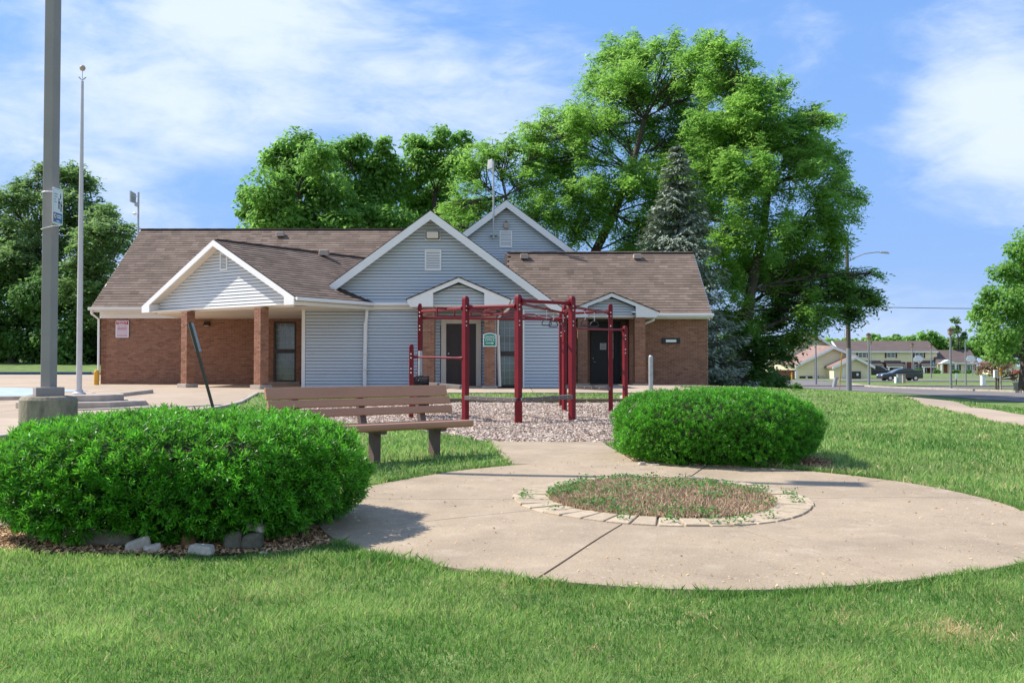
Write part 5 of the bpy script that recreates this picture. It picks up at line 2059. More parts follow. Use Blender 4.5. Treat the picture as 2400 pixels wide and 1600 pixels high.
# green clover patches: clumps concentrated at the left, centre and right
cl = []
for (u, v, s, m) in ((-.85, .05, .16, 700), (-.95, .3, .12, 300), (-.6, -.55, .14, 420), (-.7, .5, .12, 380), (.05, .15, .22, 420), (.35, .2, .22, 500), (.55, .45, .14, 250), (-.05, -.95, .15, 420),
                     (.2, -.92, .1, 250), (.4, -.3, .07, 160), (-.35, -.1, .16, 300), (-.3, .75, .15, 260), (-.15, .9, .12, 200), (.75, .1, .15, 220), (.85, -.45, .1, 160), (.95, .25, .06, 120), (-.45, -.85, .1, 250), (0, -.5, .3, 200), (0, .4, .5, 300), (-1.12, .05, .08, 200), (-1.15, .0, .05, 120)):
    cl.append(np.stack([RC[0] + u * 1.02 + r6.normal(0, s, m), RC[1] + v * 1.02 + r6.normal(0, s * .8, m)], 1))
n_in = sum(len(c_) for c_ in cl)
# sprigs in the joints of the ring
for (u, v) in ((-1.18, -.1), (-1.2, .12), (-.95, -.66), (-.44, -1.08), (-.1, -1.18), (.22, -1.16), (.5, -1.05), (.72, -.95), (1.12, -.28), (1.18, .15), (1.05, .45), (-.6, 1.0), (.1, 1.15), (.4, 1.1), (1.13, -.05), (.36, -1.2)):
    cl.append(np.stack([RC[0] + u + r6.normal(0, .035, 45), RC[1] + v + r6.normal(0, .03, 45)], 1))
cl = np.concatenate(cl)
rc_ = np.hypot(cl[:, 0] - RC[0], cl[:, 1] - RC[1])
cl = cl[(rc_ < RR - .27) | (np.arange(len(cl)) >= n_in)]
cl = cl[r6.uniform(0, 1, len(cl)) < .62]
n = len(cl)
Z = g(cl[:, 0], cl[:, 1]) + dome(cl[:, 0], cl[:, 1]) + r6.uniform(.0, .055, n)
V, F = leaf_cards(np.stack([cl[:, 0], cl[:, 1], Z], 1), norm(np.array([0, 0, 1.0]) + r6.normal(0, .5, (n, 3))), unit(n), .030 * r6.uniform(.6, 1.4, n), .018)
o = npmesh('clover_weeds', V, F, M['weed'], tint=r6.uniform(0, 1, n), kind='stuff', loc=(0, 0, 0))
tag(o, 'patches of green clover weeds growing in the planting bed and its joints', 'weeds')

# ---- lawn ----
hard = [circle(PC[0], PC[1], PR + .005, 60), [(.02, 10.9), (1.40, 10.9), (1.25, 13.65), (-.28, 13.65)], [(-8.9, 7.44), (-1.3, 7.44), (-1.3, 8.76), (-8.9, 8.76)],
        [(-46, 11.5), (-7.85, 11.5), (-7.6, 14.7), (-6.85, 23), (-6.8, 54), (-46, 54)], [(-7, 26.45), (5.6, 26.45), (5.6, 33.7), (7.45, 33.7), (7.45, 45), (-7, 45)], GRAV[0], GRAV[1],
        MULCH1, MULCH2] + [[(a[0], a[1]), (a[0] + 1.05, a[1] - .2), (b[0] + 1.05, b[1] - .2), (b[0], b[1])] for a, b in zip(pa[:-1], pa[1:])]
hard.append([(21.5, 36), (29.5, 36), (31.5, 58), (23.3, 58)])


def fbm(X, Y, s, seed):
    r_ = np.random.default_rng(seed)
    v = 0
    for o_ in range(4):
        for q in range(3):
            a = r_.uniform(0, 6.283)
            f = s * 2 ** o_ * r_.uniform(.8, 1.25)
            v = v + np.sin((X * math.cos(a) + Y * math.sin(a)) * f + r_.uniform(0, 6.28)) / (3 * 1.6 ** o_)
    return v / 1.6


def lawn(name, n, y0, y1, wk, hk, seed, label, dens_fall=1.0):
    r_ = np.random.default_rng(seed)
    Y = y0 * np.exp(r_.uniform(0, 1, n) * math.log(y1 / y0))
    X = r_.uniform(-1, 1, n) * (.56 * Y + .35)
    k = np.ones(n, bool)
    for pl_ in hard:
        k &= ~in_poly(X, Y, pl_)
    # hidden behind the big bush
    X, Y = X[k], Y[k]
    dens = fbm(X, Y, 2.4, 5)
    fine = fbm(X, Y, 7.0, 6)
    big = fbm(X, Y, .8, 7)
    k = r_.uniform(0, 1, len(X)) < np.clip(.80 + .25 * fine, .3, 1)
    X, Y, dens, fine, big = X[k], Y[k], dens[k], fine[k], big[k]
    h = hk * (1 + .38 * fine + .25 * dens)
    # taller dark tufts at the plaza's edge and round the bed
    dp = np.hypot(X - PC[0], Y - PC[1]) - PR
    h = h * (1 + .55 * np.exp(-(dp / .12) ** 2) * (.6 + fine))
    t1 = np.exp(-(((X + .95) / .35) ** 2 + ((Y - 6.15) / .18) ** 2))
    h = h * (1 + .9 * t1)
    tint = .45 + .32 * big + .36 * fine + .34 * dens + r_.normal(0, .24, len(X)) - .5 * t1
    z = g(X, Y) + .0
    straw = r_.uniform(0, 1, len(X)) < np.clip(.045 + .07 * (dens > .3) + .5 * np.exp(-(((X - 4.4) / .8) ** 2 + ((Y - 6.0) / .25) ** 2)) * 0, 0, 1)
    dry = np.exp(-(((X - 2.1) / .20) ** 2 + ((Y - 4.62) / .18) ** 2)) + .5 * np.exp(-(((X - 1.65) / .12) ** 2 + ((Y - 4.9) / .1) ** 2)) + .5 * np.exp(-(((X - .95) / .10) ** 2 + ((Y - 4.95) / .1) ** 2)) + .45 * np.exp(-(((X + 1.6) / .12) ** 2 + ((Y - 4.5) / .1) ** 2)) + .5 * np.exp(-(((X - .35) / .07) ** 2 + ((Y - 4.35) / .06) ** 2)) + np.exp(-(((X - 3.2) / .5) ** 2 + ((Y - 10.7) / .2) ** 2)) + .8 * np.exp(-((dp - .04) / .06) ** 2) * (X > 3.2)
    straw |= r_.uniform(0, 1, len(X)) < .75 * dry
    a = ~straw
    sw = 5.5 * fbm(X, Y, 5.0, 9)
    w = wk * Y
    tufts(name, X[a], Y[a], z[a], h[a], w[a], M['grass'], tint[a], .62, seed + 1, label, 'grass', swirl=sw[a])
    tufts('dry_' + name, X[straw], Y[straw], z[straw], h[straw] * .85, w[straw], M['grassdry'], r_.uniform(0, 1, straw.sum()), .7, seed + 2, 'dry straw coloured blades scattered in the ' + label.split(' ', 1)[1], 'grass')


lawn('lawn_grass', 250000, 3.3, 9.0, .00100, .038, 31, 'short green grass of the lawn in the foreground')
lawn('lawn_grass', 150000, 9.0, 34.0, .0012, .060, 41, 'mown green grass of the lawn farther back')


# dry clippings and grit lying on the slabs
rl = np.random.default_rng(55)
a_, q_ = rl.uniform(0, 6.283, 900), PR * np.sqrt(rl.uniform(.18, .99, 900)) ** rl.choice([1.0, .35], 900)
o = chips('dry_clippings', None, 0, .022, M['mulch'], .036, 56, xy=(PC[0] + q_ * np.cos(a_), PC[1] + q_ * np.sin(a_)), lift=.004)
tag(o, 'dry clippings and grit scattered over the plaza slabs', 'debris')

# taller unmown fringe where the mower misses, along the plaza's rim
a_ = np.random.default_rng(77).uniform(0, 6.283, 16000)
q_ = PR + np.abs(np.random.default_rng(78).normal(.012, .035, 16000)) - .004
X, Y = PC[0] + q_ * np.cos(a_), PC[1] + q_ * np.sin(a_)
k = np.ones(len(X), bool)
for pl_ in hard[1:]:
    k &= ~in_poly(X, Y, pl_)
k &= fbm(X, Y, 3.0, 12) > -.45
X, Y = X[k], Y[k]
tufts('fringe_grass', X, Y, g(X, Y), .062 * (1 + .5 * fbm(X, Y, 4.0, 13)), .0008 * Y, M['grass'], .38 + .3 * fbm(X, Y, 5, 14) + np.random.default_rng(5).normal(0, .2, len(X)), .6, 79, 'longer green grass fringing the rim of the round plaza', 'grass')

# ---- trees ----
def crown_leaves(blobs, n, size, aspect, droop=0.0, shell=.55, sub=10, squash=.85, seed=1, updir=.5, spread=.42):
    """blobs: (centre, radius). returns leaf cards and sub-clump centres"""
    r_ = np.random.default_rng(seed)
    wt = np.array([b[1] ** 2 for b in blobs])
    wt = wt / wt.sum()
    VV, TT, subs = [], [], []
    for (c, R), w in zip(blobs, wt):
        c = np.array(c)
        d = r_.normal(size=(sub, 3))
        d /= np.linalg.norm(d, axis=1)[:, None]
        sc = c + d * np.array([1, 1, squash]) * R * r_.uniform(.45, .85, (sub, 1))
        sr = R * spread * r_.uniform(.6, 1.25, sub)
        subs.append((c, sc))
        m = int(n * w)
        k = r_.integers(0, sub, m)
        dd = r_.normal(size=(m, 3))
        dd /= np.linalg.norm(dd, axis=1)[:, None]
        rad = (shell + (1 - shell) * r_.uniform(0, 1, (m, 1)) ** .7) * (1 + .22 * r_.normal(size=(m, 1)))
        pos = sc[k] + dd * sr[k][:, None] * rad * np.array([1, 1, squash * .8])
        fill = r_.uniform(0, 1, m) < .30
        pos[fill] = c + dd[fill] * R * (r_.uniform(.1, 1.0, (fill.sum(), 1)) ** .5) * np.array([1, 1, squash])
        out = norm((pos - c) / R)
        nr = norm(out * .35 + dd * .3 + np.array([0, 0, updir + .25]) + r_.normal(0, .5, (m, 3)))
        tn = norm(dd + r_.normal(0, .6, (m, 3)) + np.array([0, 0, -droop]))
        s = size * r_.uniform(.6, 1.35, m)
        V, F = leaf_cards(pos, nr, tn, s, s * aspect, .08)
        VV.append(V)
        TT.append(np.clip(r_.normal(.5, .2, m) + .25 * (r_.uniform(-1, 1, sub)[k]), 0, 1))
    V = np.concatenate(VV)
    return V, np.concatenate(TT), subs


def spray_leaves(blobs, n, length, leaf, aspect, sub=9, seed=1, squash=.9, sag=.45, nodes=6, spread=.5):
    """feathery drooping sprays of small leaflets"""
    r_ = np.random.default_rng(seed)
    wt = np.array([b[1] ** 2 for b in blobs])
    wt = wt / wt.sum()
    VV, TT, subs = [], [], []
    mid = np.mean([b[0] for b in blobs], 0)
    sub = int(sub * 1.6)
    for (c, R), w in zip(blobs, wt):
        c = np.array(c)
        o_ = (c - mid) / (np.linalg.norm(c - mid) + 1e-6)
        d = r_.normal(size=(sub, 3))
        d /= np.linalg.norm(d, axis=1)[:, None]
        d = norm(d * np.array([1, 1, .8]) + o_ * .45 + np.array([0, 0, .22]))
        tl = R * r_.uniform(.75, 1.45, (sub, 1))
        sc = c + d * tl
        subs.append((c, sc))
        m = int(n * w)
        k = r_.integers(0, sub, m)
        tt = r_.uniform(.12, 1.0, (m, 1)) ** .75
        start = c + d[k] * tl[k] * tt + r_.normal(0, .16, (m, 3)) * R * (1.15 - .75 * tt)
        hd = norm(d[k] * .55 + r_.normal(0, .55, (m, 3)) * np.array([1, 1, .5]))
        L = length * r_.uniform(.45, 1.15, (m, 1)) * (1.1 - .4 * tt)
        tb = np.clip(r_.normal(.5, .17, m) + .28 * (r_.uniform(-1, 1, sub)[k]), 0, 1)
        for q in range(nodes):
            t = (q + .5) / nodes
            pos = start + hd * L * t + np.array([0, 0, -1.0]) * (L * sag * t * t)
            side = np.cross(hd, np.array([0, 0, 1.0]))
            side = norm(side) * (1 if q % 2 else -1)
            dr = norm(hd * .7 + side + r_.normal(0, .3, (m, 3)) + np.array([0, 0, -.35]))
            nr = norm(np.array([0, 0, 1.0]) + r_.normal(0, .45, (m, 3)))
            s = leaf * r_.uniform(.7, 1.25, m)
            V, F = leaf_cards(pos + dr * leaf * .35, nr, dr, s, s * aspect, .05)
            VV.append(V)
            TT.append(tb)
    return np.concatenate(VV), np.concatenate(TT), subs


def limb(mb, a, b, ra, rb, n=6, seg=5, sway=.12):
    a, b = Vector(a), Vector(b)
    L = (b - a).length
    pts, rs = [], []
    o1 = Vector((rnd.uniform(-1, 1), rnd.uniform(-1, 1), rnd.uniform(-.3, .6))) * L * sway
    for k in range(seg + 1):
        t = k / seg
        j = Vector((rnd.uniform(-1, 1), rnd.uniform(-1, 1), rnd.uniform(-1, 1))) * L * .012
        pts.append(a.lerp(b, t) + o1 * math.sin(math.pi * t) + (j if 0 < k < seg else Vector()))
        rs.append(ra + (rb - ra) * t)
    mb.tube(pts, rs, n, cap=False)
    return pts


def tree(name, base, forks, blobs, label, leafmat, n, size, aspect=.6, mode='leaf', r0=.3, seed=1, group=None, sub=10, **kw):
    """forks: trunk points from the base up; each blob hangs on the nearest fork"""
    t = thing(name, base, label, 'tree', group)
    mb = MB()
    pts = [Vector(base)] + [Vector(f) for f in forks]
    rs = [r0 * (1.25 if i == 0 else max(.35, 1 - .75 * i / len(pts))) for i in range(len(pts))]
    mb.tube([pts[0] - Vector((0, 0, .3))] + pts[0:1] + pts[1:], [rs[0] * 1.15] + rs, 10, cap=False)
    mb.build('trunk', M['bark'], t, smooth=True)
    if mode == 'leaf':
        V, T, subs = crown_leaves(blobs, n, size, aspect, seed=seed, sub=sub, **kw)
    else:
        V, T, subs = spray_leaves(blobs, n, kw.pop('length', .9), size, aspect, seed=seed, sub=sub, **kw)
    npmesh('crown', V, np.arange(len(V)).reshape(-1, 4), M[leafmat], t, tint=T)
    mb = MB()
    for c, sc in subs:
        c = Vector(c)
        src = min(pts[1:], key=lambda p: (p - c).length + (3 if p.z > c.z + .5 else 0))
        L = (src - c).length
        bp = limb(mb, src, c, max(.04, r0 * (.16 + .20 * (pts[1:].index(src) == 0))) , .03, 6, 5, .10)
        for s in sc:
            q = bp[rnd.choice((2, 3, 4, 5))] if L > 1 else c
            limb(mb, q, Vector(s), .035, .012, 4, 3, .08)
    mb.build('branches', M['bark'], t, smooth=True)
    return t


def BL_(lst, Y, dY=1.5, seed=1, grow=1.14):
    """crown clumps given by where they stand in the picture and their distance"""
    r_ = random.Random(seed)
    out = []
    for px, py, r in lst:
        y = Y + r_.uniform(-dY, dY)
        out.append((tuple(P(px, py, y)), r * grow * y / FPX))
    return out


# maples behind the office
tree('maple_tree', (P(700, 860, 56).x, 56, .5), [P(705, 700, 56), P(700, 560, 56), P(700, 450, 56)],
     BL_([(700, 345, 52), (660, 380, 50), (740, 370, 48), (630, 440, 58), (700, 430, 66), (595, 480, 45), (760, 450, 60), (650, 520, 62), (600, 540, 44), (720, 530, 66), (570, 500, 16), (690, 600, 70), (800, 540, 56)], 56, 2, 2),
     'broad bright green maple behind the left roof, the leftmost of the row', 'maple', 34000, .26, .62, r0=.35, seed=11)
tree('maple_tree', (P(850, 860, 60).x, 60, .5), [P(850, 700, 60), P(850, 560, 60), P(855, 470, 60)],
     BL_([(800, 350, 34), (845, 365, 50), (895, 390, 46), (830, 430, 60), (890, 460, 60), (850, 520, 66), (920, 530, 56), (940, 400, 40), (900, 345, 26), (860, 600, 70)], 60, 2, 3),
     'lower maple in the middle of the row behind the left roof', 'maple', 27000, .26, .62, r0=.32, seed=12)
tree('maple_tree', (P(1010, 860, 62).x, 62, .5), [P(1010, 700, 62), P(1010, 560, 62), P(1020, 450, 62)],
     BL_([(970, 340, 34), (1030, 325, 36), (1085, 330, 28), (1000, 385, 44), (1060, 385, 46), (960, 440, 46), (1035, 455, 54), (990, 500, 50), (1070, 510, 46), (1095, 400, 30), (1010, 580, 60)], 62, 2, 4),
     'dark green open crowned maple behind the main gable', 'maple', 20000, .26, .62, r0=.30, seed=13, shell=.4)
# locusts
tree('locust_tree', (P(1200, 860, 52).x, 52, .5), [P(1195, 700, 52), P(1190, 560, 52), P(1185, 460, 52)],
     BL_([(1120, 420, 50), (1180, 380, 46), (1090, 480, 48), (1150, 480, 56), (1225, 430, 50), (1200, 520, 56), (1060, 530, 30), (1260, 500, 46), (1140, 360, 26), (1250, 370, 24)], 52, 2, 5),
     'small feathery pale green locust tree behind the rear gable', 'locust', 3300, .26, .28, mode='spray', r0=.2, seed=14, length=.9)
tree('locust_tree', (P(1385, 870, 54).x, 54, .5), [P(1382, 700, 54), P(1395, 590, 54), P(1440, 500, 54), P(1480, 400, 54), P(1510, 280, 54)],
     BL_([(1460, 120, 34), (1440, 160, 42), (1500, 160, 46), (1560, 130, 40), (1610, 150, 40), (1400, 210, 30), (1450, 230, 56), (1530, 230, 64), (1610, 230, 60), (1330, 290, 46), (1390, 300, 56), (1470, 320, 72), (1560, 330, 78), (1265, 320, 32),
          (1290, 370, 46), (1350, 380, 62), (1430, 410, 74), (1520, 430, 80), (1310, 450, 54), (1380, 480, 66), (1460, 510, 60), (1260, 340, 26), (1240, 300, 14), (1330, 520, 40), (1600, 460, 70), (1560, 540, 60), (1640, 330, 66), (1500, 590, 50), (1470, 200, 40), (1620, 400, 70)], 54, 3, 6),
     'tall airy locust tree whose crown rises above the right roof ridge', 'locust', 19000, .27, .28, mode='spray', r0=.34, seed=15, length=1.05)
tree('locust_tree', (P(1735, 872, 47).x, 47, gz(P(1735, 872, 47).x, 47)), [P(1745, 790, 47), P(1760, 680, 47), P(1785, 560, 47), P(1800, 450, 47), P(1780, 320, 47)],
     BL_([(1660, 130, 40), (1720, 150, 40), (1690, 220, 58), (1760, 240, 50), (1830, 215, 26), (1700, 320, 70), (1790, 320, 68), (1870, 300, 44), (1930, 290, 24), (1660, 420, 60), (1750, 430, 78), (1850, 410, 72), (1930, 390, 42),
          (1970, 450, 40), (1800, 540, 84), (1900, 510, 70), (1955, 560, 18), (1760, 630, 60), (1870, 620, 80), (1940, 640, 60), (1820, 700, 50), (1900, 720, 46), (1985, 700, 26), (2030, 690, 20), (2040, 640, 14), (1740, 740, 46), (1700, 560, 50), (1650, 500, 60), (1680, 640, 50), (1830, 610, 60), (1730, 350, 60), (1860, 350, 50)], 48, 2.2, 7),
     'largest locust tree with leaning dark limbs at the right end of the building', 'locust', 22000, .25, .28, mode='spray', r0=.34, seed=16, length=.9)
tree('elm_tree', (P(1690, 872, 49).x, 49, gz(P(1690, 872, 49).x, 49)), [P(1705, 800, 49), P(1735, 730, 49), P(1790, 690, 49)],
     BL_([(1770, 800, 46), (1720, 830, 40), (1810, 820, 30), (1820, 760, 36), (1960, 690, 26), (2030, 710, 22), (1990, 740, 20), (1780, 860, 34), (1700, 870, 40), (1850, 790, 22), (1940, 740, 16)], 48, 1.5, 8),
     'dark leaved sparse tree drooping low to the right beside the utility pole', 'darkleaf', 3300, .24, .42, mode='spray', r0=.2, seed=17, length=.8)

# blue spruce
def spruce(x, y, z0, H, Rb, label, seed):
    r_ = np.random.default_rng(seed)
    t = thing('spruce_tree', (x, y, z0), label, 'tree')
    part('trunk', t, M['bark'], lambda mb: mb.tube([(x, y, z0 - .2), (x, y, z0 + H * .5), (x, y, z0 + H * .97)], [.26, .15, .02], 8, cap=False))
    VV, TT = [], []
    bm = MB()
    lev = int(H / .30)
    for i in range(lev):
        u = i / lev
        z = z0 + .5 + (H - .5) * u
        R = Rb * (1 - u) ** .78 + .06
        nb = max(5, int(9 + 5 * (1 - u)))
        for k in range(nb):
            az = r_.uniform(0, 6.283)
            L = R * r_.uniform(.70, 1.15)
            d = np.array([math.cos(az), math.sin(az), 0])
            m = max(5, int(L / .11))
            s = np.linspace(.15, 1, m)
            # bough: dips, then turns up at the tip
            pz = -.42 * L * s + .30 * L * s ** 2.4
            ctr = np.array([x, y, z]) + d * (L * s)[:, None] + np.array([0, 0, 1.0]) * pz[:, None]
            if i % 3 == 0 and k % 2 == 0:
                bm.tube([tuple(ctr[0]), tuple(ctr[m // 2]), tuple(ctr[-1])], [.03, .02, .006], 4, cap=False)
            sd = np.array([-d[1], d[0], 0])
            wfan = .20 + .40 * L * np.sin(np.pi * np.clip(s, 0, .93)) ** .8 * .55
            per = 8
            off = r_.uniform(-1, 1, (m, per))
            pos = ctr[:, None, :] + sd * (off * wfan[:, None])[:, :, None] + np.array([0, 0, -1.0]) * (np.abs(off) ** 1.2 * wfan[:, None] * .55 + r_.uniform(0, .06, (m, per)))[:, :, None]
            pos = pos.reshape(-1, 3)
            dr = norm(d * .8 + sd * np.repeat(off.reshape(-1), 1)[:, None] * .8 + np.array([0, 0, -.15]) + r_.normal(0, .25, (len(pos), 3)))
            nr = norm(np.array([0, 0, 1.0]) + d * .35 + r_.normal(0, .4, (len(pos), 3)))
            V, F = leaf_cards(pos, nr, dr, r_.uniform(.16, .32, len(pos)), r_.uniform(.06, .11, len(pos)), .03)
            VV.append(V)
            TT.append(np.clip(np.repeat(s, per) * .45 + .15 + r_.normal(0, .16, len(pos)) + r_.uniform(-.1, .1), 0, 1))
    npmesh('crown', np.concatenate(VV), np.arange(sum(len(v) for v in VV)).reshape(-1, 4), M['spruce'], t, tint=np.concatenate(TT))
    bm.build('boughs', M['bark'], t, kind='stuff')
    return t


sx = P(1590, 880, 44.8).x
spruce(sx, 44.8, gz(sx, 44.8), 11.35, 3.35, 'conical blue grey spruce rising behind the right end of the right roof', 51)

# trees on the left
tree('cottonwood_tree', (P(60, 850, 76).x, 76, gz(P(60, 850, 76).x, 76)), [P(70, 760, 76), P(80, 660, 76), P(90, 560, 76)],
     BL_([(30, 480, 34), (70, 450, 30), (110, 420, 30), (160, 430, 38), (120, 480, 46), (40, 540, 50), (190, 450, 30), (205, 500, 36), (150, 540, 50), (90, 580, 60), (20, 600, 50), (180, 590, 44)], 76, 3, 21),
     'tall thin leaved tree behind the flagpole and light pole', 'greyleaf', 5200, .36, .42, mode='spray', r0=.3, seed=61, sub=10, length=1.3)
tree('cottonwood_tree', (P(240, 850, 70).x, 70, gz(P(240, 850, 70).x, 70)), [P(235, 760, 70), P(235, 660, 70)],
     BL_([(245, 520, 28), (280, 545, 22), (225, 560, 40), (265, 590, 36), (230, 640, 46), (200, 680, 50), (270, 660, 26), (245, 500, 14), (250, 720, 40)], 70, 2, 22),
     'sparse leafy tree just left of the antenna mast', 'greyleaf', 2900, .34, .42, mode='spray', r0=.22, seed=62, sub=10, length=1.2)
tree('cedar_tree', (P(30, 850, 72).x, 72, gz(P(30, 850, 72).x, 72)), [P(30, 780, 72), P(40, 700, 72)],
     BL_([(10, 650, 50), (50, 640, 50), (30, 720, 70), (90, 700, 56), (10, 800, 60), (80, 790, 60), (120, 640, 40), (-40, 740, 60)], 72, 2, 23),
     'dense dark tree filling the far left edge behind the light pole', 'darkleaf', 19000, .34, .6, r0=.3, seed=63, sub=14)
tree('cedar_tree', (P(180, 850, 71).x, 71, gz(P(180, 850, 71).x, 71)), [P(180, 790, 71), P(180, 720, 71)],
     BL_([(150, 680, 54), (200, 720, 56), (150, 780, 60), (220, 790, 56), (270, 770, 40), (250, 830, 30), (160, 830, 46), (110, 820, 46), (300, 800, 40)], 71, 2, 24),
     'dark bushy tree low behind the flagpole, beside the brick wall', 'darkleaf', 18000, .34, .6, r0=.25, seed=64, sub=14)

# right-hand trees
tree('oak_tree', (P(2400, 905, 62).x, 62, gz(P(2400, 905, 62).x, 62)), [P(2402, 840, 62), P(2405, 760, 62), P(2410, 660, 62)],
     BL_([(2385, 590, 30), (2420, 570, 50), (2350, 640, 34), (2400, 650, 60), (2320, 690, 30), (2360, 710, 52), (2430, 720, 70), (2310, 750, 38), (2350, 780, 52), (2410, 800, 60), (2300, 800, 26), (2340, 830, 34), (2460, 640, 70), (2300, 720, 22)], 62, 2, 31),
     'leafy green oak cut by the right edge of the view', 'maple', 18000, .24, .62, r0=.3, seed=71, sub=12)
tree('crabapple_tree', (P(2335, 906, 66).x, 66, gz(P(2335, 906, 66).x, 66)), [P(2335, 890, 66), P(2330, 875, 66)],
     BL_([(2310, 862, 22), (2335, 855, 24), (2360, 862, 22), (2295, 868, 14), (2375, 876, 14), (2345, 870, 18), (2378, 886, 9)], 66, .6, 32),
     'small copper leaved tree below the oak at the right', 'purple', 2600, .12, .45, r0=.07, seed=72, sub=8)
tree('pine_tree', (P(2246, 880, 235).x, 235, -.5), [P(2246, 840, 235), P(2246, 790, 235)],
     BL_([(2240, 750, 10), (2238, 775, 14), (2255, 790, 14), (2232, 800, 13), (2250, 815, 16), (2236, 830, 14), (2262, 835, 16), (2246, 850, 20)], 235, 3, 33),
     'tall ragged pine standing above the far houses beside the oak', 'greyleaf', 2200, .9, .5, r0=.3, seed=73, sub=7, shell=.3)
# trees behind the far houses: bigger ones singly, the wood as one mass
for i, (x_, y_, r_, sp) in enumerate(((2045, 797, 30, 'round crowned tree just right of the cream gables'), (2095, 796, 26, 'tree behind the left end of the townhouse roof'), (2130, 799, 24, 'low tree behind the middle of the townhouse roof'),
                                      (2175, 790, 34, 'tall tree behind the right end of the townhouse roof'), (2215, 808, 24, 'tree behind the gap between townhouse and bungalow'))):
    tree('far_tree', (P(x_, 870, 262).x, 262 + i, -.5), [P(x_, 850, 262), P(x_, 830, 262)],
         BL_([(x_, y_, r_ * .6), (x_ - r_ * .6, y_ + 8, r_ * .55), (x_ + r_ * .6, y_ + 8, r_ * .55), (x_, y_ + 24, r_ * .8), (x_ - r_, y_ + 26, r_ * .5), (x_ + r_, y_ + 26, r_ * .5)], 262, 3, 40 + i),
         sp, 'maple', 1800, 1.1, .6, r0=.5, seed=80 + i, sub=7, group='trees behind the far houses')
lst = [(px, 814 + 7 * math.sin(px * .05), 22) for px in range(1820, 2420, 22)]
V, T, subs = crown_leaves(BL_(lst, 300, 6, 50), 9000, 1.5, .6, seed=90, sub=7)
o = npmesh('treeline', V, np.arange(len(V)).reshape(-1, 4), M['maple'], tint=T, kind='stuff')
tag(o, 'continuous green wood on the horizon behind the far houses', 'woods')
lst = [(px, 846 + 5 * math.sin(px * .03), 20) for px in range(-700, 1000, 24)]
V, T, subs = crown_leaves(BL_(lst, 320, 6, 51), 8000, 1.8, .6, seed=91, sub=6)
V[:, 2] += 3
o = npmesh('treeline', V, np.arange(len(V)).reshape(-1, 4), M['darkleaf'], tint=T, kind='stuff')
tag(o, 'low dark wood on the horizon beyond the left lot', 'woods')

# undergrowth at the right end of the building, small shrubs
def shrub(px, py, Y, r, h, label, mat='darkleaf', n=1500, size=.14, name='shrub', seed=1, group=None):
    c = P(px, py, Y)
    z = gz(c.x, Y)
    t = thing(name, (c.x, Y, z), label, 'shrub', group)
    V, T, subs = crown_leaves([((c.x, Y, z + h * .5), r), ((c.x - r * .5, Y, z + h * .35), r * .6), ((c.x + r * .5, Y, z + h * .4), r * .6)], n, size, .55, seed=seed, sub=9, squash=min(1.2, h / (2 * r)))
    V[:, 2] = np.maximum(V[:, 2], z)
    npmesh('foliage', V, np.arange(len(V)).reshape(-1, 4), M[mat], t, tint=T)
    mb = MB()
    for s in subs[0][1]:
        mb.tube([(c.x + rnd.uniform(-.1, .1), Y, z - .05), tuple(s)], [.02, .008], 4, cap=False)
    mb.build('stem', M['bark'], t)


for i, (px, r, h, Y, lb_) in enumerate(((1690, 1.5, 2.2, 50, 'dark dense shrub hard against the right end of the brick wall'), (1745, 1.4, 1.9, 52, 'dark shrub in the middle of the thicket right of the building'), (1800, 1.2, 1.6, 54, 'dark shrub at the right end of the thicket beside the cream house'))):
    shrub(px, 880, Y, r, h, lb_, n=3500, size=.2, seed=100 + i, group='thicket right of the building')
for i, (px, r, Y, lb_) in enumerate(((1815, .45, 56, 'small leafy weed shrub at the foot of the cream house'), (1842, .5, 57, 'pale little shrub left of the leaning grey bin'), (1865, .4, 58, 'tiny shrub below the dark vent of the cream house'))):
    shrub(px, 890, Y, r, .7, lb_, n=500, size=.16, seed=110 + i, mat='darkleaf')

# ================================================================== FAR RIGHT: HOUSES, CARS, LAMPS
def up_box(mb, x0, x1, y0, y1, z0, z1, t=.5):
    mb.box(((x0 + x1) / 2, (y0 + y1) / 2, (z0 + z1) / 2), (x1 - x0, y1 - y0, z1 - z0), t=t)


def PX(px, Y):
    return (px - 1200) / FPX * Y


def PZ(py, Y):
    return EYE + (857 - py) / FPX * Y


def far_window(par, x0, x1, z0, z1, Y, shutters=True):
    w = thing('window', ((x0 + x1) / 2, Y, z0), None, None)
    w.parent = par
    w.location = WLOC[w.name] - WLOC[par.name]
    fr = ((0, Y), (1, 0), (0, -1))
    m = (x0 + x1) / 2

    def f(mb):
        for r in (rect(x0, x0 + .12, z0, z1), rect(x1 - .12, x1, z0, z1), rect(m - .08, m + .08, z0, z1), rect(x0 + .12, x1 - .12, z1 - .12, z1), rect(x0 + .12, x1 - .12, z0, z0 + .12),
                  rect(x0 + .12, x1 - .12, (z0 + z1) / 2 - .04, (z0 + z1) / 2 + .04)):
            mb.prism([WP(fr, *q, .02) for q in r], Vector((0, -.06, 0)))
    part('frame', w, M['trim'], f)
    for a, b in ((x0 + .12, m - .08), (m + .08, x1 - .12)):
        plate('pane', w, M['glass_dark'], fr, rect(a, b, z0 + .12, z1 - .12), .02, .03)
    if shutters:
        for a in (x0 - .42, x1 + .05):
            plate('shutter', w, M['shutter'], fr, rect(a, a + .37, z0 - .05, z1 + .05), .02, .07)


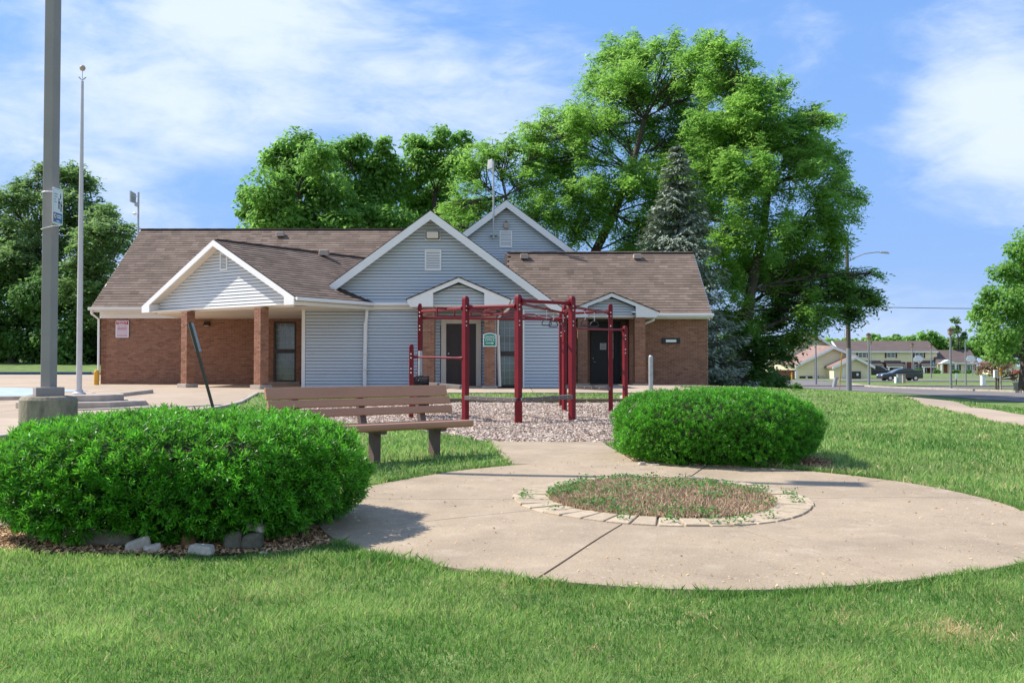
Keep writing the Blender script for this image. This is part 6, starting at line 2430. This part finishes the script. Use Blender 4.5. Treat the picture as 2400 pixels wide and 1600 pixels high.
# --- two storey townhouse row ---
Y = 230.0
gzt = -.5
x0, x1 = PX(1972, Y), PX(2196, Y)
zt_, zr_ = PZ(822, Y), PZ(798.5, Y + 5)
th = thing('townhouse', ((x0 + x1) / 2, Y, gzt), 'two storey cream and brick townhouse row with brown roof and white porches', 'house')
zm = PZ(848, Y)
part('upper_wall', th, M['cream_wall'], lambda mb: up_box(mb, x0, x1, Y, Y + 10, zm, zt_))
part('brick_base', th, M['far_brick'], lambda mb: up_box(mb, x0 + .05, x1 - .05, Y + .05, Y + 9.9, gzt, zm - .002))
part('upper_siding', th, M['cream_wall'], lambda mb: [mb.hexa([(x0, Y - .03, z), (x1, Y - .03, z), (x1, Y - .001, z), (x0, Y - .001, z), (x0, Y - .006, z + .23), (x1, Y - .006, z + .23), (x1, Y - .001, z + .23), (x0, Y - .001, z + .23)], rnd.random()) for z in np.arange(zm, zt_ - .2, .235)], kind='stuff')
part('roof', th, M['far_roof_dark'], lambda mb: (mb.prism([(x0 - .5, Y - .6, zt_ - .1), (x0 - .5, Y + 5, zr_), (x0 - .5, Y + 10.6, zt_ - .1), (x0 - .5, Y + 10.6, zt_ - .3), (x0 - .5, Y - .6, zt_ - .3)], (x1 - x0 + .6, 0, 0))))
part('fascia', th, M['trim'], lambda mb: up_box(mb, x0 - .5, x1 + .1, Y - .72, Y - .61, zt_ - .42, zt_ - .08))
part('gable_trim', th, M['trim'], lambda mb: mb.prism([(x0 - .52, Y - .6, zt_ - .1), (x0 - .52, Y + 5, zr_), (x0 - .52, Y + 5, zr_ - .5), (x0 - .52, Y - .2, zt_ - .5)], (-.15, 0, 0)))
for px in (2054, 2097, 2162, 2030):
    if px == 2054:
        continue
    c = PX({2097: 2097, 2162: 2163, 2030: 2030}[px], Y) - .9
    far_window(th, c - 1.0, c + 1.0, PZ(838, Y), PZ(826, Y), Y)
for k, px in enumerate((2044, 2091, 2173)):
    c = PX(px, Y)
    p = thing('porch', (c, Y - 1, gzt), None, None)
    p.parent = th
    p.location = WLOC[p.name] - WLOC[th.name]
    zz = PZ(848, Y)
    part('porch_roof', p, M['far_roof_dark'], lambda mb: mb.prism([(c - 1.9, Y - 1.8, zz - .75), (c - 1.9, Y, zz + .35), (c - 1.9, Y, zz + .1), (c - 1.9, Y - 1.8, zz - .95)], (3.8, 0, 0)))
    part('porch_beam', p, M['trim'], lambda mb: up_box(mb, c - 1.85, c + 1.85, Y - 1.7, Y - 1.5, zz - 1.3, zz - .96))
    for q in (-1.6, 1.45):
        part('porch_column', p, M['trim'], lambda mb: up_box(mb, c + q, c + q + .32, Y - 1.7, Y - 1.4, gzt, zz - 1.3))
    part('door', p, M['shutter'], lambda mb: up_box(mb, c - .9, c - .1, Y - .08, Y + .04, gzt + .1, gzt + 2.2))
    part('door', p, M['fence_red'], lambda mb: up_box(mb, c + .3, c + 1.05, Y - .08, Y + .04, gzt + .1, gzt + 2.2))
for px in (2110, 2153, 2062):
    c = PX(px, Y)
    far_window(th, c - .95, c + .95, PZ(866, Y), PZ(854, Y), Y + .05, shutters=False)
for px in (2122, 2170):
    c = PX(px, Y)
    part('downspout', th, M['trim'], lambda mb: up_box(mb, c, c + .16, Y - .12, Y - .04, gzt, zm))

# --- bungalow ---
Y = 228.0
x0, x1 = PX(2197, Y), PX(2288, Y)
zt_, zr_ = PZ(849, Y), PZ(820, Y + 5)
bg_ = thing('bungalow', ((x0 + x1) / 2, Y, gzt), 'single storey cream bungalow with brown roof joined to the townhouse', 'house')
part('wall', bg_, M['cream_wall'], lambda mb: up_box(mb, x0, x1, Y, Y + 10, gzt, zt_))
part('roof', bg_, M['far_roof_dark'], lambda mb: mb.prism([(x0 - .2, Y - .6, zt_ - .1), (x0 + .5, Y + 5, zr_), (x0 + .5, Y + 10.6, zt_ - .1), (x0 - .2, Y + 10.6, zt_ - .3), (x0 - .2, Y - .6, zt_ - .3)], (x1 - x0 + .5, 0, 0)))
part('fascia', bg_, M['trim'], lambda mb: up_box(mb, x0 - .2, x1 + .3, Y - .72, Y - .61, zt_ - .38, zt_ - .08))
c = PX(2216, Y)
part('porch_gable', bg_, M['trim'], lambda mb: mb.prism([(c - 2.0, Y - 1.7, PZ(852, Y)), (c + 2.0, Y - 1.7, PZ(852, Y)), (c, Y - 1.7, PZ(843, Y))], (0, 2.5, 0)))
for q in (-1.75, 1.45):
    part('porch_column', bg_, M['trim'], lambda mb: up_box(mb, c + q, c + q + .32, Y - 1.7, Y - 1.4, gzt, PZ(852, Y) - .01))
part('door', bg_, M['fence_red'], lambda mb: up_box(mb, c - .5, c + .4, Y - .08, Y + .04, gzt + .1, gzt + 2.2))
for px in (2238, 2274):
    c = PX(px, Y)
    far_window(bg_, c - .9, c + .9, PZ(867, Y), PZ(855, Y), Y)
# sliver of another house under the oak
x0, x1 = PX(2345, 200), PX(2383, 200)
h3 = thing('cottage', ((x0 + x1) / 2, 200, gzt), 'pale cream gabled cottage glimpsed under the oak at the right', 'house')
part('wall', h3, M['cream_wall'], lambda mb: mb.prism([(x0, 200, gzt), (x1, 200, gzt), (x1, 200, PZ(852, 200)), ((x0 + x1) / 2, 200, PZ(838, 200)), (x0, 200, PZ(852, 200))], (0, 8, 0)))
part('roof', h3, M['far_roof'], lambda mb: (mb.prism([(x0 - .4, 199.6, PZ(853, 200)), ((x0 + x1) / 2, 199.6, PZ(837, 200)), ((x0 + x1) / 2, 199.6, PZ(835, 200)), (x0 - .5, 199.6, PZ(851.5, 200))], (0, 9, 0)),
                                            mb.prism([(x1 + .4, 199.6, PZ(853, 200)), ((x0 + x1) / 2, 199.6, PZ(837, 200)), ((x0 + x1) / 2, 199.6, PZ(835, 200)), (x1 + .5, 199.6, PZ(851.5, 200))], (0, 9, 0))))

# --- the cream house near the utility pole: big gable, lower gable, shed gable ---
YC = 135.0
ch = thing('cream_house', (PX(1940, YC), YC, -.6), 'cream sided house with stepped gables and pinkish brown roof behind the utility pole', 'house')
SCL = YC / FPX


def wallpoly(name, pts, Y, depth, mat='cream_wall'):
    return part(name, ch, M[mat], lambda mb: mb.prism([(PX(px, Y), Y, PZ(py, Y)) for px, py in pts], (0, depth, 0)))


def lapsides(par, pts, Y, z0, z1, step=.2):
    """lap boards clipped to a gable outline (three or more pixels points)"""
    P2 = [(PX(a, Y), PZ(b, Y)) for a, b in pts]
    def row(mb):
        z = z0
        while z < z1:
            c = clip_poly(P2, -1e4, 1e4, z, z + step * .93)
            if len(c) >= 3:
                mb.add([(u, Y - .03 + .022 * (v - z) / step, v) for u, v in c], [tuple(range(len(c)))], rnd.random())
            z += step
    o = part('lap_siding', par, M['cream_wall'], row, recalc=False)
    o['kind'] = 'stuff'


big = [(1800, 885), (1985, 885), (1985, 832), (1896, 780), (1830, 820), (1800, 845)]
b_ = wallpoly('rear_gable_wall', big, YC + 9, 8)
lapsides(b_, big, YC + 9, -1, 7)
low = [(1869, 896), (2000, 896), (2000, 833), (1951, 814), (1869, 854)]
l_ = wallpoly('front_gable_wall', low, YC, 10)
lapsides(l_, low, YC, -1, 5)
shed = [(1954, 897), (2041, 897), (2041, 855), (2002, 837), (1954, 857)]
s_ = wallpoly('wing_gable_wall', shed, YC - 3, 3.2)
lapsides(s_, shed, YC - 3, -1, 4)


def slope(name, a, b, Y, y0, y1, th=.25, mat='far_roof', over=.5, tint=.7):
    """roof slab from ridge pixel a down to eave pixel b"""
    A, B_ = (PX(a[0], Y), PZ(a[1], Y)), (PX(b[0], Y), PZ(b[1], Y))
    mb = MB()
    mb.prism([(A[0], y0, A[1]), (B_[0], y0, B_[1]), (B_[0], y0, B_[1] - th), (A[0], y0, A[1] - th)], (0, y1 - y0, 0), tint)
    mb.build(name, M[mat], ch)
    mb = MB()
    mb.prism([(A[0], y0 - .02, A[1] - .05), (B_[0], y0 - .02, B_[1] - .05), (B_[0], y0 - .02, B_[1] - .42), (A[0], y0 - .02, A[1] - .42)], (0, -.12, 0))
    mb.build('rake_board', M['trim'], ch)


slope('roof', (1896, 776), (1790, 850), YC + 9, YC + 8.4, YC + 20)
slope('roof', (1896, 776), (1992, 834), YC + 9, YC + 8.4, YC + 20)
slope('roof', (1951, 810.5), (1861, 855), YC, YC - .6, YC + 9)
slope('roof', (1951, 810.5), (2006, 833), YC, YC - .6, YC + 9)
slope('roof', (2002, 834), (1948, 858), YC - 3, YC - 3.5, YC)
slope('roof', (2002, 834), (2047, 857), YC - 3, YC - 3.5, YC)
# long left roof slope seen over its eave
part('roof', ch, M['far_roof'], lambda mb: mb.hexa([(PX(1828, YC + 2), YC + 2, PZ(853, YC + 2)), (PX(1866, YC), YC - .5, PZ(854.5, YC)), (PX(1868, YC), YC, PZ(856, YC)), (PX(1830, YC + 2), YC + 3, PZ(855, YC)),
                                                   (PX(1908, YC + 8.5), YC + 8.5, PZ(808, YC + 8.5)), (PX(1951, YC + 1), YC + 1, PZ(811, YC + 1)), (PX(1951, YC + 1), YC + 1.2, PZ(812, YC + 1)), (PX(1908, YC + 8.5), YC + 8.8, PZ(809, YC + 8.5))], .9))
part('side_wall', ch, M['cream_wall'], lambda mb: mb.prism([(PX(1828, YC + 2), YC + 2.2, -1), (PX(1869, YC), YC + .1, -1), (PX(1869, YC), YC + .1, PZ(856, YC)), (PX(1828, YC + 2), YC + 2.2, PZ(855, YC + 2))], (0, 3, 0)))
fr = ((0, YC), (1, 0), (0, -1))
plate('vent_hatch', ch, M['bronze'], fr, rect(PX(1873.5, YC), PX(1903.5, YC), PZ(891, YC), PZ(881, YC)), .03, .10)
plate('meter_box', ch, M['galv'], fr, rect(PX(1917, YC), PX(1927, YC), PZ(892, YC), PZ(880, YC)), .03, .4)
plate('hatch_label', ch, M['white_sign'], fr, rect(PX(1887.5, YC), PX(1892, YC), PZ(886.5, YC), PZ(881.8, YC)), .10, .12)
fr3 = ((0, YC - 3), (1, 0), (0, -1))
plate('service_panel', ch, M['bronze'], fr3, rect(PX(1996, YC - 3), PX(2015.5, YC - 3), PZ(893, YC - 3), PZ(870, YC - 3)), .03, .3)
plate('panel_label', ch, M['white_sign'], fr3, rect(PX(2005, YC - 3), PX(2010, YC - 3), PZ(880, YC - 3), PZ(874.5, YC - 3)), .3, .32)
plate('corner_board', ch, M['trim'], fr, rect(PX(1863.5, YC), PX(1869, YC), PZ(892, YC), PZ(857, YC)), -.1, .05)
plate('corner_board', ch, M['trim'], fr3, rect(PX(1957, YC), PX(1961.5, YC), PZ(884, YC), PZ(860, YC)), -.1, .05)
for x in (1909, 1914):
    plate('conduit', ch, M['trim'], fr, rect(PX(x, YC), PX(x + 1.4, YC), PZ(892, YC), PZ(835, YC)), .03, .12)
# octagonal gable vent
frb = ((0, YC + 9), (1, 0), (0, -1))
plate('round_vent', ch, M['trim'], frb, disc(PX(1896, YC + 9), PZ(799, YC + 9), .42, 8), .03, .12)
plate('vent_louvre', ch, M['galv'], frb, disc(PX(1896, YC + 9), PZ(799, YC + 9), .28, 8), .12, .14)
part('roof_pipe', ch, M['trim'], lambda mb: (up_box(mb, PX(1867, YC), PX(1868.6, YC), YC + 3, YC + 3.1, PZ(833, YC), PZ(826, YC)), up_box(mb, PX(1863.3, YC), PX(1865, YC), YC + 2, YC + 2.1, PZ(843, YC), PZ(836, YC))))
# fence of red brown boards left of the house
fn = thing('board_fence', (PX(1840, 128), 128, -.5), 'red brown board fence between the shrubs and the cream house', 'fence')
xx = PX(1812, 128)
while xx < PX(1861, 128):
    part('board', fn, M['fence_red'], lambda mb: up_box(mb, xx, xx + .27, 128, 128.05, PZ(891, 128), PZ(866.5, 128) + rnd.uniform(-.01, .01)))
    xx += .285
part('rail', fn, M['fence_red'], lambda mb: up_box(mb, PX(1812, 128), PX(1861, 128), 128.05, 128.12, PZ(872, 128), PZ(870, 128)))


# --- lamp posts ---
def lamp_post(px, pyb, pyt, H, label, lamp=True, slim=1.0):
    Y = H * FPX / (pyb - pyt)
    x, z0 = PX(px, Y), PZ(pyb, Y)
    z0 = min(z0, gz(x, Y) + .05)
    zt = PZ(pyt, Y)
    t = thing('lamp_post' if lamp else 'steel_pole', (x, Y, z0), label, 'lamp post' if lamp else 'pole', 'lamp posts along the far road' if lamp else None)
    r = .085 * slim
    part('shaft', t, M['sheath'], lambda mb: mb.tube([(x, Y, z0 - .1), (x, Y, z0 + 1.0), (x, Y, zt - (.55 if lamp else 0))], [r * 1.3, r * 1.1, r * .8], 8))
    if lamp:
        part('lantern', t, M['lamp_amber'], lambda mb: mb.lathe((x, Y, zt - .55), [(.09, 0), (.20, .10), (.22, .32), (.20, .38)], 8))
        part('lamp_cap', t, M['bronze'], lambda mb: mb.lathe((x, Y, zt - .169), [(.26, 0), (.20, .08), (.06, .17)], 8))
    return t


lamp_post(2228, 903, 768.5, 4.35, 'tall grey lamp post with amber lantern nearest the road at the right')
lamp_post(2036, 896, 780, 4.35, 'lamp post with amber lantern just right of the utility pole')
lamp_post(1912, 892, 783, 4.35, 'dark lamp post standing before the cream house wall')
lamp_post(2138, 878, 804, 4.3, 'distant lamp post before the middle of the townhouse roof')
lamp_post(2182, 876, 806, 4.3, 'distant lamp post left of the blue parking sign')
lamp_post(2041, 852, 800, 4.3, 'farthest lamp post, half hidden behind the one beside the utility pole')
lamp_post(2263, 906, 801, 4.0, 'plain grey pole without lantern left of the copper leaved tree', lamp=False, slim=.8)

# --- utility pole with street light arm and cable ---
Y = 67.0
ux = PX(1989, Y)
uz = gz(ux, Y)
up_ = thing('utility_pole', (ux, Y, uz), 'weathered wooden utility pole with grey sheath and a curved street light arm', 'utility pole')
ztop = PZ(556, Y)
part('shaft', up_, M['wood_pole'], lambda mb: mb.tube([(ux, Y, uz - .3), (ux - .02, Y, uz + 5), (ux - .06, Y, ztop)], [.17, .15, .11], 12))
part('sheath', up_, M['sheath'], lambda mb: mb.tube([(ux, Y - .02, uz - .2), (ux, Y - .02, PZ(816, Y))], [.19, .17], 12))
part('lamp_arm', up_, M['galv'], lambda mb: mb.tube([(ux, Y, PZ(612, Y)), (ux + .5, Y, PZ(603, Y)), (ux + 1.1, Y, PZ(594, Y)), (ux + 1.9, Y, PZ(590.5, Y)), (ux + 2.4, Y, PZ(590, Y))], .035, 8))
part('lamp_head', up_, M['galv'], lambda mb: mb.hexa([(ux + 2.2, Y - .12, PZ(592, Y)), (ux + 2.85, Y - .16, PZ(594, Y)), (ux + 2.85, Y + .16, PZ(594, Y)), (ux + 2.2, Y + .12, PZ(592, Y)),
                                                      (ux + 2.2, Y - .08, PZ(588.5, Y)), (ux + 2.7, Y - .1, PZ(589, Y)), (ux + 2.7, Y + .1, PZ(589, Y)), (ux + 2.2, Y + .08, PZ(588.5, Y))]), bevel=.03)
part('conduit', up_, M['yellow'], lambda mb: mb.tube([(ux - .27, Y, PZ(795, Y)), (ux - .27, Y, PZ(772, Y))], .02, 5))
a, b = Vector((ux, Y, PZ(718, Y))), Vector((48, 48, PZ(676, 48)))
pts = [a.lerp(b, k / 10) - Vector((0, 0, .5 * math.sin(math.pi * k / 10))) for k in range(11)]
o = part('overhead_cable', None, M['black'], lambda mb: mb.tube(pts, .022, 5))
tag(o, 'thin overhead cable running right from the utility pole', 'cable')
# yellow guy guard
o = part('guy_guard', None, M['yellow'], lambda mb: mb.tube([(PX(1967, 72), 72, gz(PX(1967, 72), 72)), (PX(1973, 70), 70, PZ(828, 70))], .035, 6))
tag(o, 'slanting yellow guy wire guard left of the utility pole', 'pole')
# leaning grey bin
bx_, by_ = PX(1956, 80), 80
o = part('leaning_bin', None, M['galv'], lambda mb: mb.tube([(bx_ - .08, by_, gz(bx_, by_)), (bx_ + .10, by_, PZ(885, 80)), (bx_ + .11, by_, PZ(884, 80))], [.15, .20, .22], 12))
tag(o, 'leaning grey metal drum just left of the utility pole base', 'drum')
yb_ = part('yellow_bollard', None, M['yellow'], lambda mb: mb.lathe((PX(1855.5, 126), 126, -.7), [(.11, 0), (.11, 1.0), (.06, 1.1)], 10))
tag(yb_, 'distant yellow bollard at the corner of the cream house fence', 'bollard')


# --- basketball boards ---
def hoop(px, pole_px, Y, label):
    x, xp = PX(px, Y), PX(pole_px, Y)
    t = thing('basketball_hoop', (xp, Y + .6, -.5), label, 'basketball hoop', 'basketball hoops')
    zc_ = PZ(840, Y)
    fr = ((x, Y), (1, 0), (0, -1))
    plate('backboard', t, M['white_sign'], fr, [(-.75, zc_ - .35), (-.5, zc_ - .52), (.5, zc_ - .52), (.75, zc_ - .35), (.72, zc_ + .1), (.45, zc_ + .42), (0, zc_ + .52), (-.45, zc_ + .42), (-.72, zc_ + .1)], 0, .06)
    part('ring', t, M['car_red'], lambda mb: mb.tube([(x + .23 * math.cos(k * math.pi / 8), Y - .35 + .23 * math.sin(k * math.pi / 8), zc_ - .4) for k in range(17)], .02, 5))
    part('net', t, M['white_sign'], lambda mb: [mb.tube([(x + .22 * math.cos(k * math.pi / 5), Y - .35 + .22 * math.sin(k * math.pi / 5), zc_ - .42), (x + .11 * math.cos(k * math.pi / 5 + .4), Y - .35 + .11 * math.sin(k * math.pi / 5 + .4), zc_ - .85)], .012, 3) for k in range(10)])
    part('post', t, M['sheath'], lambda mb: (mb.tube([(xp, Y + .6, -.55), (xp, Y + .6, zc_)], .07, 8), mb.beam((xp, Y + .6, zc_ - .1), (x, Y + .05, zc_ - .1), .08, .08)))


hoop(2152, 2145, 165, 'white fan shaped basketball board before the right end of the townhouse')
hoop(2275, 2283, 165, 'white fan shaped basketball board before the bungalow beside the oak')


# --- cars ---
def car(px, Y, L, heading, mat, label, kind_='sedan', group=None):
    x = PX(px, Y)
    z = gz(x, Y) + .03
    t = thing('parked_car', (x, Y, z), label, 'car', group)
    if kind_ == 'sedan':
        low_ = [(-.5, .30), (.5, .26), (.5, .62), (.46, .80), (.30, .88), (.22, .90), (-.30, .98), (-.49, .96), (-.5, .60)]
        cab = [(.24, .88), (.08, 1.32), (-.05, 1.43), (-.22, 1.42), (-.40, 1.12), (-.46, .96)]
        wr, hh_ = .32, 1.0
    else:
        low_ = [(-.5, .42), (.5, .38), (.5, .80), (.47, 1.02), (.25, 1.14), (-.48, 1.18), (-.5, .80)]
        cab = [(.26, 1.12), (.12, 1.62), (.0, 1.74), (-.42, 1.74), (-.48, 1.20)]
        wr, hh_ = .38, 1.0
    H = heading
    ca, sa = math.cos(H), math.sin(H)

    def W_(u, v, w):
        return (x + u * ca - v * sa, y0_ + u * sa + v * ca, z + w)
    y0_ = Y

    def pr(mb, poly, hw):
        a = [W_(u * L, -hw, w) for u, w in poly]
        mb.prism(a, Vector(W_(0, hw, 0)) - Vector(W_(0, -hw, 0)))
    part('body', t, M[mat], lambda mb: pr(mb, low_, .90), bevel=.10, segs=3)
    part('roof', t, M[mat], lambda mb: pr(mb, cab, .74), bevel=.10, segs=3)

    def glass(mb):
        for sgn_ in (-1, 1):
            cx_ = sum(u for u, w in cab) / len(cab)
            cz_ = sum(w for u, w in cab) / len(cab)
            g_ = [((u - cx_) * .84 + cx_, (w - cz_) * .72 + cz_ + .02) for u, w in cab]
            a = [W_(u * L, sgn_ * .745, w) for u, w in g_]
            mb.prism(a, Vector(W_(0, sgn_ * .012, 0)) - Vector(W_(0, 0, 0)))
    part('side_window', t, M['glass_dark'], glass)
    a, b = cab[0], cab[1]
    part('windscreen', t, M['glass'], lambda mb: mb.hexa([W_((a[0]) * L - .02, -.64, a[1] + .05), W_(a[0] * L - .02, .64, a[1] + .05), W_(a[0] * L + .03, .64, a[1] + .05), W_(a[0] * L + .03, -.64, a[1] + .05),
                                                          W_(b[0] * L, -.60, b[1] - .02), W_(b[0] * L, .60, b[1] - .02), W_(b[0] * L + .05, .60, b[1] - .02), W_(b[0] * L + .05, -.60, b[1] - .02)]))
    for u in (-.31, .31):
        for v in (-.80, .80):
            c = Vector(W_(u * L, v, wr))
            d = (Vector(W_(0, 1, 0)) - Vector(W_(0, 0, 0)))
            w_ = part('wheel', t, M['tyre'], lambda mb: mb.tube([c - d * .12, c - d * .08, c + d * .08, c + d * .12], [wr * .92, wr, wr, wr * .92], 20))
            s_ = -1 if v < 0 else 1
            part('rim', w_, M['chrome'], lambda mb: mb.tube([c + d * s_ * .115, c + d * s_ * .135], [wr * .62, wr * .5], 10))
    for v in (-.62, .62):
        part('headlight', t, M['glass_pale'], lambda mb: mb.hexa([W_(L * .485, v - .18, .62), W_(L * .505, v - .16, .62), W_(L * .505, v + .16, .62), W_(L * .485, v + .18, .62),
                                                                  W_(L * .465, v - .18, .76), W_(L * .49, v - .16, .76), W_(L * .49, v + .16, .76), W_(L * .465, v + .18, .76)]))
        part('tail_light', t, M['red_sign'], lambda mb: mb.hexa([W_(-L * .505, v - .15, .70), W_(-L * .49, v - .15, .70), W_(-L * .49, v + .15, .70), W_(-L * .505, v + .15, .70),
                                                                 W_(-L * .503, v - .15, .88), W_(-L * .49, v - .15, .88), W_(-L * .49, v + .15, .88), W_(-L * .503, v + .15, .88)]))
    return t


car(2108, 112, 4.7, RAD(182), 'car_black', 'black sedan parked side-on before the townhouses')
car(2057, 141, 4.7, RAD(-25), 'car_black', 'dark sport utility vehicle half hidden by the cream house corner', 'suv')
car(2058, 150, 4.6, RAD(-15), 'car_white', 'white car behind the dark sport utility vehicle', 'sedan')
car(2402, 190, 4.4, RAD(180), 'car_red', 'red car at the right edge behind the oak')


# --- small roadside furniture ---
def box_on_legs(name, px, py0, py1, w, Y, mat, label, cat, lid=True):
    x, z0, z1 = PX(px, Y), gz(PX(px, Y), Y), PZ(py1, Y)
    z0 = min(z0, z1 - .3)
    t = thing(name, (x, Y, z0), label, cat)
    part('cabinet', t, M[mat], lambda mb: up_box(mb, x - w / 2, x + w / 2, Y - .2, Y + .2, z0 - .05, z1), bevel=.02)
    part('cabinet_door', t, M[mat], lambda mb: up_box(mb, x - w * .42, x + w * .42, Y - .222, Y - .201, z0 + .12, z1 - .1))
    if lid:
        part('lid', t, M[mat], lambda mb: up_box(mb, x - w * .56, x + w * .56, Y - .25, Y + .25, z1 + .002, z1 + .06))
    return t


box_on_legs('utility_cabinet', 2107, 897, 878, .42, 100, 'galv', 'grey green utility cabinet in front of the black sedan', 'utility box')
box_on_legs('utility_cabinet', 2117, 894, 878, .30, 101, 'ventbox', 'narrow tan utility cabinet at the black sedan rear door', 'utility box')
box_on_legs('utility_cabinet', 2099, 897, 884, .16, 100, 'white_sign', 'small white utility pedestal left of the utility cabinets', 'utility box')
box_on_legs('white_pillar_box', 2303, 898, 880, .34, 88, 'white_sign', 'white pillar box on the grass left of the copper leaved tree', 'utility box')
box_on_legs('small_pedestal', 2383, 910, 898, .36, 66, 'stone', 'pale green pedestal on the verge right of the copper leaved tree', 'utility box')
# meter on a stand and its yellow marker
x, z = PX(2334, 64), gz(PX(2334, 64), 64)
mt = thing('meter_box', (x, 64, z), 'white meter box on two dark legs in front of the copper leaved tree', 'utility box')
part('box', mt, M['white_sign'], lambda mb: up_box(mb, x - .15, x + .13, 63.9, 64.1, PZ(885, 64), PZ(867, 64)), bevel=.02)
part('side', mt, M['bronze'], lambda mb: up_box(mb, x + .131, x + .22, 63.92, 64.08, PZ(883, 64), PZ(869, 64)))
for dx in (.0, .14):
    part('leg', mt, M['bark'], lambda mb: up_box(mb, x + dx, x + dx + .05, 63.97, 64.03, z - .05, PZ(885.01, 64)))
x, z = PX(2345, 63), gz(PX(2345, 63), 63)
mk = thing('gas_marker', (x, 63, z), 'pale marker post with a yellow top beside the meter box', 'marker post')
part('post', mk, M['stone'], lambda mb: up_box(mb, x - .05, x + .05, 62.97, 63.03, z - .05, PZ(880, 63)))
part('marker_top', mk, M['yellow'], lambda mb: up_box(mb, x - .06, x + .06, 62.96, 63.04, PZ(879.9, 63), PZ(862, 63)))
# small white sign on the island, blue parking sign
x, Y = PX(2241, 90), 90
sg1 = thing('road_sign', (x, Y, gz(x, Y)), 'small white sign on a short post right of the tall lamp post', 'sign')
part('post', sg1, M['bronze'], lambda mb: up_box(mb, x - .03, x + .03, Y, Y + .06, gz(x, Y), PZ(875, Y)))
part('plate', sg1, M['white_sign'], lambda mb: up_box(mb, x - .11, x + .11, Y - .03, Y - .005, PZ(888, Y), PZ(874, Y)))
x, Y = PX(2187, 205), 205
sg2 = thing('parking_sign', (x, Y, gz(x, Y)), 'square blue parking sign before the right townhouse porch', 'sign')
part('post', sg2, M['sheath'], lambda mb: up_box(mb, x - .04, x + .04, Y, Y + .08, gz(x, Y), PZ(847, Y)))
part('plate', sg2, M['blue_sign'], lambda mb: up_box(mb, x - .28, x + .28, Y - .03, Y - .005, PZ(856, Y), PZ(847, Y)))
part('symbol', sg2, M['white_sign'], lambda mb: (up_box(mb, x - .04, x + .04, Y - .04, Y - .031, PZ(853.5, Y), PZ(849, Y)), up_box(mb, x + .041, x + .13, Y - .04, Y - .031, PZ(854, Y), PZ(852.5, Y))))
for i, (px, Y, lb_) in enumerate(((2150, 222, 'round green shrub under the townhouse brick windows'), (2070, 222, 'low green shrub by the left townhouse porch'), (2196, 222, 'round dark shrub between the townhouse and the bungalow'),
                                  (2240, 220, 'dark shrub below the bungalow window'), (2270, 220, 'green shrub at the right end of the bungalow'))):
    shrub(px, 870, Y, .9, 1.1, lb_, n=260, size=.45, seed=130 + i, mat='darkleaf', group='shrubs before the far houses')
